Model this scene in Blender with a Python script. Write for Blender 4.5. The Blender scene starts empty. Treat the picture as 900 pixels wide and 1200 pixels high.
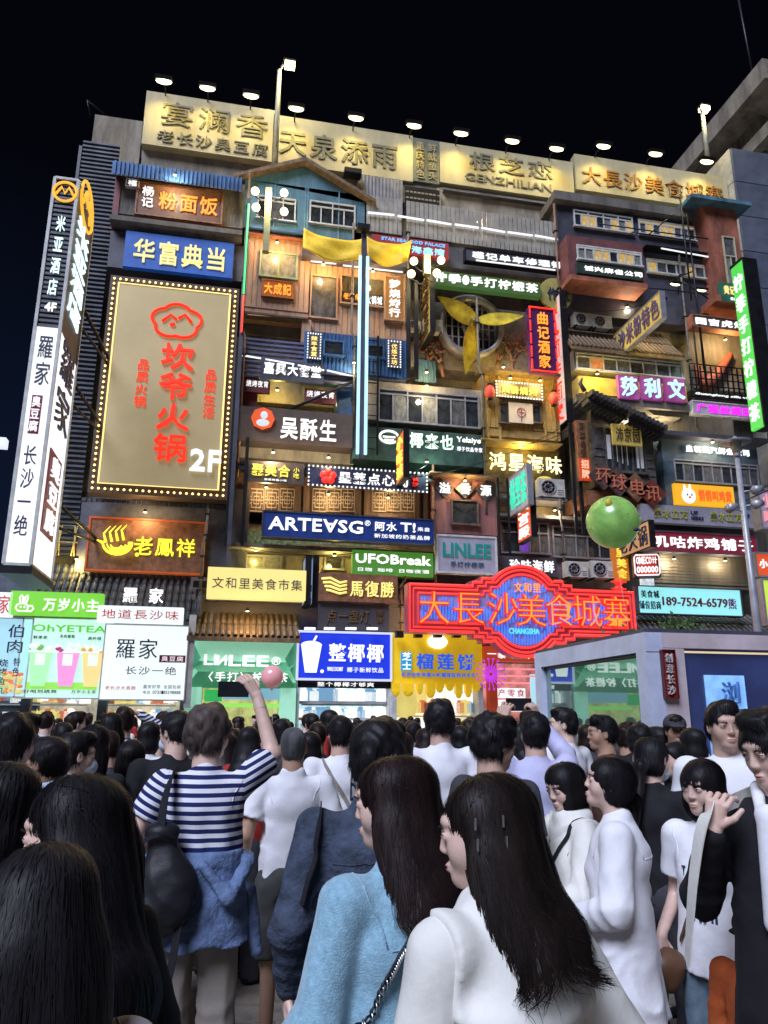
import bpy, math, random
import numpy as np
from mathutils import Vector, Matrix
random.seed(7)
S = bpy.context.scene
# ---------------------------------------------------------------- camera
CAMZ = 1.72
cd = bpy.data.cameras.new('camera'); cam = bpy.data.objects.new('camera', cd)
S.collection.objects.link(cam); S.camera = cam
cd.sensor_fit = 'VERTICAL'; cd.sensor_height = 36; cd.lens = 27; cd.clip_end = 2000; cd.clip_start = 0.05
CM = (Matrix.Rotation(math.radians(-11.5), 4, 'Z') @ Matrix.Rotation(math.radians(90 + 14.9), 4, 'X') @ Matrix.Rotation(math.radians(0.3), 4, 'Z'))
cam.matrix_world = Matrix.Translation((0, 0, CAMZ)) @ CM
R3 = CM.to_3x3()
# ---------------------------------------------------------------- world, one soft lamp for the night street glow, exposure
w = bpy.data.worlds.new('World'); S.world = w; w.use_nodes = True
nt = w.node_tree; bg = nt.nodes['Background']
tc = nt.nodes.new('ShaderNodeTexCoord'); sx = nt.nodes.new('ShaderNodeSeparateXYZ'); rp = nt.nodes.new('ShaderNodeValToRGB')
nt.links.new(tc.outputs['Generated'], sx.inputs[0]); nt.links.new(sx.outputs['Z'], rp.inputs[0])
rp.color_ramp.elements[0].color = (0.006, 0.012, 0.034, 1); rp.color_ramp.elements[1].color = (0.0012, 0.0014, 0.003, 1)
rp.color_ramp.elements[1].position = 0.6
nt.links.new(rp.outputs[0], bg.inputs[0]); bg.inputs[1].default_value = 1.0
sd = bpy.data.lights.new('sun', 'SUN'); sun = bpy.data.objects.new('sun', sd); S.collection.objects.link(sun)
sd.energy = 4.5; sd.angle = math.radians(28); sd.color = (0.74, 0.80, 1.0)
sun.rotation_euler = (math.radians(43), 0, math.radians(-38))
S.view_settings.view_transform = 'Standard'; S.view_settings.look = 'None'; S.view_settings.exposure = 0.0
S.cycles.max_bounces = 5; S.cycles.sample_clamp_indirect = 3.0; S.cycles.sample_clamp_direct = 20

# ---------------------------------------------------------------- helpers
def ray(px, py): return R3 @ Vector(((px - 450) / 900, (600 - py) / 900, -1))
def at(px, py, Y):
    d = ray(px, py); t = Y / d.y
    return Vector((d.x * t, Y, CAMZ + d.z * t))
def rect(x0, y0, x1, y1, Y):
    a = at(x0, y0, Y); b = at(x1, y1, Y)
    return a.x, b.x, b.z, a.z          # X0 X1 Z0 Z1
def link(o, parent=None):
    S.collection.objects.link(o)
    if parent: o.parent = parent
    return o
_mats = {}
def mat(name, col, rough=.6, metal=0, emit=0, ecol=None, var=.18, scale=3, bump=0, bscale=30, spec=.5, streak=0, dirt=None, coat=0, alpha=1):
    if name in _mats: return _mats[name]
    m = bpy.data.materials.new(name); m.use_nodes = True; n = m.node_tree; b = n.nodes['Principled BSDF']
    tcn = n.nodes.new('ShaderNodeTexCoord'); no = n.nodes.new('ShaderNodeTexNoise')
    no.inputs['Scale'].default_value = scale; no.inputs['Detail'].default_value = 5; no.inputs['Roughness'].default_value = .65
    src = tcn.outputs['Object']
    if streak:
        mp = n.nodes.new('ShaderNodeMapping'); mp.inputs['Scale'].default_value = (1, 1, streak)
        n.links.new(src, mp.inputs[0]); src = mp.outputs[0]
    n.links.new(src, no.inputs['Vector'])
    r = n.nodes.new('ShaderNodeValToRGB')
    c = col; d = dirt or tuple(x * (1 - var * 1.6) for x in c); hi = tuple(min(1, x * (1 + var)) for x in c)
    r.color_ramp.elements[0].color = (*d, 1); r.color_ramp.elements[0].position = .3
    r.color_ramp.elements[1].color = (*hi, 1); r.color_ramp.elements[1].position = .7
    n.links.new(no.outputs['Fac'], r.inputs[0]); n.links.new(r.outputs[0], b.inputs['Base Color'])
    b.inputs['Roughness'].default_value = rough; b.inputs['Metallic'].default_value = metal
    b.inputs['Specular IOR Level'].default_value = spec
    b.inputs['Coat Weight'].default_value = coat
    if alpha < 1: b.inputs['Alpha'].default_value = alpha
    if emit:
        e = ecol or col
        r2 = n.nodes.new('ShaderNodeValToRGB'); n.links.new(no.outputs['Fac'], r2.inputs[0])
        r2.color_ramp.elements[0].color = (*[x * (1 - var) for x in e], 1); r2.color_ramp.elements[1].color = (*e, 1)
        r2.color_ramp.elements[0].position = .3; r2.color_ramp.elements[1].position = .65
        n.links.new(r2.outputs[0], b.inputs['Emission Color']); b.inputs['Emission Strength'].default_value = emit
    if bump:
        n2 = n.nodes.new('ShaderNodeTexNoise'); n2.inputs['Scale'].default_value = bscale; n2.inputs['Detail'].default_value = 4
        n.links.new(src, n2.inputs['Vector'])
        bp = n.nodes.new('ShaderNodeBump'); bp.inputs['Strength'].default_value = bump; bp.inputs['Distance'].default_value = .05
        n.links.new(n2.outputs['Fac'], bp.inputs['Height']); n.links.new(bp.outputs[0], b.inputs['Normal'])
    _mats[name] = m; return m
def emi(name, col, s): return mat('lit_' + name, tuple(x * .22 for x in col), emit=s, ecol=col, var=.06, scale=2)
conc = mat('concrete', (.28, .245, .19), .85, var=.4, scale=1.3, bump=.5, bscale=12, streak=.3)
dconc = mat('dark_concrete', (.145, .13, .115), .85, var=.45, scale=1.2, bump=.5, bscale=12, streak=.3)
navy = mat('dark_panel', (.06, .06, .085), .5, var=.35, scale=1.5, bump=.2)
blackm = mat('black_steel', (.02, .02, .024), .45, .6, var=.3)
slat = mat('slate_slat', (.075, .079, .098), .5, .3, var=.35, scale=2)
teal = mat('teal_paint', (.075, .18, .24), .6, var=.35, scale=2, bump=.3, streak=.3)
woodc = mat('tan_cladding', (.42, .25, .16), .55, var=.3, scale=6, streak=.08, bump=.2)
bluec = mat('blue_corrugated', (.05, .13, .30), .5, .3, var=.35, scale=2)
rust = mat('rust_plaster', (.30, .095, .055), .8, var=.4, scale=2, bump=.4, streak=.4)
dwood = mat('dark_timber', (.10, .065, .05), .6, var=.4, scale=5, streak=.15, bump=.3)
wood = mat('brown_wood', (.24, .10, .05), .5, var=.4, scale=5, bump=.3)
ywood = mat('yellow_wood', (.40, .26, .08), .6, var=.35, scale=4, bump=.2)
ypaint = mat('yellow_paint', (.58, .42, .08), .6, var=.3, scale=2)
wframe = mat('white_frame', (.55, .56, .55), .5, var=.2, scale=4)
gframe = mat('grey_frame', (.30, .30, .33), .4, .3, var=.2)
glass = [mat('pane_dark', (.03, .035, .04), .08, var=.5, scale=2, spec=.8), mat('pane_grey', (.11, .11, .115), .12, var=.5, scale=3, spec=.8),
         mat('pane_warm', (.25, .17, .06), .2, emit=.55, ecol=(1, .68, .25), var=.5, scale=3), mat('pane_pale', (.22, .22, .2), .2, var=.4, scale=4),
         mat('pane_purple', (.12, .05, .3), .2, emit=.45, ecol=(.32, .10, .9), var=.4), mat('pane_orange', (.3, .12, .04), .2, emit=.5, ecol=(1, .35, .1), var=.4)]
tile_m = mat('roof_tile', (.045, .048, .058), .6, var=.45, scale=6)
btile_m = mat('brown_tile', (.17, .11, .06), .6, var=.4, scale=6)
acm = mat('ac_white', (.5, .49, .44), .5, var=.2, scale=3)
WH = emi('white', (1, 1, 1), 1.3); WHs = emi('white_soft', (.95, .97, 1), 1.05)
YE = emi('yellow', (1, .85, .12), 1.15); RE = emi('red', (1, .025, .015), 1.4); OR = emi('orange', (1, .30, .03), 1.6)
GOLD = emi('gold', (1, .72, .25), 1.2)

class MB:
    def __init__(s): s.v = []; s.f = []; s.sm = []; s.mi = []
    def add(s, vs, fs, sm=False, mi=0):
        o = len(s.v); s.v += [tuple(v) for v in vs]; s.f += [[i + o for i in f] for f in fs]; s.sm += [sm] * len(fs); s.mi += [mi] * len(fs); return s
    def box(s, x0, x1, y0, y1, z0, z1, mi=0):
        return s.add([(x, y, z) for x in (x0, x1) for y in (y0, y1) for z in (z0, z1)],
                     [[0, 1, 3, 2], [4, 6, 7, 5], [0, 4, 5, 1], [2, 3, 7, 6], [0, 2, 6, 4], [1, 5, 7, 3]], False, mi)
    def prism(s, pts, y0, y1, mi=0):      # polygon in xz
        n = len(pts); v = [(p[0], y0, p[1]) for p in pts] + [(p[0], y1, p[1]) for p in pts]
        return s.add(v, [list(range(n)), list(range(2 * n - 1, n - 1, -1))] + [[i, i + n, (i + 1) % n + n, (i + 1) % n] for i in range(n)], False, mi)
    def tube(s, pts, r, n=6, mi=0, closed=False):
        pts = [Vector(p) for p in pts]; rs = r if isinstance(r, (list, tuple)) else [r] * len(pts); vs = []; fs = []
        up = None; m = len(pts)
        for i, p in enumerate(pts):
            a = pts[i - 1] if (i > 0 or closed) else p; b = pts[(i + 1) % m] if (i < m - 1 or closed) else p
            d = (b - a).normalized()
            if up is None or abs(up.dot(d)) > .99: up = d.orthogonal().normalized()
            up = (up - d * up.dot(d)).normalized(); q = d.cross(up)
            vs += [p + (up * math.cos(2 * math.pi * k / n) + q * math.sin(2 * math.pi * k / n)) * rs[i] for k in range(n)]
        for i in range(m if closed else m - 1):
            j = (i + 1) % m
            for k in range(n): fs.append([i * n + k, i * n + (k + 1) % n, j * n + (k + 1) % n, j * n + k])
        if not closed: fs += [list(range(n))[::-1], [(m - 1) * n + k for k in range(n)]]
        return s.add(vs, fs, True, mi)
    def ell(s, c, r, nu=12, nv=8, mi=0):
        vs = []; fs = []
        for j in range(nv + 1):
            t = math.pi * j / nv
            for i in range(nu):
                a = 2 * math.pi * i / nu; vs.append((c[0] + r[0] * math.sin(t) * math.cos(a), c[1] + r[1] * math.sin(t) * math.sin(a), c[2] + r[2] * math.cos(t)))
        for j in range(nv):
            for i in range(nu): fs.append([j * nu + i, (j + 1) * nu + i, (j + 1) * nu + (i + 1) % nu, j * nu + (i + 1) % nu])
        return s.add(vs, fs, True, mi)
    def disc(s, c, r, n=16, depth=.02, mi=0):   # facing -y
        return s.prism([(c[0] + r * math.cos(2 * math.pi * k / n), c[2] + r * math.sin(2 * math.pi * k / n)) for k in range(n)], c[1] - depth, c[1], mi)
    def ring(s, c, r, tr, n=28, mi=0): return s.tube([(c[0] + r * math.cos(2 * math.pi * k / n), c[1], c[2] + r * math.sin(2 * math.pi * k / n)) for k in range(n)], tr, 6, mi, True)
    def mesh(s, name, ms):
        me = bpy.data.meshes.new(name); me.from_pydata(s.v, [], s.f)
        for m in (ms if isinstance(ms, (list, tuple)) else [ms]): me.materials.append(m)
        me.polygons.foreach_set('use_smooth', s.sm); me.polygons.foreach_set('material_index', s.mi); me.update(); return me
    def build(s, name, ms, parent=None, loc=None, kind=None):
        o = link(bpy.data.objects.new(name, s.mesh(name, ms)), parent)
        if loc is not None: o.location = loc
        if kind: o['kind'] = kind
        return o
def inst(name, me, parent, loc, scale=(1, 1, 1), rot=(0, 0, 0)):
    o = link(bpy.data.objects.new(name, me), parent); o.location = loc; o.scale = scale; o.rotation_euler = rot; return o
def thing(name, label, cat, loc=(0, 0, 0), rz=0, group=None):
    o = link(bpy.data.objects.new(name, None)); o.empty_display_size = .2; o.location = loc; o.rotation_euler = (0, 0, rz)
    o['label'] = label; o['category'] = cat
    if group: o['group'] = group
    return o
def tag(o, label, cat, group=None):
    o['label'] = label; o['category'] = cat
    if group: o['group'] = group
    return o
# ---- lettering
_gl = {}
def glyph(txt, m, bold, depth=True):
    if bold > 0: bold = (0 if bold <= .035 else bold * .24) if ord(txt[0]) > 0x2e00 else bold * .45
    if txt in '··®!': bold = 0
    k = (txt, m.name, bold)
    if k in _gl: return _gl[k]
    cu = bpy.data.curves.new('lettering', 'FONT'); cu.body = txt; cu.extrude = .5; cu.offset = bold; cu.resolution_u = 2
    if len(txt) > 1 : cu.space_character = 1.02
    o = bpy.data.objects.new('lettering', cu); S.collection.objects.link(o); me = bpy.data.meshes.new_from_object(o)
    bpy.data.objects.remove(o); bpy.data.curves.remove(cu)
    me.name = 'lettering'; me.materials.clear(); me.materials.append(m)
    co = np.empty(len(me.vertices) * 3); me.vertices.foreach_get('co', co); co = co.reshape(-1, 3)
    cjk = len(txt) == 1 and ord(txt) > 0x2e00
    if cjk: co -= (.5, .38, 0); ext = (1, 1)
    else:
        lo = co.min(0); hi = co.max(0); co -= ((lo[0] + hi[0]) / 2, (lo[1] + hi[1]) / 2, 0); ext = (hi[0] - lo[0], hi[1] - lo[1])
    me.vertices.foreach_set('co', co.ravel()); me.update()
    _gl[k] = (me, ext); return _gl[k]
def text(parent, s, r, m, y=0., depth=.04, bold=.02, vert=False, fill=.92, mirror=False, ry=0):
    """r = x0,x1,z0,z1 in the parent's frame; y = front plane of the board. CJK: one object per character."""
    x0, x1, z0, z1 = r
    cells = []
    if any(ord(c) > 0x2e00 for c in s):
        items = [c for c in s]; wts = [1 if ord(c) > 0x2e00 else .55 for c in items]
        tot = sum(wts); a = 0
        for c, wt in zip(items, wts):
            b = a + wt / tot
            if c != ' ':
                cells.append((c, x0, x1, z1 - (z1 - z0) * b, z1 - (z1 - z0) * a) if vert else (c, x0 + (x1 - x0) * a, x0 + (x1 - x0) * b, z0, z1))
            a = b
    else: cells = [(s, x0, x1, z0, z1)]
    for c, a, b, lo, hi in cells:
        me, e = glyph(c, m, bold); single = len(cells) > 1
        f = fill if single else 1
        sxx = (b - a) / e[0] * f; sz = (hi - lo) / e[1] * f
        if e != (1, 1) and single: sxx = min(sxx, sz * 1.2)
        inst('character' if single else 'lettering', me, parent, ((a + b) / 2, y - depth / 2 - .004, (lo + hi) / 2), (sxx, sz, depth), (math.pi / 2, ry, 0))
def board(label, r, Yf, th, mface, mframe=None, texts=(), rz=0, name='shop_sign', cat='sign', fr=.05, group=None, border=None, kind2='panel'):
    """Sign: r = pixel rect (x0,y0,x1,y1) on the plane Y=Yf. Texts: (string, relative rect u0,v0,u1,v1 from the top left, material, dict)."""
    X0, X1, Z0, Z1 = rect(*r, Yf) if len(r) == 4 else r[:4]
    cx = (X0 + X1) / 2; W = X1 - X0; H = Z1 - Z0
    t = thing(name, label, cat, (cx, Yf + th, Z0), rz, group)
    MB().box(-W / 2, W / 2, -th, 0, 0, H).build(kind2, mface, t)
    if mframe:
        f = MB(); a = fr
        f.box(-W / 2 - a, W / 2 + a, -th - .04, .003, H, H + a).box(-W / 2 - a, W / 2 + a, -th - .04, .003, -a, 0)
        f.box(-W / 2 - a, -W / 2, -th - .04, .003, 0, H).box(W / 2, W / 2 + a, -th - .04, .003, 0, H)
        f.build('frame', mframe, t)
    for tx in texts:
        s, (u0, v0, u1, v1), m = tx[:3]; kw = tx[3] if len(tx) > 3 else {}
        text(t, s, (-W / 2 + u0 * W, -W / 2 + u1 * W, H * (1 - v1), H * (1 - v0)), m, y=-th, **kw)
    if border: bulbs(t, -W / 2, W / 2, 0, H, -th - .045, border[0], border[1], border[2])
    t['wh'] = (W, H)
    return t
_bulb = {}
def bulbs(t, x0, x1, z0, z1, y, pitch, rad, m):
    k = (m.name, rad)
    if k not in _bulb: _bulb[k] = MB().ell((0, 0, 0), (rad, rad, rad), 6, 4).mesh('bulb', m)
    nx = max(2, round((x1 - x0) / pitch)); nz = max(2, round((z1 - z0) / pitch))
    P = [(x0 + (x1 - x0) * i / nx, z) for i in range(nx + 1) for z in (z0, z1)] + [(x, z0 + (z1 - z0) * i / nz) for i in range(1, nz) for x in (x0, x1)]
    big = rad > .03
    if big:
        for p in P: inst('bulb', _bulb[k], t, (p[0], y, p[1]))
    else:
        b = MB()
        for p in P: b.box(p[0] - rad, p[0] + rad, y - rad, y + rad, p[1] - rad, p[1] + rad)
        b.build('bulb_string', m, t)
_pane = {}
def window(par, r, Y, cols, fm, kinds=(0, 1, 3), top=0, th=.06, ft=.05, org=None, rows=1, name='window', curtain=None, loc=True):
    """window frame as a part of par, each pane a sub-part. r in world coords; par at origin unless org given"""
    X0, X1, Z0, Z1 = r; o = org or Vector((0, 0, 0)); X0 -= o.x; X1 -= o.x; Z0 -= o.z; Z1 -= o.z; Y = Y - o.y
    m = MB(); f = ft
    m.box(X0, X1, Y - th, Y, Z1 - f, Z1).box(X0 - .03, X1 + .03, Y - th - .05, Y, Z0 - f * .6, Z0 + f * .6)
    m.box(X0, X0 + f, Y - th, Y, Z0 + f * .6, Z1 - f).box(X1 - f, X1, Y - th, Y, Z0 + f * .6, Z1 - f)
    zt = Z1 - f
    if top: zt = Z1 - (Z1 - Z0) * top; m.box(X0 + f, X1 - f, Y - th, Y, zt - f / 2, zt + f / 2)
    for i in range(1, cols):
        x = X0 + (X1 - X0) * i / cols
        m.box(x - f * .42, x + f * .42, Y - th + .004, Y, Z0 + f * .6, zt - (f / 2 if top else 0))
        if i % 2 == 0 and top: m.box(x - f * .42, x + f * .42, Y - th + .004, Y, zt + f / 2, Z1 - f)
    wdw = m.build(name, fm, par)
    for i in range(cols):
        a = X0 + (X1 - X0) * i / cols; b = X0 + (X1 - X0) * (i + 1) / cols
        for j in range(rows):
            c = Z0 + (zt - Z0) * j / rows; d = Z0 + (zt - Z0) * (j + 1) / rows
            k = random.choice(kinds); g = glass[k]
            yy = Y - .012 - (i % 2) * .012
            inst('pane', pane_mesh(g), wdw, ((a + b) / 2, yy, (c + d) / 2), (b - a, 1, d - c))
    if top: inst('pane', pane_mesh(glass[random.choice(kinds[:2])]), wdw, ((X0 + X1) / 2, Y - .012, (zt + Z1) / 2), (X1 - X0, 1, Z1 - zt))
    return wdw
def pane_mesh(g):
    if g.name not in _pane: _pane[g.name] = MB().box(-.5, .5, -.004, .004, -.5, .5).mesh('pane', g)
    return _pane[g.name]
def corr(x0, x1, z0, z1, y, pitch, amp, horiz=False):
    m = MB(); L = (z1 - z0) if horiz else (x1 - x0); n = max(2, int(L / pitch)); vs = []; prof = []
    for i in range(n):
        s = i * L / n; p = L / n; prof += [(s, 0), (s + p * .4, 0), (s + p * .5, -amp), (s + p * .9, -amp)]
    prof.append((L, 0))
    for s, a in prof:
        vs += [(x0, y + a, z0 + s), (x1, y + a, z0 + s)] if horiz else [(x0 + s, y + a, z0), (x0 + s, y + a, z1)]
    m.add(vs, [[2 * i, 2 * i + 1, 2 * i + 3, 2 * i + 2] for i in range(len(prof) - 1)]); return m
def planks(par, r, Y, n, m, horiz=False, name='plank', gap=.015, th=.03):
    X0, X1, Z0, Z1 = r
    w = ((Z1 - Z0) if horiz else (X1 - X0)) / n
    l = (X1 - X0) if horiz else (Z1 - Z0)
    me = (MB().box(0, l, -th, 0, gap / 2, w - gap / 2) if horiz else MB().box(gap / 2, w - gap / 2, -th, 0, 0, l)).mesh(name, m)
    for i in range(n):
        inst(name, me, par, (X0, Y - random.uniform(0, .012), Z0 + i * w) if horiz else (X0 + i * w, Y - random.uniform(0, .012), Z0))
def tiles(par, x0, x1, yf, zf, yb, zb, cols, rows, m, as_obj=True):
    """curved roof tiles on a slope from the front eave up to the back"""
    w = (x1 - x0) / cols; dy = (yb - yf) / rows; dz = (zb - zf) / rows; L = math.hypot(dy, dz) * 1.15; ang = math.atan2(dz, dy)
    t = MB(); n = 6; vs = []; r = w * .36
    for q, yy in ((0, 0), (1, L)):
        for rr in (r, r * .8):
            vs += [(rr * math.cos(math.pi * k / n), yy, rr * math.sin(math.pi * k / n)) for k in range(n + 1)]
    m1 = n + 1; fs = []
    for k in range(n):
        fs += [[k, k + 1, 2 * m1 + k + 1, 2 * m1 + k], [k, m1 + k, m1 + k + 1, k + 1]]
    t.add(vs, fs, True); me = t.mesh('roof_tile', m)
    for i in range(cols):
        for j in range(rows):
            inst('roof_tile', me, par, (x0 + (i + .5) * w, yf + j * dy, zf + j * dz + .03 + random.uniform(0, .01)), rot=(ang - .04, 0, random.uniform(-.02, .02)))
    MB().add([(x0, yf, zf), (x1, yf, zf), (x1, yb, zb), (x0, yb, zb), (x0, yf, zf - .12), (x1, yf, zf - .12), (x1, yb, zb - .12), (x0, yb, zb - .12)],
             [[0, 1, 2, 3], [4, 7, 6, 5], [0, 4, 5, 1], [0, 3, 7, 4], [1, 5, 6, 2]]).build('roof_deck', m, par)
def led(par, p0, p1, m=None, r=.03, name='light_strip'): return MB().tube([p0, p1], r, 6).build(name, m or WHs, par)
def steel_ladder(label, px0, px1, py0, py1, Y, n=9, mat_=None):
    X0, X1, Z0, Z1 = rect(px0, py0, px1, py1, Y); t = thing('ladder', label, 'ladder', (0, 0, 0)); X1 = max(X1, X0 + .3)
    MB().box(X0 - .03, X0 + .03, Y - .03, Y + .03, Z0, Z1).build('rail', mat_ or blackm, t); MB().box(X1 - .03, X1 + .03, Y - .03, Y + .03, Z0, Z1).build('rail', mat_ or blackm, t)
    me = MB().tube([(X0 + .03, 0, 0), (X1 - .03, 0, 0)], .018, 5).mesh('rung', mat_ or blackm)
    for i in range(n): inst('rung', me, t, (0, Y, Z0 + (Z1 - Z0) * (i + .5) / n))
    return t
# ================================================================ SETTING
def structure(name, o): o['kind'] = 'structure'; return o
grd = MB().add([(-300, -100, 0), (400, -100, 0), (400, 600, 0), (-300, 600, 0)], [[0, 1, 2, 3]]).build('ground', mat('paving', (.20, .17, .14), .6, var=.3, scale=1.5, bump=.3))
grd['kind'] = 'structure'
pvm = [mat('paver_%d' % i, c, .55, var=.3, scale=5, bump=.25, bscale=60) for i, c in enumerate(((.26, .22, .18), (.22, .19, .16), (.30, .26, .21)))]
pme = [MB().box(-.295, .295, -.145, .145, 0, .018).mesh('paving_stone', m) for m in pvm]
plaza = link(bpy.data.objects.new('paved_square', None)); plaza['kind'] = 'structure'
for j in range(24):
    for i in range(12):
        inst('paving_stone', random.choice(pme), plaza, (-2.6 + i * .6 + (j % 2) * .3, 2.2 + j * .3, random.uniform(0, .003)))

# ---- far right: big dark building with deep eaves
FX = at(893, 68, 25).x
t = thing('office_building', 'grey stone office building with stepped eaves rising behind the top right corner', 'building')
p = at(893, 68, 25); zt = p.z
MB().box(p.x + 1.2, p.x + 30, 27, 52, 0, zt - 1.2).build('wall', dconc, t)
MB().box(p.x, p.x + 31, 25, 53, zt - 1.1, zt).build('eave', conc, t)
MB().box(p.x + .7, p.x + 31, 26, 52.5, zt - 3.2, zt - 2.5).build('eave', conc, t)
MB().box(p.x + .9, p.x + 31, 26.6, 52.5, zt - 6.2, zt - 5.8).build('ledge', conc, t)
for i in range(5):
    y = 29 + i * 4.5
    window(t, (p.x + 1.5 + i * 3, p.x + 3.8 + i * 3, zt - 9, zt - 6.6), 26.95, 2, gframe, (0, 1))
    wv = MB().box(p.x + 1.16, p.x + 1.22, y, y + 2.2, zt - 5.4, zt - 3.4).build('window', navy, t)
MB().tube([(p.x + 1.2, 27, zt), (p.x + .9, 27, zt + 7)], .07).build('antenna', blackm, t)
# panel-clad neighbour
t = thing('panel_clad_building', 'blue-grey panel clad neighbour building along the right edge', 'building')
a0 = at(787 + 58, 180, 23.4); pt = at(857, 172, 23.2)
X0 = pt.x; ZT = pt.z
MB().box(X0, X0 + 14, 23.3, 34, 0, ZT).build('wall', navy, t)
pm = [mat('facade_panel_%d' % i, c, .35, .2, var=.2, scale=1.2) for i, c in enumerate(((.13, .145, .20), (.115, .13, .18)))]
pan = [MB().box(.02, 1.98, -.06, 0, .02, 1.58).mesh('panel', m) for m in pm]
pal = MB().box(-.05, 0, .02, 1.48, .02, 1.58).mesh('panel', mat('facade_panel_lit_side', (.42, .40, .36), .4, var=.2))  # paler, warmer colour holds the light falling on this side face
nz = int(ZT / 1.6)
for j in range(nz):
    for i in range(3): inst('panel', random.choice(pan), t, (X0 + i * 2, 23.3, ZT - (j + 1) * 1.6))
    if j < 12:
        for i in range(3): inst('panel', pal, t, (X0, 23.3 + i * 1.5, ZT - (j + 1) * 1.6))

# ---- main market building body
W0 = at(104, 132, 24).x; WX = at(893, 300, 24).x
mb = thing('market_building', 'tall night market building whose dark concrete facade carries stacked shacks and signs', 'building')
zT = at(300, 190, 24).z
rf = rect(104, 130, 170, 170, 24.6)
MB().box(W0, X0 - .05, 24, 36, 0, zT - 1.2).build('wall', dconc, mb)
MB().box(at(107, 150, 24).x, at(165, 150, 24).x, 24.3, 30, zT - 1.2, at(105, 133, 24.3).z).build('roof_block', conc, mb)
MB().box(at(165, 200, 24).x, X0 - .1, 23.9, 24.2, zT - 3.5, at(165, 175, 24).z).build('parapet', conc, mb)
MB().tube([at(106, 135, 24.3), at(102, 118, 24.3), at(122, 133, 24.5)], .04).build('roof_rail', blackm, mb)
# louvre-clad left bay
a, b, c, d = rect(60, 168, 135, 660, 23.8)
lw = corr(W0, at(138, 200, 23.8).x, at(100, 655, 23.8).z, at(115, 168, 23.8).z, 23.8, .16, .07, True).build('louvre_cladding', slat, mb, kind='stuff')
MB().box(W0 - .1, W0, 23.7, 34, 2, d).build('corner_post', navy, mb)
a, b, c, d = rect(50, 560, 100, 660, 23.6)
for i in range(5):
    m = MB(); x = a + .3 + i * .42
    m.tube([(x, 23.1, c + .1), (x + .1, 23.1, c + 1.0), (x + .45, 23.1, c + 1.0), (x + .5, 23.1, c + .1)], .02, 5).tube([(x, 23.3, c + .55), (x + .5, 23.3, c + .55)], .02, 5)
    q = m.build('stacked_chair', mat('chair_yellow', (.55, .45, .18), .5)); tag(q, 'pale wire chair on the tiled roof by the hotel pillar sign, %s of five' % ('first', 'second', 'third', 'fourth', 'last')[i], 'chair', 'wire chairs on the left roof')

# ---- rooftop billboards
bbm = mat('billboard_cream', (.46, .41, .26), .65, var=.10, scale=1.2, streak=.3, dirt=(.34, .30, .18))
olv = mat('billboard_ink', (.19, .18, .12), .7, var=.25); brn = mat('billboard_brown', (.36, .17, .04), .7, var=.2)
def bill(label, r, m, texts):
    t = board(label, r, 23.6, .35, m, None, texts, name='billboard', cat='billboard')
    W, H = t['wh']; n = max(2, int(W / 1.2)); me = MB().box(-.03, .03, .003, .08, -.3, H).mesh('backing_post', blackm)
    for i in range(n + 1): inst('backing_post', me, t, (-W / 2 + W * i / n, 0, 0))
    return t
bill('cream rooftop billboard at the far left end with two rows of dark characters', (172, 106, 321, 190), bbm, [('宴澜香', (.1, .12, .96, .64), olv, dict(bold=.03)), ('老长沙臭豆腐', (.1, .68, .96, .95), olv)])
bill('wide cream rooftop billboard second from the left, four large dark characters', (321, 134, 484, 213), bbm, [('天泉添雨', (.03, .25, .9, .85), olv, dict(bold=.05))])
bill('narrow grey rooftop billboard panel between two cream ones', (484, 161, 515, 216), mat('billboard_grey', (.14, .15, .12), .7), [('重庆特色', (.08, .08, .46, .95), bbm, dict(vert=True)), ('鲜鱿鱼头', (.54, .08, .92, .95), bbm, dict(vert=True))])
bill('cream rooftop billboard third from the left with Latin letters under the name', (515, 166, 674, 236), bbm, [('根芝恋', (.2, .1, .85, .6), olv, dict(bold=.04)), ('GENZHILIAN', (.18, .68, .82, .86), olv)])
bill('cream rooftop billboard at the right end with orange-brown characters', (673, 180, 856, 248), bbm, [('大長沙美食城寨', (.03, .3, .97, .86), brn, dict(bold=.05))])
# ---- flood lamps
LAMP = mat('lit_floodlamp', (1, .9, .6), emit=5, ecol=(1, .88, .45), var=.02)
fm_ = MB().box(-.2, .2, -.12, .12, .05, .14).mesh('housing', blackm)
fl_ = MB().ell((0, 0, .03), (.19, .13, .06), 12, 6).mesh('lamp_face', LAMP)
fa_ = MB().tube([(0, .1, .1), (0, .55, .25), (0, .95, -.1)], .025, 5).mesh('arm', blackm)
def flood(px, py, Y, label, power=90, col=(1, .76, .20), tilt=.45, spot=True, arm=True, group=None, rz=0, s=1):
    p = at(px, py, Y); t = thing('floodlight', label, 'floodlight', p, rz, group)
    h = inst('housing', fm_, t, (0, 0, 0), (s, s, s), (tilt, 0, 0)); inst('lamp_face', fl_, t, (0, 0, 0), (s, s, s), (tilt, 0, 0))
    if arm: inst('arm', fa_, t, (0, 0, 0))
    if spot:
        l = bpy.data.lights.new('lamp_light', 'SPOT'); l.energy = power; l.color = col; l.spot_size = math.radians(135); l.spot_blend = 1; l.shadow_soft_size = .12
        o = link(bpy.data.objects.new('lamp_light', l), t); o.location = (0, -.02, -.08); o.rotation_euler = (math.radians(28), 0, 0)
    return t
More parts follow.
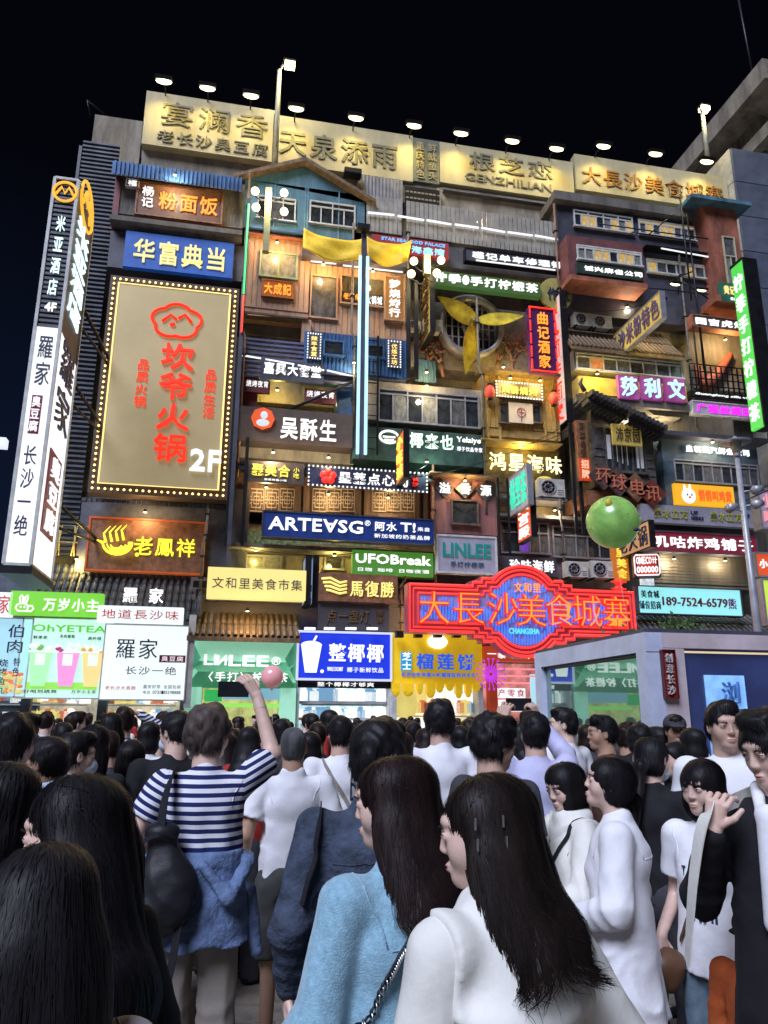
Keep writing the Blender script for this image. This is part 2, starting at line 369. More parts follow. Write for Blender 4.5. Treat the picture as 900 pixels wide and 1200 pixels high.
for i, (x, y) in enumerate(((192, 97), (243, 105), (294, 114), (347, 129), (417, 140), (485, 149), (540, 158), (600, 167), (652, 176), (707, 173), (768, 182), (828, 191))):
    words = ['leftmost', 'second from the left', 'third from the left', 'fourth from the left', 'fifth from the left', 'sixth from the left', 'seventh from the left', 'sixth from the right', 'fifth from the right', 'fourth from the right', 'third from the right', 'rightmost']
    words[6] = 'seventh from the left'
    words = words[:7] + ['fifth from the right', 'fourth from the right', 'third from the right', 'second from the right', 'rightmost']
    flood(x, y, 22.9, 'lit warm floodlight over the rooftop billboards, %s' % words[i], 150, s=1.45, group='floodlights along the rooftop billboards')
def pole_lamp(x, y0, y1, Y, label):
    a = at(x[0], y0, Y); b = at(x[1], y1, Y); t = thing('lamp_pole', label, 'lamp pole', (0, 0, 0))
    MB().tube([b, (b.x, b.y, a.z - .5)], [.11, .07], 8).build('pole', mat('pole_paint', (.45, .43, .3), .5), t)
    MB().box(a.x - .05, a.x + .38, Y - .15, Y + .15, a.z - .12, a.z - .05).build('lamp_head', blackm, t)
    MB().box(a.x, a.x + .36, Y - .13, Y + .13, a.z - .3, a.z - .125).build('lamp_face', LAMP, t)
    MB().tube([(b.x, Y, a.z - .5), (a.x, Y, a.z - .1)], .05, 6).build('arm', blackm, t)
    l = bpy.data.lights.new('lamp_light', 'POINT'); l.energy = 300; l.color = (1, .85, .4); l.shadow_soft_size = .15
    link(bpy.data.objects.new('lamp_light', l), t).location = (a.x + .15, Y - .1, a.z - .45)
pole_lamp((334, 322), 70, 195, 22.9, 'tall lit lamp pole standing in front of the second billboard')
pole_lamp((820, 830), 122, 190, 22.9, 'shorter lit lamp pole at the right end of the billboards')

# ================================================================ FACADE UNITS
def house(label, r, Yf, m, Yb=24, cat='facade house', name='facade_house', wall='wall'):
    X0, X1, Z0, Z1 = rect(*r, Yf); t = thing(name, label, cat)
    MB().box(X0, X1, Yf, Yb - .004, Z0, Z1).build(wall, m, t); t['r'] = (X0, X1, Z0, Z1)
    return t, X0, X1, Z0, Z1
def win(t, r, Y, cols, fm=wframe, **k): return window(t, rect(*r, Y), Y - .004, cols, fm, **k)
def slab(t, r, Yf, Yb, m, name='ledge'):
    X0, X1, Z0, Z1 = rect(*r, Yf); return MB().box(X0, X1, Yf, Yb, Z0, Z1).build(name, m, t)
def corrp(t, r, Y, m, pitch=.14, amp=.05, horiz=False, name='corrugated_sheet'):
    X0, X1, Z0, Z1 = rect(*r, Y); return corr(X0, X1, Z0, Z1, Y, pitch, amp, horiz).build(name, m, t)
# A1 upper left shack
t, *_ = house('dark concrete shack with a blue corrugated eave under the far left billboard', (137, 195, 284, 268), 22.8, dconc)
a, b, c, d = rect(133, 192, 284, 214, 22.5)
MB().add([(a, 22.3, d - .55), (b, 22.3, d - .55), (b, 22.9, d), (a, 22.9, d)], [[0, 1, 2, 3]]).build('eave_board', navy, t)
corr(a, b, d - .5, d, 22.35, .13, .05).build('corrugated_eave', bluec, t)
slab(t, (128, 256, 284, 270), 22.3, 24, dconc)
t2, *_ = house('lower part of the dark concrete shack, above the big gold sign', (130, 270, 284, 330), 22.7, navy)
board('brown sign board with orange-red glowing noodle shop characters, top left', (163, 213, 258, 262), 22.6, .18, mat('board_brown', (.14, .06, .03), .5), wood, [('粉面饭', (.24, .18, .97, .82), OR, dict(bold=.04)), ('杨记', (.04, .1, .2, .8), WH, dict(vert=True, bold=.03))])
board('small grey square emblem board left of the noodle sign', (149, 210, 162, 220), 22.62, .08, navy, wframe, [('福', (.1, .1, .9, .9), WHs)], fr=.03)
board('deep blue pawnshop sign with thick pale gold characters', (148, 270, 272, 326), 22.5, .2, mat('board_blue', (.02, .10, .42), .5, emit=.10, ecol=(.02, .2, 1)), None, [('华富典当', (.07, .15, .95, .9), mat('lit_palegold', (.9, .75, .3), emit=.75, ecol=(.9, .72, .25)), dict(bold=.055))])
# side sign on the left flank of the shack
def projecting(label, px, pyt, pyb, Y, depth, wid, mface, mside, s='', mt=None, left=True, bold=.03, mframe=None, latin=None, vert=True, th=.14, front=True):
    """box sign perpendicular to the facade, text on its left or right face; spans Y-depth .. Y"""
    p0 = at(px, pyt, Y - depth); p1 = at(px, pyb, Y - depth); H = p0.z - p1.z
    t = thing('projecting_sign', label, 'sign', (p1.x, Y, p1.z), -math.pi / 2 if left else math.pi / 2)
    # local frame: face towards local -y, x runs along depth
    lo, hi = (0, depth) if left else (-depth, 0)
    MB().box(lo, hi, -th / 2, th / 2, 0, H).build('panel', mface, t)
    f = MB(); f.box(lo - .04, lo, -th / 2 - .02, th / 2 + .02, -.04, H + .04).box(hi, hi + .04, -th / 2 - .02, th / 2 + .02, -.04, H + .04).box(lo, hi, -th / 2 - .02, th / 2 + .02, H, H + .04).box(lo, hi, -th / 2 - .02, th / 2 + .02, -.04, 0)
    f.build('frame', mside, t)
    if s: text(t, s, (lo + .06, hi - .06, H * .03, H * .97), mt, y=-th / 2, vert=vert, bold=bold)
    return t
redpanel = mat('board_dark_red', (.16, .03, .03), .5)
projecting('narrow red edged vertical sign on the left flank of the top left shack', 133, 208, 268, 23.6, .8, 1, mat('lilac_panel', (.3, .2, .3), .5), redpanel, '湘菜小馆', WHs)
# A2 hotpot sign
goldp = mat('glowing_brass_sheet', (.34, .27, .15), .45, .35, emit=.24, ecol=(.85, .68, .34), var=.10, scale=.5)  # lit look of the sheet put into the brass as its own glow
RG = emi('redglow', (1, .028, .004), 1.15)
X0, X1, Z0, Z1 = rect(130, 322, 266, 586, 22.1)
t = board('huge gold hotpot sign framed by rows of glowing bulbs, red characters and a cloud emblem', (X0, X1, Z0, Z1, 0), 22.1, .5, mat('board_bronze', (.07, .045, .03), .5), None)
t.location = ((X0 + X1) / 2, 22.6, Z0); W, H = X1 - X0, Z1 - Z0
MB().box(-W / 2 + .3, W / 2 - .3, -.56, -.5, .3, H - .3).build('gold_face', goldp, t)
f = MB()
for q in (.27,):
    f.tube([(-W / 2 + q, -.57, q), (W / 2 - q, -.57, q), (W / 2 - q, -.57, H - q), (-W / 2 + q, -.57, H - q)], .03, 5, 0, True)
f.build('light_strip', emi('warmstrip', (1, .72, .25), 1.6), t)
BUL = emi('bulb', (1, .62, .20), 3.2)
bulbs(t, -W / 2 + .12, W / 2 - .12, .12, H - .12, -.53, .17, .036, BUL)
def relr(u0, v0, u1, v1): return (-W / 2 + u0 * W, -W / 2 + u1 * W, H * (1 - v1), H * (1 - v0))
text(t, '坎爷火锅', relr(.42, .30, .70, .86), RG, y=-.56, vert=True, bold=.04, depth=.1)
text(t, '品质火锅', relr(.26, .39, .36, .62), RG, y=-.56, vert=True, bold=.02)
text(t, '品质生活', relr(.77, .41, .87, .645), RG, y=-.56, vert=True, bold=.02)
text(t, '2F', relr(.71, .79, .94, .885), WHs, y=-.56, depth=.15, bold=.03)
cl = MB(); cxx, czz, rr = -W / 2 + .53 * W, H * .80, W * .12; pts = []
for k in range(40):
    th_ = 2 * math.pi * k / 40; rad = rr * (1.25 + .22 * abs(math.sin(2.5 * th_ + math.pi / 4)))
    pts.append((cxx + rad * math.cos(th_) * 1.1, -.60, czz + rad * math.sin(th_) * .85))
cl.tube(pts, .05, 6, 0, True); cl.tube([(cxx - rr * .9, -.6, czz - .05), (cxx - rr * .4, -.6, czz + .2), (cxx, -.6, czz + .05)], .045, 6); cl.tube([(cxx + rr * .1, -.6, czz + .1), (cxx + rr * .5, -.6, czz + .25), (cxx + rr * .95, -.6, czz)], .045, 6)
cl.ell((cxx - rr * .25, -.6, czz - .12), (.09, .04, .07)); cl.build('cloud_emblem', RG, t)
# A3 lower left: wall and wooden sign
t, *_ = house('plain dark blue-grey wall bay with a corrugated strip under the gold sign', (96, 588, 268, 695), 23.2, mat('slate_paint', (.10, .11, .15), .7, var=.3))
corrp(t, (96, 583, 268, 597), 22.9, navy, .14, .05)
board('carved brown wooden sign with glowing yellow phoenix emblem and characters', (107, 607, 236, 672), 22.9, .2, wood, mat('red_trim', (.35, .06, .02), .5, emit=.25, ecol=(1, .2, .02)), [('老鳳祥', (.38, .3, .94, .72), emi('acidyellow', (1, .95, .05), 1.3), dict(bold=.04))])
e = at(137, 637, 22.68); m = MB()
def ar(r0, a0, a1, t0, t1, dx=0, dz=0): m.tube([(e.x + dx + r0 * math.cos(math.radians(a0 + (a1 - a0) * k / 10)), 22.66, e.z + dz + r0 * .8 * math.sin(math.radians(a0 + (a1 - a0) * k / 10))) for k in range(11)], [t0 + (t1 - t0) * k / 10 for k in range(11)], 6)
ar(.38, 170, 370, .03, .075); ar(.27, 185, 350, .02, .05); ar(.17, 190, 340, .02, .05, .0, -.02)
for k in range(4): m.tube([(e.x - .30 + .16 * k, 22.66, e.z + .02 + .03 * k), (e.x - .38 + .16 * k, 22.66, e.z + .28 + .04 * k), (e.x - .22 + .15 * k, 22.66, e.z + .50 + .02 * k)], [.045, .03, .01], 5)
m.tube([(e.x - .38, 22.66, e.z), (e.x - .55, 22.66, e.z + .08)], [.05, .02], 5).ell((e.x + .58, 22.66, e.z - .3), (.06, .03, .06))
tag(m.build('phoenix_emblem', emi('acidyellow', (1, .95, .05), 1.3)), 'glowing yellow phoenix emblem at the left of the wooden sign', 'emblem')
# A4 tiled roof, lower left
t = thing('tiled_roof', 'dark tiled roof over the drink posters at lower left', 'roof')
a = at(20, 735, 21.6); b = at(232, 718, 21.6); c_ = at(60, 668, 23.4)
tiles(t, a.x, b.x, 22.05, at(150, 727, 22.05).z, 23.4, at(150, 668, 23.4).z, 24, 6, tile_m)
MB().tube([(b.x, 22.0, at(230, 727, 22.0).z + .1), (b.x, 23.4, at(230, 672, 23.4).z + .1)], .1, 6).build('verge', tile_m, t)
t = thing('shop_unit', 'dark back wall and structure behind the drink posters at lower left', 'shop front')
a, b, c, d = rect(-60, 735, 218, 850, 22.3)
MB().box(a, b, 22.6, 23.9, d - .3, d + .4).build('fascia', navy, t)
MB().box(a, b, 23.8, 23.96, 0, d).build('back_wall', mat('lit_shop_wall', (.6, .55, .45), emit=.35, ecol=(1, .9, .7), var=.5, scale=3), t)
for k, x in enumerate((-40, 30, 120, 216)):
    q = at(x, 830, 22.4).x; MB().box(q - .12, q + .12, 22.3, 22.55, 0, 4).build('post', navy, t)
# hanging merchandise
mc = [emi('goods%d' % i, c, s) for i, (c, s) in enumerate((((1, .8, .25), .8), ((1, 1, .95), 1.2), ((.9, .25, .1), .6), ((.3, .6, .9), .6), ((.95, .9, .3), .7)))]
gm = [MB().box(-.14, .14, -.1, .1, -.2, .2).ell((0, 0, .2), (.12, .08, .1), 8, 5).mesh('goods_package', m) for m in mc] + [MB().box(-.14, .14, -.1, .1, -.2, .2).mesh('goods_package', dconc)]
def goods(px0, px1, Y, z0, z1, label, n=14, rows=3, shelfm=None, pal=None):
    a = at(px0, 830, Y).x; b = at(px1, 830, Y).x; t = thing('goods_shelf', label, 'shelf')
    for j in range(rows):
        z = z0 + (z1 - z0) * j / rows
        MB().box(a, b, Y, Y + .4, z - .04, z).build('shelf_board', shelfm or wframe, t)
        for i in range(n): inst('goods_package', random.choice(pal or gm), t, (a + (b - a) * (i + .5) / n, Y + .2, z + .22), (random.uniform(.6, 1.2), 1, random.uniform(.6, 1)))
    return t
goods(-10, 25, 23.2, 1.4, 3.2, 'packed goods shelf under the food poster at the far left', 5)
goods(36, 100, 23.2, 1.4, 3.2, 'bright goods shelf with yellow packages under the drinks poster', 12)
goods(125, 205, 23.2, 1.4, 3.2, 'goods shelf under the white poster', 14)
# A5 shop light boxes
LBX = emi('lightbox_white', (.86, .97, 1), 1.05); LBG = emi('lightbox_green', (.22, .75, .05), .85); LBC = emi('lightbox_mint', (.62, 1, .85), .95)
NB = mat('ink_navy', (.02, .03, .08), .5); NR = mat('ink_red', (.55, .03, .04), .5, emit=.25, ecol=(1, .1, .1))
t = board('green light box with a white rabbit emblem and four white characters', (13, 692, 119, 723), 21.5, .25, LBG, None, [('万岁小主', (.35, .22, .97, .85), WH, dict(bold=.045))])
W, H = t['wh']; m = MB(); bx = -W / 2 + W * .16; K = H / .95
def rb(P, r_=.022): m.tube([(bx + x * K, -.29, z * K) for x, z in P], r_, 5)
rb([(-.20, .14), (-.30, .24), (-.27, .38), (-.16, .44), (0, .44), (.12, .38), (.16, .26), (.10, .14), (-.20, .14)]); rb([(-.14, .44), (-.19, .68), (-.13, .78), (-.07, .68), (-.06, .45)]); rb([(-.02, .45), (.02, .70), (.09, .78), (.12, .66), (.05, .43)])
rb([(.14, .34), (.30, .36), (.36, .24), (.28, .14), (.10, .14)]); m.ell((bx - .12 * K, -.29, .30 * K), (.025, .02, .03), 6, 4).ell((bx + .02 * K, -.29, .30 * K), (.025, .02, .03), 6, 4)
m.build('rabbit_emblem', WH, t)
board('white light box edge with red mark at the far left of the photo', (-25, 693, 12, 723), 21.5, .25, LBX, None, [('家', (.6, .1, .95, .9), NR)])
board('white light box with five handwritten style red characters', (115, 709, 214, 731), 21.4, .3, LBX, None, [('地道長沙味', (.04, .18, .96, .85), NR, dict(bold=.02))])
board('tall food poster light box at the far left edge with brush characters', (-30, 724, 28, 816), 21.7, .2, emi('lightbox_blue', (.45, .8, 1), .85), wframe, [('伯肉', (.58, .06, .92, .46), NB, dict(vert=True)), ('烧烤鱼丸', (.5, .52, .68, .98), NB, dict(vert=True)), ('特色', (.75, .5, .88, .75), NB, dict(vert=True))], fr=.03)
fp = MB(); random.seed(3)
for k in range(60):
    p = at(random.uniform(2, 24), random.uniform(788, 812), 21.66); fp.ell((p.x, 21.68, p.z), (.08, .02, .05), 6, 4, random.randint(0, 2))
tag(fp.build('food_picture', [emi('food_red', (.9, .25, .1), .8), emi('food_orange', (1, .6, .2), .9), emi('food_green', (.5, .8, .3), .8)]), 'picture of skewered snacks at the foot of the far left poster', 'picture')
t = board('mint drinks poster light box with three fruit tea cups and green lettering', (29, 724, 125, 818), 21.7, .2, LBC, wframe, [('OhYETEA', (.1, .08, .92, .17), emi('leafgreen', (.12, .62, .03), .9), dict(bold=.03)), ('好喝到跳舞', (.08, .9, .45, .95), NB), ('万岁小主茶', (.6, .9, .88, .95), NB), ('鲜果茶', (.12, .22, .28, .27), NB), ('多肉葡萄', (.41, .20, .58, .25), NB), ('满杯橙', (.72, .22, .88, .27), NB)], fr=.03)
W, H = t['wh']
MB().box(-W * .4, W * .38, -.225, -.2, H * .10, H * .19).build('green_band', emi('leafgreen2', (.35, .85, .12), .9), t)
for u, c, c2 in ((-.27, (.45, .95, .5), (.3, .6, .2)), (.03, (.95, .35, .75), (.7, .05, .3)), (.31, (1, .75, .3), (1, .5, .1))):
    m = MB(); z0, z1 = H * .14, H * .56; x = W * u; w0, w1 = W * .075, W * .125
    m.prism([(x - w0, z0), (x + w0, z0), (x + w1, z1), (x - w1, z1)], -.27, -.226)
    m.box(x - w1 - .03, x + w1 + .03, -.28, -.226, z1, z1 + .05, 1)
    for k in range(9): m.ell((x + random.uniform(-w1, w1), -.26, z1 + random.uniform(.05, .2)), (.08, .03, .07), 6, 4, random.choice((1, 2)))
    m.box(x - .12, x + .12, -.285, -.27, (z0 + z1) / 2 + .1, (z0 + z1) / 2 + .4, 1)
    m.build('cup_picture', [emi('cup%.1f' % c[0] + '%.2f' % c[2], c, .95), emi('cupw', (.9, 1, .9), .9), emi('fruit%.2f' % c2[0], c2, .7)], t)
t = board('large white poster light box with black brush name and small red tag', (125, 732, 215, 820), 21.65, .22, LBX, wframe, [('羅家', (.12, .16, .66, .48), NB, dict(bold=.02)), ('长沙一绝', (.26, .55, .9, .68), NB), ('老长沙大香肠', (.05, .82, .42, .88), NR), ('嘉安好茶 全国包邮', (.5, .80, .96, .86), NB), ('电话 0731-85198888', (.5, .88, .96, .93), NB)], fr=.03)
W, H = t['wh']; MB().box(W * .17, W * .49, -.25, -.22, H * .5, H * .6).build('red_tag', mat('tag_plum', (.25, .02, .08), .5), t); text(t, '臭豆腐', (W * .19, W * .47, H * .51, H * .59), WHs, y=-.25, depth=.01)
tn = thing('roof_letters', 'two white glowing characters standing on the tiled roof', 'sign')
a, b, c, d = rect(144, 687, 192, 709, 21.9); text(tn, '羅 家', (a, b, c, d), WH, y=21.9, depth=.1, bold=.04)
projecting('pale blue upright light box closing the right side of the white poster', 219, 722, 828, 22.6, .9, 1, emi('lightbox_pale', (.6, .85, 1), .8), wframe)
# ---- tall pillar sign, far left
a = at(36, 662, 17); b = at(5, 655, 17); zt = at(90, 212, 17).z; zm = at(62, 384, 17).z
PX0, PX1, PZ0 = b.x, a.x, a.z; PW = PX1 - PX0
t = thing('pillar_sign', 'tall two-sided pillar sign leaning over the left edge, dark hotel top and white lower box', 'sign', (0, 0, 0))
MB().box(PX0, PX1, 17.003, 19.0, zm, zt).build('upper_box', slat, t)
MB().box(PX0, PX1, 17, 19.003, PZ0, zm - .003).build('lower_box', emi('pillar_white', (.93, .95, 1), 1.15), t)
m = MB()
for z in [zm + .12 * k for k in range(int((zt - zm) / .12))]: m.box(PX0 + .03, PX1 - .03, 16.97, 17.0, z, z + .06)
m.build('louvre_slats', slat, t)
m = MB(); 
for (x, y) in ((PX0, 16.98), (PX1, 16.98), (PX1, 19.0)): m.box(x - .035, x + .035, y - .035, y + .035, PZ0, zt)
for z in (PZ0, zt): m.box(PX0, PX1, 16.95, 17.0, z - .03, z + .03).box(PX1, PX1 + .03, 17, 19, z - .03, z + .03)
m.build('frame', wframe, t)
MB().box(PX0 - .05, PX1 + .05, 16.95, 19.05, PZ0 - .2, PZ0 - .035).build('base_cap', blackm, t)
u = PX0 + PW * .25; v = PX1 - PW * .25
lz = lambda y: at(60, y, 17).z
text(t, '米亚酒店', (u, v, lz(350), lz(250)), emi('icewhite', (.7, .95, 1), 1.5), y=16.97, vert=True, bold=.03, fill=.8)
text(t, '4F', (u + .02, v, lz(366), lz(356)), WH, y=16.97, bold=.03)
text(t, '羅家', (u - .04, v + .06, lz(455), lz(392)), NB, y=17, vert=True, bold=.01)
MB().box(u, v - .05, 16.96, 17, lz(510), lz(465)).build('red_tag', mat('tag_plum', (.25, .02, .08), .5), t)
text(t, '臭豆腐', (u, v - .05, lz(509), lz(466)), WHs, y=16.96, vert=True)
text(t, '长沙一绝', (u - .04, v, lz(632), lz(522)), NB, y=17, vert=True, bold=.015)
m = MB().ring(((PX0 + PX1) / 2, 16.95, lz(224)), .26, .035, 20); q = (PX0 + PX1) / 2; zq = lz(224)
m.tube([(q - .2, 16.95, zq - .08), (q - .08, 16.95, zq + .12), (q, 16.95, zq - .05), (q + .08, 16.95, zq + .12), (q + .2, 16.95, zq - .08)], .035, 5)
m.build('emblem', emi('emblem_orange', (1, .5, .05), 1.1), t)
# side face of the pillar, facing +x
def sidetext(t, s, y0, y1, z0, z1, X, m, bold=.02):
    n = len(s)
    for i, c in enumerate(s):
        me, e = glyph(c, m, bold); h = (z1 - z0) / n
        inst('character', me, t, (X + .03, (y0 + y1) / 2, z1 - h * (i + .5)), ((y1 - y0) * .95, h * .92, .04), (math.pi / 2, 0, math.pi / 2))
sl = lambda y: at(75, y, 18).z
sidetext(t, '米亚酒店', 17.2, 18.8, sl(380), sl(262), PX1, emi('icewhite', (.7, .95, 1), 1.5))
sidetext(t, '羅家', 17.2, 18.8, sl(510), sl(405), PX1, NB, .01)
MB().box(PX1, PX1 + .03, 17.4, 18.6, sl(630), sl(535)).build('red_tag', mat('tag_plum', (.25, .02, .08), .5), t)
sidetext(t, '臭豆腐', 17.5, 18.5, sl(628), sl(537), PX1 + .02, WHs)
m = MB(); m.tube([(PX1 + .04, 18 + .75 * math.cos(k / 20 * 2 * math.pi), sl(240) + .55 * math.sin(k / 20 * 2 * math.pi)) for k in range(20)], .04, 5, 0, True)
m.tube([(PX1 + .04, 17.5, sl(240) - .2), (PX1 + .04, 17.8, sl(240) + .3), (PX1 + .04, 18, sl(240)), (PX1 + .04, 18.2, sl(240) + .3), (PX1 + .04, 18.5, sl(240) - .2)], .05, 5); m.build('emblem', emi('emblem_orange', (1, .5, .05), 1.1), t)
for z in (lz(300), lz(400), lz(560)):
    MB().tube([(PX1 - .1, 19, z), (PX1 + .3, 23.8, z)], .05, 5).tube([(PX1 - .1, 19, z - .6), (PX1 + .3, 23.8, z)], .04, 5).build('bracket', blackm, t)
q = thing('pillar_support', 'dark wall block behind the foot of the tall pillar sign', 'wall')
MB().box(at(-150, 700, 23.3).x, at(58, 700, 23.3).x, 23.3, 23.7, 0, at(20, 668, 23.3).z).build('wall', mat('slate_paint', (.10, .11, .15), .7, var=.3), q)
p = at(0, 520, 15); q = MB().box(p.x - .3, p.x + .12, 14.9, 15.1, p.z - .08, p.z + .1).tube([(p.x - .3, 15, p.z), (p.x - 3, 15, p.z - .5), (p.x - 3, 15, 0)], .06).build('street_light', [emi('coolwhite', (.8, .85, 1), 1)])
tag(q, 'grey street light head poking in at the left edge of the photo', 'street light')
# ================================================================ B column: gabled house and below
t, a, b, c, d = house('teal plank house with a gabled roof and white windows below the second billboard', (287, 210, 427, 284), 22.9, teal)
pk = at(357, 196, 22.9); l = at(284, 211, 22.9); r_ = at(427, 236, 22.9)
MB().prism([(a, d - .01), (b, d - .01), (b, r_.z - .05), (pk.x, pk.z), (a, d + .01)], 22.9, 23.8).build('gable', teal, t)
MB().prism([(a - .35, l.z - .12), (pk.x, pk.z + .05), (b + .35, r_.z - .2), (b + .35, r_.z - .08), (pk.x, pk.z + .2), (a - .35, l.z)], 22.6, 23.9).build('roof', btile_m, t)
for x in (.25, .5, .52, .78): MB().box(a + (b - a) * x - .02, a + (b - a) * x + .02, 22.88, 22.9, c, d).build('batten', mat('teal_batten', (.16, .30, .36), .6), t)
win(t, (363, 235, 416, 269), 22.9, 4, top=.25); win(t, (302, 229, 346, 262), 22.9, 3, top=.2)
slab(t, (290, 262, 357, 274), 22.6, 22.9, bluec, 'awning')
t, a, b, c, d = house('tan timber shack with a green lit window left of the yellow cloth', (287, 270, 361, 372), 22.8, woodc)
planks(t, (a, b, c + .15, d), 22.8, 13, woodc); win(t, (305, 294, 348, 329), 22.76, 2, mat('green_frame', (.25, .36, .22), .5), kinds=(3,))
slab(t, (286, 366, 361, 372), 22.5, 22.9, dwood); slab(t, (291, 272, 357, 281), 22.6, 22.8, rust, 'fascia'); led(t, at(290, 368, 22.6), at(360, 374, 22.6), emi('pinkstrip', (1, .5, .35), .5), .025)
board('small glowing orange sign under the green lit window', (308, 328, 343, 350), 22.65, .1, emi('orangebox', (.6, .14, .01), .5), wood, [('大成記', (.04, .1, .96, .9), OR, dict(bold=.05))], fr=.03)
t, a, b, c, d = house('tan timber bay with a dark glass door and shop window behind the neon pole', (358, 302, 476, 400), 22.9, woodc)
planks(t, (a, b, c, d), 22.9, 19, woodc)
win(t, (364, 322, 395, 376), 22.86, 1, woodc, kinds=(1,)); win(t, (399, 322, 452, 362), 22.86, 2, woodc, kinds=(0,))
text(t, '老师傅', (at(402, 346, 22.8).x, at(422, 346, 22.8).x, at(410, 352, 22.8).z, at(410, 344, 22.8).z), OR, y=22.78); text(t, '火锅城', (at(428, 350, 22.8).x, at(448, 350, 22.8).x, at(438, 358, 22.8).z, at(438, 347, 22.8).z), WH, y=22.78)
led(t, at(364, 306, 22.7), at(394, 309, 22.7)); led(t, at(402, 311, 22.7), at(472, 319, 22.7))
slab(t, (354, 298, 478, 305), 22.4, 22.9, navy); slab(t, (354, 374, 364, 402), 22.6, 22.9, woodc, 'corner_board')
board('upright tan sign with thick white characters at the right of the timber bay', (452, 324, 473, 376), 22.7, .15, emi('tanbox', (.55, .24, .05), .45), woodc, [('梦烧烤行', (.15, .05, .85, .95), WH, dict(vert=True, bold=.05))], fr=.04)
# dark recess with louvred awning
t, a, b, c, d = house('dark recessed bay under the tan shack', (284, 372, 358, 398), 23.6, dconc)
t, a, b, c, d = house('dark recessed terrace behind the striped louvre awning', (282, 392, 415, 480), 23.7, conc)
for k in range(9):
    z = at(300, 398 + k * 5.2, 22.6).z
    MB().box(at(283, 400, 22.6).x, at(357 + k * 7, 420, 22.6).x, 22.5 - .0, 22.62, z - .07, z).build('louvre', mat('blue_louvre', (.16, .17, .30), .4, .4), t)
led(t, at(281, 416, 22.4), at(306, 420, 22.4)); led(t, at(311, 421, 22.4), at(345, 427, 22.4)); led(t, at(349, 428, 22.4), at(380, 434, 22.4)); led(t, at(383, 434, 22.4), at(413, 441, 22.4))
slab(t, (283, 418, 300, 500), 22.8, 23.4, redpanel, 'post'); slab(t, (395, 450, 413, 500), 22.9, 23.6, bluec, 'post')
MB().tube([at(335, 482, 22.5), at(416, 446, 22.5)], .05, 5).build('brace', blackm, t)
board('dark sign with blocky white characters hanging on the striped louvre awning', (306, 420, 379, 450), 22.4, .15, navy, None, [('嘉興大食堂', (.04, .12, .97, .78), WH, dict(bold=.06))])
board('small dark snack sign at the left under the louvre awning', (287, 443, 316, 461), 22.6, .1, redpanel, None, [('烧烤夜宵', (.05, .1, .95, .65), WHs, dict(bold=.02))])
board('small dark snack sign at the right under the louvre awning', (357, 455, 394, 474), 22.6, .1, redpanel, None, [('烧烤夜宵', (.05, .1, .95, .65), WHs, dict(bold=.02))])
# blue container
t, a, b, c, d = house('bright blue corrugated container room behind the neon pole', (357, 388, 476, 444), 22.5, bluec)
corr(a, b, c, d, 22.49, .12, .045).build('corrugated_sheet', bluec, t)
win(t, (379, 398, 403, 419), 22.42, 1, bluec, kinds=(0,)); win(t, (427, 403, 450, 421), 22.42, 1, bluec, kinds=(0,))
slab(t, (357, 436, 476, 446), 22.35, 22.5, navy)
for r, l, s in (((361, 391, 375, 421), 'left', '辣丰食堂'), ((455, 400, 469, 431), 'right', '优炼工坊')):
    board('narrow sign with a dotted bulb edge at the %s end of the blue container' % l, r, 22.35, .08, navy, None, [(s, (.22, .08, .78, .92), GOLD, dict(vert=True))], border=(.09, .018, WH))
# sign band
t, a, b, c, d = house('brown sign band with curved concrete underside over the tiled ledge', (280, 475, 413, 525), 22.3, mat('brown_band', (.085, .06, .05), .5))
text(t, '吴酥生', (at(328, 488, 22.3).x, at(396, 488, 22.3).x, at(360, 518, 22.3).z, at(360, 489, 22.3).z), WH, y=22.3, bold=.045, depth=.06)
p = at(308, 491, 22.27); MB().disc((p.x, 22.25, p.z), .36, 8, .05).build('octagon_emblem', emi('octored', (.95, .12, .02), .8), t)
MB().ell((p.x + .03, 22.19, p.z + .1), (.11, .03, .13)).ell((p.x, 22.19, p.z - .15), (.2, .03, .12)).build('portrait', emi('portrait', (.75, .85, .9), .8), t)
a, b, c, d = rect(272, 505, 414, 545, 22.9)
MB().prism([(a, c), (b, c), (b, d), (a, d + .2)], 22.9, 23.95).build('soffit', conc, t)
t2 = thing('gallery', 'green lit gallery with a row of sliding windows right of the neon pole', 'gallery')
a, b, c, d = rect(424, 445, 566, 502, 22.6); MB().box(a, b, 22.6, 23.99, c, d).build('wall', conc, t2)
a, b, c, d = rect(414, 498, 566, 548, 22.4); MB().box(a, b, 22.4, 23.9, c, d).build('sign_box', mat('green_dark', (.035, .075, .06), .5, var=.4), t2)
win(t2, (443, 455, 562, 503), 22.56, 7, gframe, kinds=(0, 1, 1, 3), top=.16)
a, b, c, d = rect(444, 498, 564, 538, 22.3)
text(t2, '椰来也', (at(479, 505, 22.4).x, at(532, 505, 22.4).x, at(500, 527, 22.4).z, at(500, 507, 22.4).z), emi('whitegreen', (.75, 1, .85), 1.6), y=22.4, bold=.05)
text(t2, 'Yelaiye', (at(535, 515, 22.4).x, at(563, 515, 22.4).x, at(550, 521, 22.4).z, at(550, 513, 22.4).z), WH, y=22.4)
text(t2, '椰子饮品专家', (at(535, 515, 22.4).x, at(565, 515, 22.4).x, at(550, 530, 22.4).z, at(550, 524, 22.4).z), WHs, y=22.4)
p = at(456, 512, 22.34); MB().tube([(p.x + .3 * math.cos(k / 16 * 6.283), 22.34, p.z + .2 * math.sin(k / 16 * 6.283)) for k in range(16)], .04, 5, 0, True).tube([(p.x - .2, 22.34, p.z), (p.x + .2, 22.34, p.z)], .03).tube([(p.x - .15, 22.34, p.z - .1), (p.x + .15, 22.34, p.z - .1)], .03).build('coconut_emblem', WH, t2)
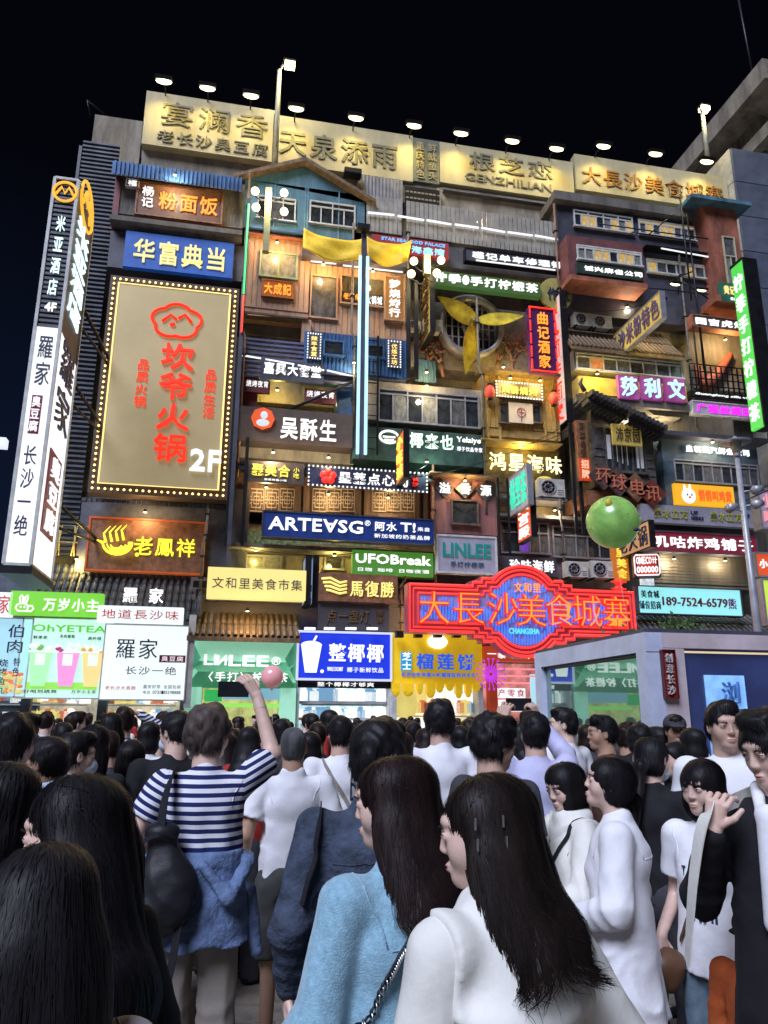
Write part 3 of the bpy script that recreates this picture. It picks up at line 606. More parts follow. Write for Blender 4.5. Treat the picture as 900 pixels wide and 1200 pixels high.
steel_ladder('black steel ladder left of the green lit gallery', 426, 442, 392, 533, 22.1, 11)
# neon pole
t = thing('neon_pole', 'dark pole edged by two ice blue neon tubes in the middle of the facade', 'pole')
a = at(427, 272, 21.4); b = at(420, 532, 21.4); MB().box(a.x - .065, a.x + .065, 21.42, 21.55, b.z - .1, a.z).build('post', navy, t)
for s in (-1, 1): MB().tube([(a.x + s * .12, 21.4, at(425, 300, 21.4).z), (a.x + s * .12, 21.4, b.z)], .05, 6).build('neon_tube', emi('iceblue', (.42, .75, 1), 1.5), t)
p = at(427, 270, 21.4); MB().box(p.x - .25, p.x + .15, 21.2, 21.5, p.z - .05, p.z + .12).build('cap_lamp', blackm, t)
# left neon post
t = thing('neon_post', 'thin post with green then red neon running down beside the gold sign', 'pole')
a = at(292, 232, 21.6); MB().box(a.x - .06, a.x + .06, 21.6, 21.72, at(280, 640, 21.6).z, a.z).build('post', navy, t)
MB().tube([(a.x, 21.55, at(290, 240, 21.6).z), (a.x, 21.55, at(285, 345, 21.6).z)], .035, 6).build('green_neon', emi('greenneon', (.15, 1, .4), 1), t)
MB().tube([(a.x, 21.55, at(285, 347, 21.6).z), (a.x, 21.55, at(284, 390, 21.6).z)], .035, 6).build('red_neon', emi('redneon', (1, .08, .05), 1.2), t)
for x, y0, y1 in ((276, 515, 640), (290, 513, 640), (272, 395, 640)):
    q = at(x, 520, 22.1); o = MB().box(q.x - .05, q.x + .05, 22.05, 22.15, at(x, y1, 22.1).z, at(x, y0, 22.1).z).build('steel_post', blackm)
    tag(o, {276: 'left one of two short black posts beside the yellow lit sign', 290: 'right one of two short black posts beside the yellow lit sign', 272: 'long black steel post right of the gold sign'}[x], 'post')
# globe lamp clusters
GL = emi('globe', (1, .90, .50), 2.6)
gme = MB().ell((0, 0, 0), (.135, .135, .135), 14, 10).mesh('globe', GL)
def cluster(label, pts, px, y0, y1, Y):
    t = thing('globe_lamp', label, 'lamp'); c = at(px, y0, Y); e = at(px, y1, Y)
    MB().box(c.x - .1, c.x + .1, Y - .1, Y + .1, e.z, c.z).build('post', mat('olive_post', (.3, .3, .16), .5, .3), t)
    l = bpy.data.lights.new('lamp_light', 'POINT'); l.energy = 170; l.color = (1, .82, .42); l.shadow_soft_size = .2; link(bpy.data.objects.new('lamp_light', l), t).location = (c.x, Y - .35, c.z - .4)
    for x, y in pts:
        p = at(x, y, Y); inst('globe', gme, t, p)
        MB().tube([(c.x, Y, p.z - .25), ((c.x + p.x) / 2, Y, p.z - .35), (p.x, Y, p.z - .16)], .02, 5).build('arm', blackm, t)
cluster('four glowing globes on a post in front of the teal gabled house', [(299, 224), (333, 226), (300, 243), (333, 248)], 315, 222, 296, 21.9)
cluster('four glowing globes on a post left of the propeller fan', [(485, 306), (517, 305), (482, 321), (512, 320)], 500, 300, 322, 21.7)
for x in (478, 487): q = at(x, 330, 22.3); tag(MB().box(q.x - .06, q.x + .06, 22.2, 22.32, at(x, 445, 22.3).z, q.z).build('steel_post', blackm), '%s dark post under the globe lamps near the fan' % ('left' if x == 478 else 'right'), 'post')
# yellow cloths
clo = mat('yellow_cloth', (.92, .60, .03), .7, var=.12, scale=2, bump=.3, bscale=8)
def cloth(label, q, Y):
    n, m = 24, 8; P = [at(*p, Y) for p in q]; vs = []
    for i in range(n + 1):
        for j in range(m + 1):
            u, v = i / n, j / m; p = (P[0] * (1 - u) + P[1] * u) * (1 - v) + (P[3] * (1 - u) + P[2] * u) * v
            p.z -= .25 * math.sin(math.pi * u); p.y += .04 * math.sin(u * 9 + v * 4) + .02 * math.sin(v * 11 - u * 5); vs.append(p)
    fs = [[i * (m + 1) + j, (i + 1) * (m + 1) + j, (i + 1) * (m + 1) + j + 1, i * (m + 1) + j + 1] for i in range(n) for j in range(m)]
    o = MB().add(vs, fs, True).build('hanging_cloth', clo); tag(o, label, 'cloth'); md = o.modifiers.new('s', 'SOLIDIFY'); md.thickness = .02
cloth('longer yellow cloth strung left of the neon pole', ((356, 267), (427, 279), (426, 303), (355, 292)), 21.9)
cloth('shorter yellow cloth strung right of the neon pole', ((430, 277), (483, 281), (477, 306), (431, 302)), 21.9)
# tiled ledge and row of restaurants
t = thing('tiled_eave', 'long dark tiled eave crossing under the brown and green signs', 'eave')
a = at(268, 545, 22.2); b = at(508, 556, 22.2); tiles(t, a.x, b.x, 22.2, at(390, 553, 22.2).z, 23.2, at(390, 553, 22.2).z + .4, 40, 1, tile_m)
t, a, b, c, d = house('dark timber restaurant front with carved white lattice panels', (272, 552, 512, 612), 23.0, dwood)
lat = MB(); n_ = 6
for k in range(n_ + 1):
    lat.box(-.5 + k / n_ - .02, -.5 + k / n_ + .02, -.01, .01, -.5, .5) if k in (0, 6) else None
for (x0, x1, z0, z1) in ((-.5, .5, .46, .5), (-.5, .5, -.5, -.46), (-.35, .35, .3, .34), (-.35, .35, -.34, -.3), (-.35, -.31, -.34, .34), (.31, .35, -.34, .34), (-.5, .5, -.02, .02), (-.02, .02, -.5, .5), (-.2, .2, .14, .18), (-.2, .2, -.18, -.14), (-.2, -.16, -.18, .18), (.16, .2, -.18, .18), (-.5, -.35, .12, .16), (.35, .5, .12, .16), (-.5, -.35, -.16, -.12), (.35, .5, -.16, -.12)): lat.box(x0, x1, -.01, .01, z0, z1)
lme = lat.mesh('lattice_panel', mat('lattice', (.62, .55, .48), .6, var=.2))
for x0 in (293, 311, 329, 367, 384, 400, 437, 454, 470):
    a, b, c, d = rect(x0, 572, x0 + 15, 600, 22.94); inst('lattice_panel', lme, t, ((a + b) / 2, 22.94, (c + d) / 2), (b - a, 1, d - c))
for x0 in (286, 346, 356, 417, 427, 486, 496): slab(t, (x0, 569, x0 + 6, 612), 22.85, 23, dwood, 'timber_post')
board('dark sign with bright yellow characters left of the bulb edged sign', (290, 539, 356, 568), 22.1, .15, mat('brown_band', (.085, .06, .05), .5), None, [('聚美合', (.07, .1, .76, .75), YE, dict(bold=.06)), ('小吃', (.8, .2, .92, .75), YE, dict(vert=True)), ('湖南特色小吃', (.3, .82, .7, .92), WHs)])
t = board('long navy sign with dotted bulb edge, red flower emblem and white characters', (362, 546, 500, 577), 22.0, .15, mat('board_ink', (.02, .025, .07), .5), None, [('墨莱点心局', (.24, .15, .85, .85), WH, dict(bold=.05)), ('长沙', (.87, .2, .93, .75), RE, dict(vert=True))], border=(.13, .022, WH))
W, H = t['wh']; m = MB()
for k in range(5): m.ell((-W * .34 + .14 * math.cos(k * 1.257 + .3), -.19, H / 2 + .14 * math.sin(k * 1.257 + .3)), (.12, .03, .12), 8, 6)
m.build('flower_emblem', RE, t)
# balcony + ARTEASG
t, a, b, c, d = house('grey balcony bay with green tinted glass behind the long blue sign', (268, 612, 512, 680), 23.3, conc)
slab(t, (270, 572, 287, 690), 22.7, 23.3, navy, 'post')
for x0, x1 in ((277, 352), (356, 440), (444, 508)): slab(t, (x0, 620, x1, 641), 22.9, 22.95, mat('green_glass', (.12, .17, .10), .15, var=.6, scale=9, emit=.12, ecol=(.5, .6, .3)), 'balcony_glass')
slab(t, (268, 640, 512, 647), 22.3, 23.3, dconc); win(t, (288, 650, 330, 668), 23.26, 2, gframe, kinds=(1, 3)); win(t, (380, 650, 402, 668), 23.26, 1, gframe, kinds=(0,))
bl = mat('board_royal', (.012, .035, .16), .4, emit=.08, ecol=(.02, .08, .6))
t = board('long royal blue drinks sign with big white Latin letters', (309, 599, 508, 638), 21.9, .3, bl, navy, [('ARTE', (.03, .2, .335, .72), WH, dict(bold=.035)), ('SG', (.43, .2, .575, .72), WH, dict(bold=.035)), ('®', (.585, .15, .62, .38), WHs), ('阿水', (.64, .15, .78, .58), WH, dict(bold=.04)), ('T!', (.80, .16, .89, .55), WH, dict(bold=.03)), ('来自', (.90, .3, .98, .5), WHs), ('新加坡的奶茶品牌', (.64, .66, .98, .86), WHs, dict(bold=.02))], fr=.03)
W, H = t['wh']; me, e = glyph('A', WH, .035); inst('lettering', me, t, (-W / 2 + W * .385, -.325, H * .54), (W * .085 / e[0], -H * .52 / e[1], -.04), (math.pi / 2, 0, 0))
board('green lit sign with rounded white Latin letters', (413, 644, 508, 676), 22.2, .2, emi('ufogreen', (.10, .36, .04), .55), None, [('UFOBreak', (.04, .14, .97, .55), WH, dict(bold=.05)), ('日咖 咖啡 日咖夜酒', (.05, .72, .95, .9), WHs)])
board('bright yellow light box with seven black characters', (244, 664, 358, 704), 21.8, .35, emi('yellowbox', (1, .83, .28), .95), None, [('文和里美食市集', (.04, .3, .97, .72), NB, dict(bold=.03))])
t = board('brown wooden sign with yellow striped wing emblem and three characters', (374, 671, 466, 707), 22.0, .2, wood, None, [('馬復勝', (.38, .2, .96, .85), mat('lit_soft_yellow', (.9, .75, .2), emit=.8, ecol=(1, .85, .25)), dict(bold=.045))])
W, H = t['wh']; m = MB()
for k in range(4): m.tube([(-W * .47 + .05 * k, -.23, H * (.78 - .13 * k)), (-W * .36, -.23, H * (.82 - .15 * k)), (-W * .24, -.23, H * (.66 - .13 * k)), (-W * .15, -.23, H * (.72 - .13 * k))], .035, 5)
m.build('wing_emblem', mat('lit_soft_yellow', (.9, .75, .2)), t)
board('dark stone panel with faint gold characters below the wing emblem sign', (373, 706, 456, 740), 22.15, .15, mat('stone_dark', (.05, .045, .055), .5), None, [('点一盏灯', (.12, .2, .72, .75), mat('dull_gold', (.22, .14, .06), .4, .4)), ('茶舍', (.8, .2, .92, .7), mat('dull_gold', (.22, .14, .06), .4, .4), dict(vert=True))])
for i, x in enumerate((360, 369)): projecting('%s upright pale blue light box between the yellow light box and the wooden sign' % ('left' if i == 0 else 'right'), x, 652, 707, 22.8, .9 - .3 * i, 1, emi('paleblue', (.35, .45, .7), .5), blackm)
# lower wall above shops
brick = mat('small_brick', (.12, .09, .095), .8, var=.4)
n = brick.node_tree; bt = n.nodes.new('ShaderNodeTexBrick'); bt.inputs['Scale'].default_value = 9; bt.inputs['Color1'].default_value = (.13, .09, .09, 1); bt.inputs['Color2'].default_value = (.09, .08, .09, 1); bt.inputs['Mortar'].default_value = (.22, .2, .2, 1)
mp = n.nodes.new('ShaderNodeMapping'); mp.inputs['Rotation'].default_value = (math.pi / 2, 0, 0); n.links.new(n.nodes['Texture Coordinate'].outputs['Object'], mp.inputs[0]); n.links.new(mp.outputs[0], bt.inputs[0]); n.links.new(bt.outputs[0], n.nodes['Principled BSDF'].inputs['Base Color'])
t, a, b, c, d = house('dark brick band running behind the signs above the shops', (224, 676, 572, 744), 22.8, brick)
slab(t, (224, 703, 572, 708), 22.6, 22.8, dconc)
for x in range(230, 480, 12): slab(t, (x, 690, x + 1.5, 704), 22.55, 22.6, blackm, 'railing_bar')
slab(t, (226, 688, 482, 690), 22.53, 22.6, blackm, 'rail')
# ---- shops
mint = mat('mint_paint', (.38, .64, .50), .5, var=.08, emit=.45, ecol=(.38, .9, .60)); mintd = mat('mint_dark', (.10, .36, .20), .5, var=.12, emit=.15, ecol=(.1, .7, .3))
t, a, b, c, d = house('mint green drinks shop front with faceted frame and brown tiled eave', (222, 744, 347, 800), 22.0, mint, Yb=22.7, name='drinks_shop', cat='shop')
sz = at(285, 806, 22).z
MB().box(a, b, 21.95, 22.7, sz, c).build('fascia_lip', mintd, t)
for s, x0, x1 in ((0, a, a + .42), (1, b - .42, b)): MB().box(x0, x1, 21.9, 22.7, 0, sz).build('jamb', mint, t)
for i in range(2):
    m = MB()
    xs = (a, a + .35) if i == 0 else (b, b - .35)
    m.add([(xs[0], 21.99, d), (xs[0], 21.99, c), (xs[1], 21.78, (c + d) / 2)], [[0, 1, 2]])
    m.build('facet', mintd, t)
MB().add([(a, 21.99, c + .55), (b, 21.99, c + .55), (b - .3, 21.7, c + .25), (a + .3, 21.7, c + .25), (a, 21.95, sz), (b, 21.95, sz)], [[0, 1, 2, 3], [3, 2, 5, 4]]).build('folded_band', mintd, t)
text(t, 'LI', (at(239, 775, 21.9).x, at(254, 775, 21.9).x, at(290, 780, 21.9).z, at(290, 768, 21.9).z), WH, y=21.9, bold=.05)
me, e = glyph('N', WH, .05); p = at(260, 774, 21.9); H_ = at(290, 768, 21.9).z - at(290, 780, 21.9).z; inst('lettering', me, t, (p.x, 21.9, p.z + .0), (-.26 / e[0], H_ / e[1], -.04), (math.pi / 2, 0, 0))
text(t, '®', (at(318, 775, 21.9).x, at(329, 775, 21.9).x, at(290, 779, 21.9).z, at(290, 769, 21.9).z), WH, y=21.9)
text(t, 'LEE', (at(268, 775, 21.9).x, at(315, 775, 21.9).x, at(290, 781, 21.9).z, at(290, 768, 21.9).z), WH, y=21.9, bold=.05)
text(t, '〈手打〉柠檬茶', (at(236, 790, 21.7).x, at(338, 790, 21.7).x, at(290, 800, 21.7).z, at(290, 787, 21.7).z), WH, y=21.68, bold=.05)
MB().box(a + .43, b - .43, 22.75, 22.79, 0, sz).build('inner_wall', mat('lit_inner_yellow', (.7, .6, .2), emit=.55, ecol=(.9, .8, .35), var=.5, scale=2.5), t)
for x0, x1, y0, y1, mm in ((240, 260, 808, 822, emi('menu_green', (.05, .6, .15), .7)), (262, 328, 806, 820, emi('menu_blue', (.3, .6, .8), .7)), (255, 330, 824, 829, emi('menu_lime', (.35, .9, .15), .9))): slab(t, (x0, y0, x1, y1), 22.4, 22.5, mm, 'menu_board')
te = thing('tiled_eave', 'brown tiled eave over the mint green drinks shop', 'eave')
tiles(te, a - .05, b + .05, 21.6, at(285, 747, 21.6).z, 22.7, at(285, 722, 22.7).z, 18, 2, btile_m)
t = thing('coconut_shop', 'blue coconut drinks shop with a lit white counter', 'shop')
a, b, c, d = rect(349, 740, 459, 806, 22.1)
MB().box(a - .02, a + .1, 22.0, 22.7, 0, d).build('jamb', wframe, t); MB().box(b - .1, b + .0, 22.0, 22.7, 0, d).build('jamb', wframe, t)
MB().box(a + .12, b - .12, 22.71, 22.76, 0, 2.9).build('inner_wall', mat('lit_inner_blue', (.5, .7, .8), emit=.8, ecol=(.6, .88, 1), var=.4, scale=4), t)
for z, mm in ((2.55, emi('stripblue', (.08, .3, .85), .9)), (2.05, wframe), (1.6, wframe)): MB().box(a + .12, b - .12, 22.3, 22.7, z, z + .08).build('shelf', mm, t)
for k in range(3): MB().box(a + .3 + k * 1.0, a + 1.1 + k * 1.0, 22.25, 22.3, 2.66, 2.9).build('menu_board', emi('menu_blue', (.3, .6, .8), .7), t)
goods(354, 454, 22.35, 1.5, 2.6, 'white lit counter shelf with cups inside the blue coconut shop', 18, 2, None, [gm[1], gm[3], gm[1]])
RB = emi('royalblue', (.008, .04, .80), .85)
t = board('royal blue light box with white cup emblem and three thick white characters', (351, 741, 457, 796), 21.9, .2, RB, emi('frame_white', (.7, .75, 1), .9), [('整椰椰', (.31, .2, .94, .66), WH, dict(bold=.06)), ('椰子新鲜饮品', (.52, .74, .93, .87), WHs, dict(bold=.03)), ('WHOLE COCONUT', (.31, .75, .48, .84), WHs)], fr=.06)
W, H = t['wh']; x = -W * .36
MB().prism([(x - .18, H * .12), (x + .14, H * .12), (x + .26, H * .68), (x - .3, H * .68)], -.25, -.2).ell((x - .02, -.22, H * .72), (.3, .04, .12)).tube([(x, -.24, H * .75), (x + .12, -.24, H * .93)], .03).ell((x + .3, -.22, H * .15), (.05, .03, .05)).build('cup_emblem', WH, t)
board('black strip sign with small white characters under the royal blue light box', (349, 797, 458, 807), 22.0, .12, blackm, None, [('整个椰椰才够爽', (.2, .15, .82, .85), WH, dict(bold=.03))])
for i, x in enumerate((363, 386, 411, 436)):
    p = at(x, 738, 21.6); t = thing('sign_lamp', 'small lit lamp over the blue coconut sign, %s of four' % ['first', 'second', 'third', 'last'][i], 'lamp'); MB().box(p.x - .15, p.x + .15, 21.5, 21.65, p.z, p.z + .06).build('lamp_face', WH, t); MB().tube([(p.x, 21.6, p.z + .05), (p.x, 22.1, p.z + .2)], .02).build('arm', blackm, t)
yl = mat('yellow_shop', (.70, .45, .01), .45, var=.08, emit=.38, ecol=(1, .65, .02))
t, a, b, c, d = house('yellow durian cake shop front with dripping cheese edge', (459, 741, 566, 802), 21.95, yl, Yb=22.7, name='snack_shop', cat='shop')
random.seed(5); m = MB(); x = a
while x < b - .1:
    w_ = random.uniform(.16, .3); h_ = random.uniform(.12, .5); m.box(x, min(x + w_, b), 21.88, 22.1, c - h_ * .6, c); m.ell((x + w_ / 2, 21.97, c - h_ * .6), (w_ / 2, .09, .13)); x += w_ + random.uniform(.02, .12)
m.build('drip_edge', yl, t)
for x0, x1 in ((a, a + .15), (b - .15, b)): MB().box(x0, x1, 21.95, 22.7, 0, c).build('jamb', wframe, t)
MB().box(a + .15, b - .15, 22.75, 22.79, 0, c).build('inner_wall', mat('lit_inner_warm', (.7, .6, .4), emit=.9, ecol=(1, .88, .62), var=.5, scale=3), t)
BLU = emi('neonblue', (.02, .12, .85), .9)
text(t, '榴莲饼', (at(486, 780, 21.9).x, at(558, 780, 21.9).x, at(520, 787, 21.9).z, at(520, 764, 21.9).z), BLU, y=21.95, bold=.06, depth=.1, fill=.85)
text(t, '长沙必吃非遗小吃榴莲饼传承手艺', (at(470, 790, 21.9).x, at(558, 790, 21.9).x, at(520, 794, 21.9).z, at(520, 788, 21.9).z), BLU, y=21.95, bold=.05)
p0, p1 = at(470, 764, 21.9), at(482, 786, 21.9); MB().box(p0.x, p1.x, 21.85, 21.945, p1.z, p0.z).build('blue_tag', emi('tagblue', (.02, .35, .8), .8), t); text(t, '芝士', (p0.x, p1.x, p1.z, p0.z), WH, y=21.85, vert=True, bold=.04)
p = at(513, 752, 21.85); MB().ell((p.x, 21.87, p.z), (.3, .08, .2), 16, 10).build('oval_lamp', emi('ovallamp', (1, .97, .8), 2), t)
for x in (468, 490, 513, 535, 556): p = at(x, 743, 21.6); MB().box(p.x - .11, p.x + .11, 21.5, 21.75, p.z - .1, p.z + .08).build('spot_lamp', blackm, t)
p = at(476, 823, 22.2); MB().ell((p.x, 22.2, p.z), (.33, .1, .55), 12, 10).build('durian_figure', emi('durian', (.85, .7, .2), .8), t)
for x0, x1 in ((485, 500), (504, 520), (524, 560)): slab(t, (x0, 806, x1, 826), 22.5, 22.6, random.choice(mc), 'poster')
goods(462, 562, 22.3, 1.2, 2.3, 'bright snack counter inside the yellow durian shop', 16, 2)
t, a, b, c, d = house('red-orange snack arcade entrance under the big neon sign', (567, 757, 760, 778), 22.2, emi('orangered', (.65, .07, .02), .55), Yb=22.7, name='snack_arcade', cat='shop')
text(t, '一寨吃遍大长沙', (at(570, 765, 22.2).x, at(652, 765, 22.2).x, at(610, 773, 22.2).z, at(610, 761, 22.2).z), WH, y=22.2, bold=.03)
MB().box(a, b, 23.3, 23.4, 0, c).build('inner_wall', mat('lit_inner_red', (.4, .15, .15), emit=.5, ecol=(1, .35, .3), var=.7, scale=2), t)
for j in range(3): led(t, (a + .1, 22.7 + j * .2, c - .2 - .2 * j), (b - .1, 22.7 + j * .2, c - .2 - .2 * j), emi('pinktube', (1, .3, .35), 1.0), .03)
for x0, y0, x1, y1, mm, s in ((571, 806, 616, 818, WHs, '特产零食'), (585, 820, 620, 834, WHs, '臭豆腐'), (622, 790, 640, 830, emi('panel_cyan', (.5, .85, 1), .9), '')):
    slab(t, (x0, y0, x1, y1), 22.9, 23, mm, 'lit_panel')
    if s: q = rect(x0, y0, x1, y1, 22.85); text(t, s, q, NR, y=22.88, bold=.03, fill=.8)
for x in (572, 640): q = at(x, 800, 22.4).x; MB().box(q, q + .25, 22.3, 22.6, 0, c).build('red_column', RE if x == 0 else mat('red_lacquer', (.4, .04, .02), .35, emit=.2, ecol=(1, .15, .05)), t)
p = at(575, 790, 21.9); m = MB()
for k in range(18): 
    an = k / 18 * 6.283; m.tube([(p.x + .1 * math.cos(an), 21.9, p.z + .1 * math.sin(an)), (p.x + .42 * math.cos(an), 21.85, p.z + .42 * math.sin(an))], .014, 4).ell((p.x + .44 * math.cos(an), 21.85, p.z + .44 * math.sin(an)), (.035, .035, .035), 6, 4)
    m.tube([(p.x + .05 * math.cos(an), 21.9, p.z + .05 * math.sin(an)), (p.x + .25 * math.cos(an + .17), 21.83, p.z + .25 * math.sin(an + .17))], .014, 4)
tag(m.build('firework_light', emi('purple', (.55, .05, .75), 1.1)), 'purple firework shaped light hanging at the arcade entrance', 'light')
# ---- small downlights, seen lamps plus others added as warm fill for the facade
dlm = MB().tube([(0, 0, 0), (0, 0, .09)], [.06, .045], 10).mesh('housing', blackm); dlf = MB().tube([(0, 0, -.012), (0, 0, -.002)], .05, 10).mesh('lamp_face', LAMP)
def down(px, py, Y, P, col, where):
    t = thing('downlight', 'tiny lit downlight ' + where, 'downlight', at(px, py, Y), 0, 'small downlights on the facade'); inst('housing', dlm, t, (0, 0, 0)); inst('lamp_face', dlf, t, (0, 0, 0))
    l = bpy.data.lights.new('lamp_light', 'POINT'); l.energy = P * 2.2; l.color = col; l.shadow_soft_size = .08; link(bpy.data.objects.new('lamp_light', l), t).location = (0, 0, -.12)
WM, YL, NT = (1, .64, .26), (1, .74, .18), (1, .80, .50)
for x, y, Y, P, cc, l in ((205, 205, 22.0, 35, NT, 'over the top left noodle sign'), (325, 284, 22.3, 45, WM, 'above the green lit window'), (379, 310, 22.4, 40, WM, 'over the glass door of the timber bay'), (437, 318, 22.4, 40, WM, 'over the shop window of the timber bay'),
    (325, 457, 23.1, 25, YL, 'at the left inside the louvred terrace'), (395, 470, 23.1, 25, YL, 'at the right inside the louvred terrace'), (320, 530, 21.9, 30, NT, 'under the brown band sign, left'), (385, 536, 21.9, 30, NT, 'under the brown band sign, right'),
    (312, 571, 22.55, 28, WM, 'before the left lattice panels'), (385, 579, 22.5, 28, WM, 'before the middle lattice panels'), (455, 583, 22.5, 28, WM, 'before the right lattice panels'), (300, 645, 22.6, 20, YL, 'in the balcony bay at left'), (392, 651, 22.6, 20, YL, 'in the balcony bay at right'),
    (500, 452, 22.0, 30, NT, 'over the gallery windows'), (500, 541, 21.8, 25, (.7, 1, .75), 'below the green lit sign box'), (590, 430, 22.5, 45, YL, 'on the relief wall under the fan'), (500, 436, 22.5, 30, WM, 'on the relief wall beside the blue shutter'), (598, 443, 22.1, 40, YL, 'at the left over the barbecue sign'), (633, 446, 22.1, 30, YL, 'at the right over the barbecue sign'),
    (612, 524, 22.6, 35, YL, 'over the glowing seafood characters'), (545, 563, 22.0, 28, WM, 'over the wine red room'), (650, 598, 22.4, 28, NT, 'over the purple window band'), (735, 360, 22.6, 45, NT, 'in the pale concrete recess'), (700, 438, 21.8, 35, YL, 'at the left of the yellow band'), (755, 402, 22.7, 25, YL, 'beside the grey tiled eave'),
    (730, 490, 21.5, 35, NT, 'above the gold plaque of the timber house'), (770, 498, 22.3, 35, NT, 'under the curved concrete underside'), (850, 398, 22.3, 35, WM, 'over the tentacle mural'), (835, 518, 21.9, 28, NT, 'above the lit characters of the blue-grey room'), (790, 655, 21.9, 28, NT, 'over the roller shutter, left'), (850, 657, 21.9, 28, NT, 'over the roller shutter, right'),
    (290, 716, 21.4, 25, WM, 'above the brown tiled eave'), (500, 722, 22.0, 25, NT, 'on the dark wall over the yellow shop'), (560, 260, 23.0, 25, NT, 'on the balcony with tube lights'), (170, 600, 22.5, 30, WM, 'above the carved wooden sign'), (90, 655, 23.0, 30, YL, 'by the wire chairs'), (415, 425, 22.0, 22, NT, 'below the windows of the blue container')):
    down(x, y, Y, P, cc, l)
# ================================================================ C column
t, a, b, c, d = house('grey corrugated upper wall with a steel grille under the middle billboards', (420, 205, 655, 262), 23.7, conc)
corrp(t, (424, 205, 472, 255), 23.6, gframe, .12, .04); slab(t, (520, 222, 650, 240), 23.5, 23.7, navy, 'duct')
for k in range(9): slab(t, (475 + k * 4.5, 218 + k * .5, 476 + k * 4.5, 256), 23.4, 23.45, blackm, 'grille_bar')
for k in range(5): slab(t, (474, 222 + k * 7, 515, 223.2 + k * 7), 23.38, 23.4, blackm, 'grille_bar')
slab(t, (512, 220, 517, 262), 23.4, 23.7, conc, 'pier'); slab(t, (404, 195, 424, 203), 23.2, 23.6, blackm, 'vent_cowl')
t, a, b, c, d = house('grey balcony ledge with a row of white tube lights', (415, 262, 662, 330), 22.9, mat('grey_band', (.10, .095, .10), .6, var=.3))
for k in range(44):
    q0 = at(432 + k * 5.2, 238 + k * .75, 22.8); MB().box(q0.x - .07, q0.x + .07, 22.8, 22.84, q0.z - 1.1, q0.z - .02 + .35).build('balustrade_slat', mat('slat_grey', (.33, .31, .27), .6), t) if k not in (8,) else None
for x0, y0, x1, y1 in ((431, 249, 462, 252), (466, 253, 497, 258), (500, 258, 529, 263), (533, 263, 561, 267), (564, 267, 592, 272), (595, 272, 624, 276), (627, 276, 655, 281)): led(t, at(x0, y0, 22.7), at(x1, y1, 22.7), WHs, .04)
board('red and blue seafood neon sign partly behind the yellow cloth', (436, 274, 526, 304), 22.5, .15, mat('board_red', (.28, .03, .03), .5, emit=.1, ecol=(1, .1, .1)), None, [('STAR SEAFOOD PALACE', (.12, .12, .95, .3), emi('skyblue', (.15, .5, 1), 1.1)), ('海鑫湾', (.5, .42, .95, .92), emi('skyblue2', (.3, .7, 1), 1.5), dict(bold=.05))])
t = board('navy bicycle repair shop sign with small white characters', (545, 291, 664, 320), 22.4, .2, navy, blackm, [('裘记单车修理铺', (.06, .15, .97, .75), WH, dict(bold=.05))], fr=.02)
W, H = t['wh']; led(t, (-W * .4, -.25, .03), (W * .38, -.25, .03))
board('green lit lemon tea sign with thick white characters over the fan', (505, 316, 634, 348), 22.2, .25, emi('lemongreen', (.06, .16, .035), .5), None, [('柠季·手打柠檬茶', (.02, .1, .98, .82), WH, dict(bold=.06))])
p = at(650, 346, 22.5); t = thing('round_sign', 'round yellow sign with two black characters behind the lemon tea sign', 'sign'); MB().disc((p.x, 22.5, p.z), .62, 20, .1).build('panel', mat('olive_yellow', (.35, .30, .08), .6), t); text(t, '作社', (p.x - .35, p.x + .55, p.z - .3, p.z + .25), NB, y=22.4, bold=.05)
projecting('narrow faded yellow banner sign beside the globe lamps', 507, 312, 388, 23.2, 1.3, 1, mat('banner_yellow', (.45, .36, .12), .6), blackm, '湘味老店', mat('dull_gold', (.22, .14, .06), .4), left=True)
# relief wall with fan
rel = mat('relief_concrete', (.15, .12, .09), .85, var=.5, scale=2.2, bump=1, bscale=9, dirt=(.06, .06, .055))
t, a, b, c, d = house('stained relief concrete wall around the giant propeller fan', (475, 350, 662, 446), 23.2, rel)
random.seed(11); m = MB()
def branch(p, ang, L, k):
    if k == 0 or L < .06: return
    q = (p[0] + L * math.cos(ang), 23.17, p[2] + L * math.sin(ang)); m.tube([p, q], [.012 * k, .009 * k], 4)
    for s in (-1, 1): branch(q, ang + s * random.uniform(.25, .6), L * random.uniform(.65, .85), k - 1)
for px_, py_, an in ((500, 440, 1.4), (520, 442, 1.8), (600, 440, 1.5), (625, 440, 1.7), (580, 438, 1.3)): p = at(px_, py_, 23.17); m = MB(); branch((p.x, 23.17, p.z), an, .55, 6); m.build('tree_relief', mat('relief_red', (.22, .11, .08), .8), t)
corrp(t, (487, 421, 511, 449), 23.12, teal, .1, .04, name='blue_shutter')
t = thing('propeller_fan', 'giant round wall fan with three yellow propeller blades and a barred opening', 'fan')
p = at(552, 383, 22.9); R0 = abs(at(590, 383, 22.9).x - p.x) * .98
MB().disc((p.x, 23.19, p.z), R0 * .92, 32, .02).build('opening', mat('dark_hole', (.02, .018, .022), .8), t)
rm = MB(); vs = []; N = 40
for k in range(N):
    ca, sa = math.cos(k / N * 6.2832), math.sin(k / N * 6.2832)
    for rr, yy in ((R0, 23.2), (R0, 22.75), (R0 * .86, 22.75), (R0 * .86, 23.2)): vs.append((p.x + rr * ca, yy, p.z + rr * sa))
fs = [[4 * k + j, 4 * k + (j + 1) % 4, 4 * ((k + 1) % N) + (j + 1) % 4, 4 * ((k + 1) % N) + j] for k in range(N) for j in range(4)]
rm.add(vs, fs, True).build('ring_housing', mat('ring_steel', (.27, .26, .27), .5, .3, var=.3), t)
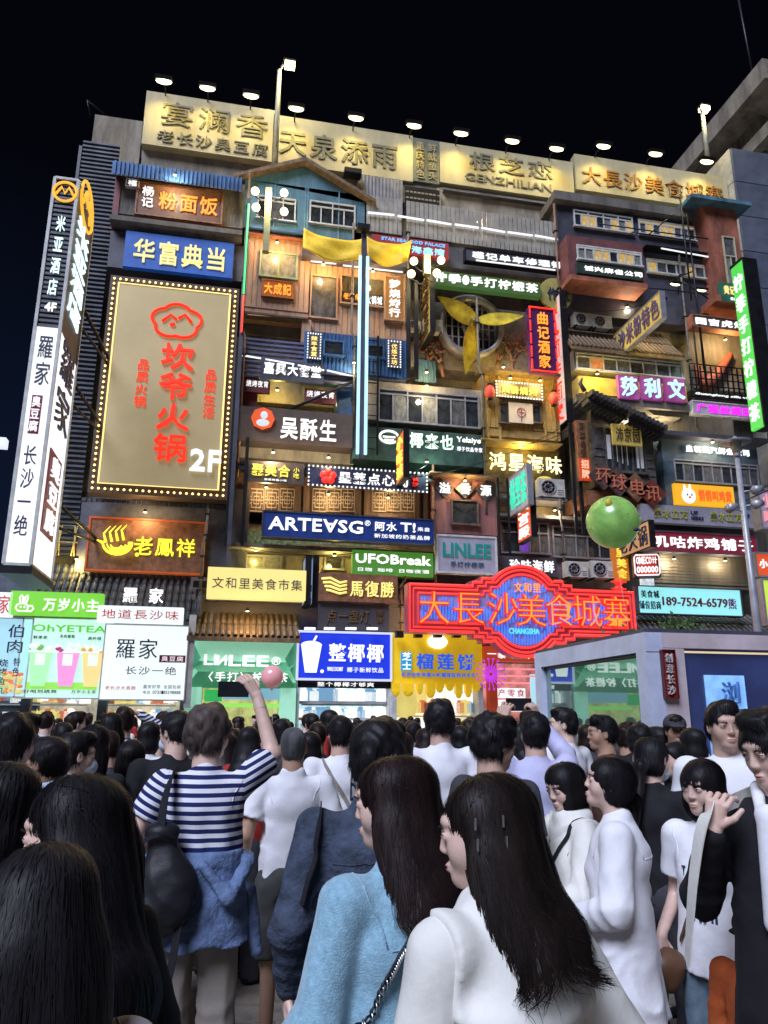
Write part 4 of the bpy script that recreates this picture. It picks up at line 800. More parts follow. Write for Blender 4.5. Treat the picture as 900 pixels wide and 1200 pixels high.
for k in range(-4, 5):
    x = k * R0 * .19; h = math.sqrt(max(0, (R0 * .87) ** 2 - x * x)); MB().box(p.x + x - .025, p.x + x + .025, 22.93, 22.97, p.z - h, p.z + h).build('grille_bar', mat('ring_steel', (.27, .26, .27)), t)
for k in range(-2, 3):
    z = k * R0 * .33; h = math.sqrt(max(0, (R0 * .87) ** 2 - z * z)); MB().box(p.x - h, p.x + h, 22.975, 23.0, p.z + z - .02, p.z + z + .02).build('grille_bar', mat('ring_steel', (.27, .26, .27)), t)
MB().ring((p.x, 22.9, p.z), .28, .06, 20).build('hub_ring', mat('ring_steel', (.27, .26, .27)), t)
MB().disc((p.x, 22.75, p.z), .17, 12, .25).ell((p.x, 22.5, p.z), (.12, .08, .12)).build('hub', mat('bronze', (.22, .18, .1), .4, .6), t)
ym = mat('blade_yellow', (.50, .38, .02), .5, var=.35, scale=3)
for tip in ((513, 347), (614, 370), (546, 438)):
    q = at(*tip, 22.5); dx, dz = q.x - p.x, q.z - p.z; L = math.hypot(dx, dz); ux, uz = dx / L, dz / L; nx, nz_ = -uz, ux; vs = []; n = 14
    for i in range(n + 1):
        s = i / n; wd = .27 * math.sin(math.pi * min(1, (s * .93 + .07)) ** .85) * (1 if s < .98 else .5) + .015
        tw = .28 * (1 - s)
        for k, (sg) in enumerate((-1, 0, 1)): vs.append((p.x + ux * (L * s) + nx * wd * sg, 22.5 + tw * sg * .6 + (.05 if sg == 0 else 0), p.z + uz * (L * s) + nz_ * wd * sg))
    vs2 = [(v[0], v[1] + .03, v[2]) for v in vs]; k3 = len(vs); fs = []
    for i in range(n):
        for j in range(2): q4 = [i * 3 + j, (i + 1) * 3 + j, (i + 1) * 3 + j + 1, i * 3 + j + 1]; fs += [q4, [x + k3 for x in q4[::-1]]]
        for j in (0, 2): fs.append([i * 3 + j, (i + 1) * 3 + j, (i + 1) * 3 + j + k3, i * 3 + j + k3])
    MB().add(vs + vs2, fs, True).build('blade', ym, t)
# air conditioners
acb = MB().box(-.42, .42, -.3, 0, 0, .6).mesh('casing', acm)
acf = MB(); acf.ring((-.12, -.32, .3), .23, .02, 20, 0); acf.ring((-.12, -.32, .3), .12, .012, 14, 0)
for k in range(8): acf.tube([(-.12 + .04 * math.cos(k * .785), -.32, .3 + .04 * math.sin(k * .785)), (-.12 + .23 * math.cos(k * .785), -.32, .3 + .23 * math.sin(k * .785))], .008, 4)
acf = acf.mesh('fan_grille', gframe); acd = MB().disc((-.12, -.302, .3), .22, 20, .004).mesh('fan_opening', blackm); acl = MB().box(.18, .38, -.315, -.3, .08, .1).box(.18, .38, -.315, -.3, .15, .17).box(.18, .38, -.315, -.3, .22, .24).mesh('vent_slats', gframe)
acp = MB().box(-.36, -.32, -.35, .3, -.06, 0).box(.32, .36, -.35, .3, -.06, 0).mesh('bracket', blackm)
for x, y, w_, Y, l in ((483, 390, 15, 23.0, 'beside the upper post left of the fan'), (505, 393, 22, 22.9, 'between the globe lamps and the fan'), (643, 585, 30, 22.7, 'below the yellow lit seafood characters'), (672, 678, 25, 22.3, 'left one of the pair above the neon arch sign'), (702, 679, 27, 22.3, 'right one of the pair above the neon arch sign'),
                      (680, 386, 22, 22.9, 'left one of the pair under the red-brown box room'), (702, 389, 22, 22.9, 'right one of the pair under the red-brown box room')):
    p = at(x, y, Y); s = (at(x + w_ / 2, y, Y).x - at(x - w_ / 2, y, Y).x) / .84; t = thing('air_conditioner', 'outdoor air conditioner unit ' + l, 'air conditioner', p)
    for nm, me in (('casing', acb), ('fan_opening', acd), ('fan_grille', acf), ('vent_slats', acl), ('bracket', acp)): inst(nm, me, t, (0, 0, 0), (s, 1, s * .95))
# neon tavern sign, red vertical
t = board('purple upright neon tavern sign with red outlined characters', (619, 359, 654, 438), 22.1, .25, mat('board_purple', (.07, .015, .10), .4), None, [('曲记酒家', (.26, .06, .76, .95), OR, dict(vert=True, bold=.02, depth=.06))])
W, H = t['wh']; m = MB()
for q in (.03,):
    for x in (-W / 2 + q, W / 2 - q):
        for k in range(5): m.tube([(x, -.29, H * (k + .1) / 5), (x, -.29, H * (k + .9) / 5)], .03, 5)
    for z in (q, H - q): m.tube([(-W / 2, -.29, z), (W / 2, -.29, z)], .03, 5)
m.build('neon_border', RE, t)
redl = emi('redbox', (.95, .20, .12), .8)
t = projecting('tall white edged upright sign divided in six red character panels', 668, 345, 492, 23.9, 1.7, 1, emi('whitebox', (.9, .72, .68), .55), blackm, '', th=.2)
hh = at(668, 345, 22.2).z - at(668, 492, 22.2).z
for k, ch in enumerate('乐凤酒香酒家'):
    z0 = hh * (5 - k) / 6 + .05; z1 = hh * (6 - k) / 6 - .05
    MB().box(.1, 1.6, -.13, -.1, z0, z1).build('character_panel', emi('palepink', (.95, .62, .58), .75), t); text(t, ch, (.1, 1.6, z0, z1), emi('redtext', (1, .05, .02), 1.2), y=-.13, bold=.06)
# barbecue shop
t, a, b, c, d = house('yellow lit timber barbecue room with red lanterns and a white curtain', (567, 436, 657, 517), 22.7, ywood)
planks(t, (a, b, c + .3, d - .9), 22.7, 16, ywood); slab(t, (563, 432, 657, 438), 22.3, 22.9, btile_m, 'eave'); slab(t, (565, 514, 659, 520), 22.2, 22.9, ywood, 'sill')
for x in (569, 583, 636, 648): slab(t, (x, 440, x + 5, 515), 22.6, 22.7, ywood, 'timber_post')
for x in (584, 622): win(t, (x, 472, x + 13, 497), 22.62, 1, dwood, kinds=(0,))
slab(t, (596, 471, 625, 497), 22.5, 22.52, mat('linen', (.62, .52, .42), .8, var=.08), 'curtain'); p = at(611, 483, 22.48); MB().ring((p.x, 22.48, p.z), .15, .012).tube([(p.x, 22.48, p.z + .12), (p.x, 22.48, p.z - .35)], .012).tube([(p.x - .1, 22.48, p.z), (p.x + .1, 22.48, p.z)], .012).build('crest', mat('crest_red', (.3, .05, .05), .6), t)
board('small dotted bulb edged barbecue sign with yellow characters', (581, 447, 635, 469), 22.4, .1, mat('brown_band', (.085, .06, .05), .5), None, [('风情烧烤', (.1, .2, .9, .8), YE, dict(bold=.04))], border=(.1, .02, WH))
lan = MB(); 
for k in range(10): lan.ell((0, 0, 0), (0, 0, 0), 3, 2) if 0 else None
lan.ell((0, 0, 0), (.17, .17, .24), 14, 10); lanm = lan.mesh('paper_body', mat('lantern_red', (.5, .05, .03), .6, emit=.35, ecol=(1, .1, .05))); capm = MB().box(-.07, .07, -.07, .07, .22, .28).box(-.07, .07, -.07, .07, -.28, -.22).mesh('cap', blackm)
for i, (x, y) in enumerate(((574, 459), (649, 467))):
    t = thing('paper_lantern', 'red paper lantern %s of the barbecue sign' % ('left', 'right')[i], 'lantern', at(x, y, 22.3)); inst('paper_body', lanm, t, (0, 0, 0)); inst('cap', capm, t, (0, 0, 0)); MB().tube([(0, 0, .28), (0, 0, .5)], .01, 4).build('cord', blackm, t)
t, a, b, c, d = house('brown lit recess with glowing yellow-white seafood characters', (566, 520, 660, 620), 23.2, mat('ochre_wall', (.14, .10, .04), .6, var=.5))
text(t, '鸿星海味', (at(572, 542, 22.9).x, at(659, 542, 22.9).x, at(615, 555, 22.9).z, at(615, 531, 22.9).z), emi('creamglow', (1, .92, .5), 1.8), y=22.9, bold=.045)
slab(t, (585, 580, 665, 588), 22.4, 23.2, dconc); p = at(640, 562, 22.9); MB().ell((p.x, 23, p.z), (.3, .1, .15)).build('brass_bowl', mat('lit_brass', (.6, .5, .1), emit=.4, ecol=(.9, .7, .1)), t)
t, a, b, c, d = house('wine red plaster room with a dark window and diamond plaques', (509, 557, 583, 628), 22.4, mat('wine_plaster', (.18, .075, .075), .7, var=.35, streak=.2, scale=4))
win(t, (528, 585, 561, 616), 22.36, 1, dwood, kinds=(0,)); slab(t, (504, 552, 585, 559), 21.9, 22.4, btile_m, 'eave'); led(t, at(512, 627, 22.3), at(580, 630, 22.3), emi('pinkstrip', (1, .5, .35), .5), .03)
for x, y, s, wd in ((521, 572, '溢', 'left'), (545, 573, '香', 'middle'), (569, 575, '源', 'right')):
    p = at(x, y, 22.3); t = thing('diamond_plaque', '%s one of three dark diamond plaques on the wine red room' % wd, 'plaque')
    MB().prism([(p.x - .32, p.z), (p.x, p.z - .32), (p.x + .32, p.z), (p.x, p.z + .32)], 22.3, 22.37).build('plate', navy, t); text(t, s, (p.x - .19, p.x + .19, p.z - .19, p.z + .19), WH, y=22.3, bold=.04)
board('grey lemon tea sign with dark teal Latin letters and a lit frame', (513, 628, 581, 672), 22.1, .25, mat('grey_lilac', (.24, .24, .30), .5, emit=.12, ecol=(.7, .7, 1)), wframe, [('LINLEE', (.08, .18, .92, .58), mat('lit_tealtext', (.0, .15, .14), emit=.2, ecol=(0, .5, .45)), dict(bold=.05)), ('手打柠檬茶', (.2, .7, .8, .87), mat('ink_teal', (.05, .12, .2), .5), dict(bold=.02))], fr=.06)
# window band
t, a, b, c, d = house('grey window band glowing purple above the neon arch sign', (582, 600, 722, 690), 22.9, mat('mauve_wall', (.14, .10, .11), .7, var=.4))
win(t, (584, 610, 644, 650), 22.86, 5, gframe, kinds=(0, 4, 4, 1), top=.35); win(t, (646, 616, 716, 656), 22.86, 5, gframe, kinds=(0, 1, 0), top=.3)
slab(t, (582, 604, 722, 609), 22.5, 22.9, dconc); slab(t, (655, 676, 720, 690), 22.5, 22.9, dconc)
board('dark sign with blurry white seafood characters above the left end of the neon arch', (585, 651, 653, 676), 22.5, .15, navy, None, [('珍味海鲜', (.16, .12, .96, .85), WH, dict(bold=.055))])
steel_ladder('black steel ladder between the wine red room and the window band', 583, 598, 560, 652, 21.9, 8)
for x in (668, 676): q = at(x, 500, 22.0); tag(MB().box(q.x - .05, q.x + .05, 21.95, 22.05, at(x, 625, 22).z, at(x, 495, 22).z).build('steel_post', blackm), 'slim black post %s of a close pair under the six panel red sign' % ('left' if x == 668 else 'right'), 'post')
projecting('teal lit grey box sign with small green letters above the orange one', 622, 545, 590, 22.4, 1.5, 1, mat('grey_lilac', (.24, .24, .30), .5), gframe, '林里茶', emi('tealneon', (.05, .8, .5), 1), vert=False)
projecting('orange-red upright box sign beneath the teal lettered one', 626, 580, 628, 22.2, 1.1, 1, emi('signorange', (.85, .10, .02), .8), blackm, '火宫殿', WHs)
projecting('orange flame coloured box sign hanging before the navy bulb edged sign', 476, 503, 558, 22.0, 1.0, 1, emi('flame', (.9, .22, .03), .8), blackm, '小吃城', YE)
# ================================================================ main neon arch sign
Y0 = 20.6
t = thing('neon_arch_sign', 'giant red bordered neon market sign with blue tube background and a bulging round centre', 'neon sign')
a, b, c, d = rect(478, 682, 746, 746, Y0); pc = at(613, 712, Y0); Rc = at(658, 712, Y0).x - pc.x
c = at(560, 743, Y0).z; d = at(560, 686, Y0).z; zm_ = (c + d) / 2
def outline(g):
    st = .12; A, B, C, D = a + g, b - g, c + g, d - g; R = Rc - g; zc = (C + D) / 2
    top = []
    for k in range(13):
        an = math.radians(142 - 104 * k / 12); top.append((pc.x + R * 1.0 * math.cos(an), pc.z + .05 + R * math.sin(an)))
    pts = [(A, D), (pc.x - R * 1.32, D), (pc.x - R * 1.32, D + st), (pc.x - R * 1.08, D + st), (pc.x - R * 1.08, D + 2 * st), (pc.x - R * .86, D + 2 * st)] + [q for q in top] + [(pc.x + R * .86, D + 2 * st), (pc.x + R * 1.08, D + 2 * st), (pc.x + R * 1.08, D + st), (pc.x + R * 1.32, D + st), (pc.x + R * 1.32, D), (B, D)]
    bot = [(q[0], 2 * zc - q[1]) for q in pts[::-1]]
    return pts + bot
MB().prism(outline(0), Y0, Y0 + .45).build('panel', mat('neon_backing', (.30, .06, .09), .4, emit=.12, ecol=(1, .1, .15)), t)
MB().prism(outline(.33), Y0 - .02, Y0 - .003).build('inner_panel', mat('neon_inner', (.22, .20, .36), .4, emit=.22, ecol=(.35, .3, 1)), t)
NR2 = emi('neon_red', (1, .045, .04), 1.35); NB2 = emi('neon_blue', (.04, .20, 1), 1.3)
for g, yy, r in ((.04, .06, .045), (.15, .05, .03), (.28, .05, .035)): MB().tube([(x, Y0 - yy, z) for x, z in outline(g)], r, 5, 0, True).build('red_neon_tube', NR2, t)
random.seed(2); mbl = MB(); x = a + .4
while x < b - .4:
    dx = abs(x - pc.x); lo, hi = c + .38, d - .38
    if dx < Rc * .85: h = math.sqrt((Rc * .95) ** 2 - dx * dx) - .15; lo, hi = min(lo, zm_ - h), max(hi, zm_ + h)
    z = lo
    while z < hi - .1:
        L = random.uniform(.15, .6); mbl.tube([(x, Y0 - .05, z), (x, Y0 - .05, min(z + L, hi))], .02, 4); z += L + random.uniform(.05, .3)
    x += .085
mbl.build('blue_neon_tubes', NB2, t, kind='stuff')
RT = emi('neon_char', (1, .12, .02), 1.25); 
for i, ch in enumerate('大長沙美食城寨'):
    x = at((507, 547, 587, 620, 653, 685, 719)[i], 715, Y0).x; z = at((507, 547, 587, 620, 653, 685, 719)[i], (713, 713, 714, 716, 716, 717, 718)[i], Y0).z; s = .47
    text(t, ch, (x - s, x + s, z - s * 1.05, z + s * 1.05), mat('char_face', (.5, .03, .02), .4, emit=.7, ecol=(1, .03, .02)), y=Y0 - .05, bold=.05, depth=.12, fill=1)
    text(t, ch, (x - s, x + s, z - s * 1.05, z + s * 1.05), emi('char_core', (1, .30, .04), 1.3), y=Y0 - .18, bold=-.016, depth=.02, fill=1)
p = at(617, 689, Y0); text(t, '文和里', (p.x - .42, p.x + .42, p.z - .16, p.z + .16), emi('char_core', (1, .45, .08), 1.6), y=Y0 - .06, bold=.03)
p = at(613, 740, Y0); text(t, 'CHANGSHA', (p.x - .45, p.x + .45, p.z - .08, p.z + .08), emi('cyan_t', (.1, .7, 1), 1.2), y=Y0 - .06)
for x in (520, 610, 710): q = at(x, 700, Y0 + .45); MB().box(q.x - .05, q.x + .05, Y0 + .45, 22.9, q.z, q.z + .1).build('bracket', blackm, t)
# ================================================================ D right block
t, a, b, c, d = house('dark navy concrete upper block with two rows of lit sliding windows at right', (652, 240, 828, 345), 22.6, navy)
MB().box(a, b, 22.61, 23.9, c - 1.4, c - .003).build('lower_wall', navy, t)
slab(t, (650, 232, 818, 247), 22.3, 24, dconc)
win(t, (671, 246, 742, 275), 22.56, 8, wframe, kinds=(0, 2, 3, 2), top=.25); win(t, (747, 257, 815, 284), 22.56, 8, wframe, kinds=(0, 2, 2, 1), top=.25); win(t, (757, 303, 826, 328), 22.56, 6, wframe, kinds=(0, 2, 2, 1), top=.2)
slab(t, (757, 287, 830, 296), 22.2, 22.6, blackm); led(t, at(775, 291, 22.15), at(830, 301, 22.15), WHs, .03)
w2 = MB().box(a - .02, a - .0, 22.9, 23.5, d - 2.2, d - .9).build('window', wframe, t)
t, a, b, c, d = house('red-brown box room projecting from the dark block with a lit window strip', (664, 275, 757, 334), 21.7, mat('maroon', (.15, .045, .045), .7, var=.3), Yb=22.59)
MB().box(a, b, 21.6, 22.5, c - .18, c).build('base_ledge', rust, t); win(t, (675, 287, 752, 314), 21.66, 8, wframe, kinds=(0, 2, 2, 3), top=.2)
q = rect(682, 313, 752, 328, 21.66); slab(t, (676, 307, 754, 329), 21.55, 21.69, mat('green_black', (.02, .04, .03), .5), 'sign_box'); text(t, '诚兴麻雀公司', q, WH, y=21.55, bold=.045)
# scaffolding
t = thing('scaffold', 'thin black scaffold poles in front of the dark right block', 'scaffold')
for x, y0, y1 in ((797, 230, 350), (805, 250, 430), (812, 380, 450), (820, 380, 450)): q = at(x, y0, 21.9); MB().tube([q, (q.x, 21.9, at(x - 2, y1, 21.9).z)], .035, 5).build('pole', blackm, t)
for p0, p1 in (((740, 272), (815, 283)), ((760, 275), (790, 250)), ((740, 335), (830, 345)), ((800, 330), (830, 350)), ((700, 262), (830, 280)), ((795, 325), (812, 318)), ((795, 325), (795, 345))): MB().tube([at(*p0, 21.9), at(*p1, 21.9)], .025, 5).build('tube', blackm, t)
# rust tower
t = thing('facade_house', 'rust red plaster tower room with a tall lit window at the top right', 'facade house')
a, b, c, d = rect(826, 248, 888, 452, 21.9)
c = at(850, 350, 21.9).z; zt_ = at(850, 243, 21.9).z
n = 10; vs = []
for i in range(n + 1):
    s = i / n; z = c + (zt_ - c) * s; off = .5 * s ** 2
    vs += [(a + .25 - off * .9 + .2, 21.9 + .1, z), (b + .1, 21.9 + .1, z), (b + .1, 23.9, z), (a - .1 - off * .9, 23.9, z)]
fs = [[4 * i + j, 4 * i + (j + 1) % 4, 4 * i + 4 + (j + 1) % 4, 4 * i + 4 + j] for i in range(n) for j in range(4)] + [[0, 3, 2, 1], [4 * n, 4 * n + 1, 4 * n + 2, 4 * n + 3]]
MB().add(vs, fs).build('wall', rust, t)
MB().box(a - .7, b + .5, 21.6, 24, zt_, zt_ + .15).build('roof', teal, t); MB().box(a - .1, b + .3, 21.7, 23.9, c - .25, c).build('base_ledge', rust, t)
win(t, (845, 277, 868, 346), 21.96, 2, mat('cream_frame', (.5, .45, .3), .5), kinds=(0, 1, 3), top=.35)
board('small dark green sign with gold characters at the foot of the rust tower', (843, 330, 880, 357), 21.7, .12, mat('green_black2', (.02, .09, .06), .5, emit=.08, ecol=(.1, .6, .4)), None, [('黄记烤鸭', (.1, .15, .9, .65), GOLD), ('特色烤鸭', (.3, .75, .7, .92), WHs)])
# ledge underside and AC shelf
a, b, c, d = rect(655, 345, 806, 392, 23.2)
t = thing('facade_house', 'pale concrete recess with rubble ledge under the dark right block', 'facade house'); MB().box(a, b, 23.2, 23.98, c - .4, d + .2).build('wall', conc, t)
slab(t, (660, 386, 720, 392), 22.4, 23.2, dconc, 'shelf')
te = thing('tiled_eave', 'grey tiled eave above the window strip and yellow band at right', 'eave')
a = at(670, 412, 21.9).x; b = at(803, 418, 21.9).x; tiles(te, a, b, 21.9, at(735, 412, 21.9).z, 23.1, at(735, 390, 23.1).z, 26, 2, btile_m)
t, a, b, c, d = house('window strip with one orange lit pane above a yellow painted band', (672, 410, 802, 446), 22.3, conc); win(t, (674, 413, 800, 445), 22.26, 8, wframe, kinds=(0, 1, 3, 5, 1), top=.22)
t, a, b, c, d = house('yellow lit painted band below the window strip at right', (678, 440, 806, 472), 22.1, ypaint); slab(t, (676, 470, 808, 474), 21.9, 23, dconc)
t = thing('facade_house', 'grey curved concrete underside below the yellow band', 'facade house'); a, b, c, d = rect(672, 474, 862, 520, 22.9); MB().box(a, b, 22.9, 23.95, c, d).build('soffit', conc, t); a, b, c, d = rect(745, 474, 812, 492, 22.2); MB().prism([(a, d), (b, d), (b - .5, c), (a + .6, c)], 22.1, 22.89).build('bay_base', conc, t)
for i, ch in enumerate('莎利文'):
    x0 = 724 + i * 27.5; q = rect(x0, 439 + i * 1.5, x0 + 25.5, 468 + i * 1.5, 21.8)
    board('%s of three purple square neon panels with a pale cyan character' % ('left', 'middle', 'right')[i], q + (0,), 21.8, .15, mat('board_magenta', (.30, .06, .25), .5, emit=.18, ecol=(.9, .15, .7)), None, [(ch, (.08, .06, .92, .94), emi('palecyan', (.55, 1, 1), 1.2), dict(bold=.05, depth=.08))])
for i in range(3):
    pass
# duck sign, mural room
t, a, b, c, d = house('room with an orange tentacle mural behind a black grid railing at right', (806, 388, 893, 462), 22.9, conc)
m = MB(); P = [at(x, y, 22.8) for x, y in ((822, 452), (832, 448), (842, 438), (850, 424), (856, 416))]; m.tube(P, [.3, .26, .2, .16, .12], 8); P = [at(x, y, 22.8) for x, y in ((826, 452), (820, 440), (815, 428))]; m.tube(P, [.22, .16, .08], 8)
m.build('mural', mat('mural_coral', (.50, .13, .08), .6, var=.2), t)
for k in range(13): q = at(808 + k * 6.2, 427 + k * .6, 22.1); MB().box(q.x - .02, q.x + .02, 22.1, 22.14, q.z - 1.15, q.z).build('railing_bar', blackm, t)
for k in range(5): q = at(808, 427 + k * 8, 22.1); q2 = at(886, 427 + 8 * k + 7, 22.1); MB().box(q.x, q2.x, 22.08, 22.1, q2.z - .02, q2.z + .02).build('railing_bar', blackm, t)
board('dark roast duck shop sign with thick white characters below the rust tower', (811, 369, 893, 391), 21.9, .3, mat('brown_band', (.085, .06, .05), .5), rust, [('国吉虎烤鸭', (.02, .15, .96, .85), WH, dict(bold=.05))], fr=.03)
board('black strip sign with thin white Latin letters above the pink neon one', (812, 459, 886, 470), 21.9, .15, blackm, None, [('Guangfong silk villa', (.03, .15, .97, .85), WHs)])
board('grey sign with glowing magenta neon characters under the grid railing', (811, 470, 886, 491), 21.85, .2, mat('grey_lilac2', (.30, .25, .32), .5, emit=.1, ecol=(1, .6, 1)), wframe, [('广福丝绸庄', (.05, .12, .95, .9), emi('magenta', (.85, .02, 1), 1.5), dict(bold=.06))], fr=.03)
# slanted projecting sign with lamps
t = projecting('tilted yellow projecting sign lit by its own floodlights at right', 778, 343, 372, 22.9, 3.3, 1, mat('banner_yellow2', (.55, .42, .10), .6, emit=.12, ecol=(1, .8, .2)), gframe, '长沙米粉特色', mat('ink_purple', (.12, .08, .18), .6), vert=False, bold=.04)
for i, (x, y) in enumerate(((791, 334), (774, 352), (766, 379), (822, 341))): flood(x, y, 20.8 + i * .3, 'lit floodlight beside the tilted yellow projecting sign, ' + ('uppermost on its left', 'middle one on its left', 'lowest on its left', 'one at its right end')[i], 60, group='floodlights around the tilted sign', spot=(i < 3), arm=False, tilt=.6, s=.9)
# bright green upright sign
GRN = emi('limegreen', (.10, .80, .10), .8)
Xg = at(872, 497, 20.0); t = thing('projecting_sign', 'tall bright green upright sign with white lemon tea characters at the right edge', 'sign')
zg0, zg1 = at(896, 498, 20).z, at(876, 305, 20).z; xg = at(895, 498, 20).x
vs = [(xg, 20.0, zg0), (xg, 21.7, zg0), (xg, 21.7, zg1), (xg, 20.0, zg1)]
MB().box(xg, xg + .12, 20, 20.6, zg0, zg1).build('panel', GRN, t)
MB().box(xg - .02, xg + .5, 19.93, 19.99, zg0 - .05, zg1 + .05).box(xg - .02, xg + .5, 20, 20.65, zg1, zg1 + .1).box(xg + .125, xg + .5, 20, 20.6, zg0, zg1).build('frame', blackm, t)
cs = '柠季手打柠檬茶'
for i, ch in enumerate(cs):
    me, e = glyph(ch, WH, .045); h = (zg1 - zg0) / (len(cs) + .6); inst('character', me, t, (xg - .03, 20.30, zg1 - h * (i + .9)), (.46, h * .8, .04), (math.pi / 2, 0, -math.pi / 2))
# dark timber house, turned
pA = at(690, 560, 22.4); t = thing('facade_house', 'dark weathered timber house with a slanting tiled roof line and white paper windows', 'facade house', (0, 0, 0))
a, b, c, d = rect(692, 488, 772, 592, 21.9); zl, zr = at(694, 475, 21.9).z, at(771, 516, 21.9).z; zb0, zb1 = at(694, 570, 21.9).z, at(772, 594, 21.9).z
MB().prism([(a, zb0), (b, zb1), (b, zr), (a, zl)], 21.9, 23.99).build('wall', mat('old_timber', (.075, .065, .06), .7, var=.5, scale=5, bump=.5), t)
MB().prism([(a - .4, zl), (b + .1, zr), (b + .1, zr + .18), (a - .4, zl + .2)], 21.3, 23.9).build('roof', tile_m, t)
Lx = b - a + .4
rt = MB().box(-.05, .05, -.35, .1, -.02, .14).mesh('roof_tile', tile_m)
for k in range(19): s = (k + .5) / 19; inst('roof_tile', rt, t, (a - .4 + Lx * s, 21.3, zl + (zr - zl) * s + .02))
for k in range(19): s = (k + .5) / 19; inst('rafter_end', rt, t, (a - .4 + Lx * s, 21.6, zl + (zr - zl) * s - .15))
MB().tube([(a - .45, 21.3, zl + .2), (a - .6, 21.3, zl + .45), (a - .5, 21.3, zl + .65)], [.08, .07, .03], 6).build('ridge_ornament', tile_m, t)
for k in range(9): z = zb0 + .2 + k * .28; MB().box(a + .05, b - .02, 21.87, 21.9, z, z + .22).build('plank', mat('old_timber', (.075, .065, .06)), t) if z + .22 < zr else None
WP = mat('paper_window', (.45, .45, .50), .6, var=.1, emit=.08, ecol=(1, 1, 1))
win(t, (706, 500, 758, 556), 21.86, 6, mat('old_timber', (.075, .065, .06)), kinds=(0,), ft=.07)
for x0, x1, y0, y1 in ((708, 719, 509, 538), (745, 755, 521, 549)): slab(t, (x0, y0, x1, y1), 21.8, 21.83, WP, 'paper_screen')
for k in range(4): slab(t, (722 + k * 6, 516 + k * 2, 724.5 + k * 6, 541 + k * 2), 21.8, 21.83, WP, 'lattice_bar')
board('small gold plaque with brown characters over the paper windows', (717, 496, 753, 523), 21.5, .1, mat('gold_plaque', (.45, .34, .08), .5, emit=.08, ecol=(1, .8, .2)), None, [('沛京园', (.08, .12, .94, .9), mat('dull_brown', (.12, .07, .03), .5), dict(bold=.03))])
for x, y, s, l, wd in ((707, 557, '环', 0, 'first'), (725, 565, '球', 0, 'second'), (746, 571, '电', 1, 'third'), (765, 578, '讯', 2, 'last')):
    p = at(x, y, 21.6); t = thing('diamond_plaque', '%s of four brown metal diamond plaques along the timber house' % wd, 'plaque')
    MB().prism([(p.x - .5, p.z), (p.x, p.z - .5), (p.x + .5, p.z), (p.x, p.z + .5)], 21.6, 21.68).build('plate', mat('bronze_plate%d' % l, ((.16, .10, .09), (.28, .14, .08), (.22, .06, .04))[l], .4, .4, var=.4), t); text(t, s, (p.x - .28, p.x + .28, p.z - .28, p.z + .28), mat('rust_text', (.40, .12, .07), .5, emit=.1, ecol=(1, .3, .2)), y=21.6, bold=.03)
t = board('weathered upright wooden sign ending in two red lit characters', (675, 492, 692, 564), 21.8, .2, wood, None, [('环球电讯', (.2, .03, .8, .62), mat('dull_brown', (.12, .07, .03)), dict(vert=True)), ])
W, H = t['wh']; MB().box(-W / 2, W / 2, -.25, -.2, 0, H * .36).build('red_panel', emi('redpanel', (.8, .07, .02), .55), t); text(t, '招牌', (-W * .4, W * .4, .05, H * .34), emi('salmon', (1, .5, .3), 1.1), y=-.25, vert=True, bold=.05)
slab(thing('ledge', 'brown wooden base ledge under the timber house', 'ledge'), (688, 574, 775, 597), 21.9, 23.6, wood)
# blue house far right
t, a, b, c, d = house('blue-grey room with lit character row, windows and an orange chicken sign', (774, 512, 897, 608), 22.3, mat('bluegrey', (.07, .11, .15), .7, var=.3))
slab(t, (770, 508, 900, 514), 21.9, 22.4, navy, 'eave'); win(t, (788, 538, 890, 571), 22.26, 9, gframe, kinds=(0, 1, 1, 0), top=.18)
text(t, '皇朝蒸汽鲜煮公司', rect(802, 521, 879, 536, 22.25), WH, y=22.25, bold=.05)
t = board('bright orange sign with a white chicken face and orange characters', (790, 566, 862, 595), 22.0, .15, emi('orangeyellow', (1, .50, .02), .85), None, [('悄悄叫鸡煲', (.38, .2, .95, .82), emi('deeporange', (.95, .13, .02), 1), dict(bold=.06))])
W, H = t['wh']; m = MB(); m.ell((-W * .28, -.17, H * .42), (.26, .04, .27), 14, 10).ell((-W * .34, -.17, H * .75), (.05, .03, .16), 8, 6).ell((-W * .25, -.17, H * .78), (.05, .03, .16), 8, 6)
m.ell((-W * .31, -.21, H * .46), (.03, .02, .04), 6, 4, 1).ell((-W * .24, -.21, H * .46), (.03, .02, .04), 6, 4, 1).ell((-W * .275, -.21, H * .34), (.05, .02, .04), 6, 4, 2); m.build('chicken_face', [WHs, NB, RE], t)
# grey banner
t = board('long grey banner board with the same olive characters twice', (750, 590, 889, 619), 21.7, .25, mat('banner_grey', (.20, .19, .25), .6, emit=.05, ecol=(.8, .8, 1)), None, [('黑水立方', (.1, .18, .40, .78), mat('olive_letter', (.32, .33, .05), .5), dict(bold=.05)), ('黑水立方', (.58, .18, .86, .78), mat('olive_letter', (.32, .33, .05)), dict(bold=.05)), ('UP', (.42, .25, .48, .45), NB), ('HESHUI', (.42, .55, .52, .75), NB), ('UP', (.88, .25, .93, .45), NB)])
t = board('dark red fried chicken shop sign with large white characters and round corners lit', (757, 622, 888, 651), 21.8, .25, mat('board_crimson', (.16, .015, .03), .5, emit=.08, ecol=(1, .05, .15)), navy, [('叽咕炸鸡铺子', (.04, .16, .97, .86), WH, dict(bold=.055))], fr=.03)
t, a, b, c, d = house('closed roller shutter bay under the crimson fried chicken sign', (752, 619, 892, 692), 22.3, mat('shutter_dark', (.07, .065, .06), .6))
sl_ = MB().box(0, b - a - .3, -.03, 0, 0, .09).mesh('shutter_slat', mat('shutter_grey', (.13, .115, .095), .5, .3, var=.35, streak=.1))
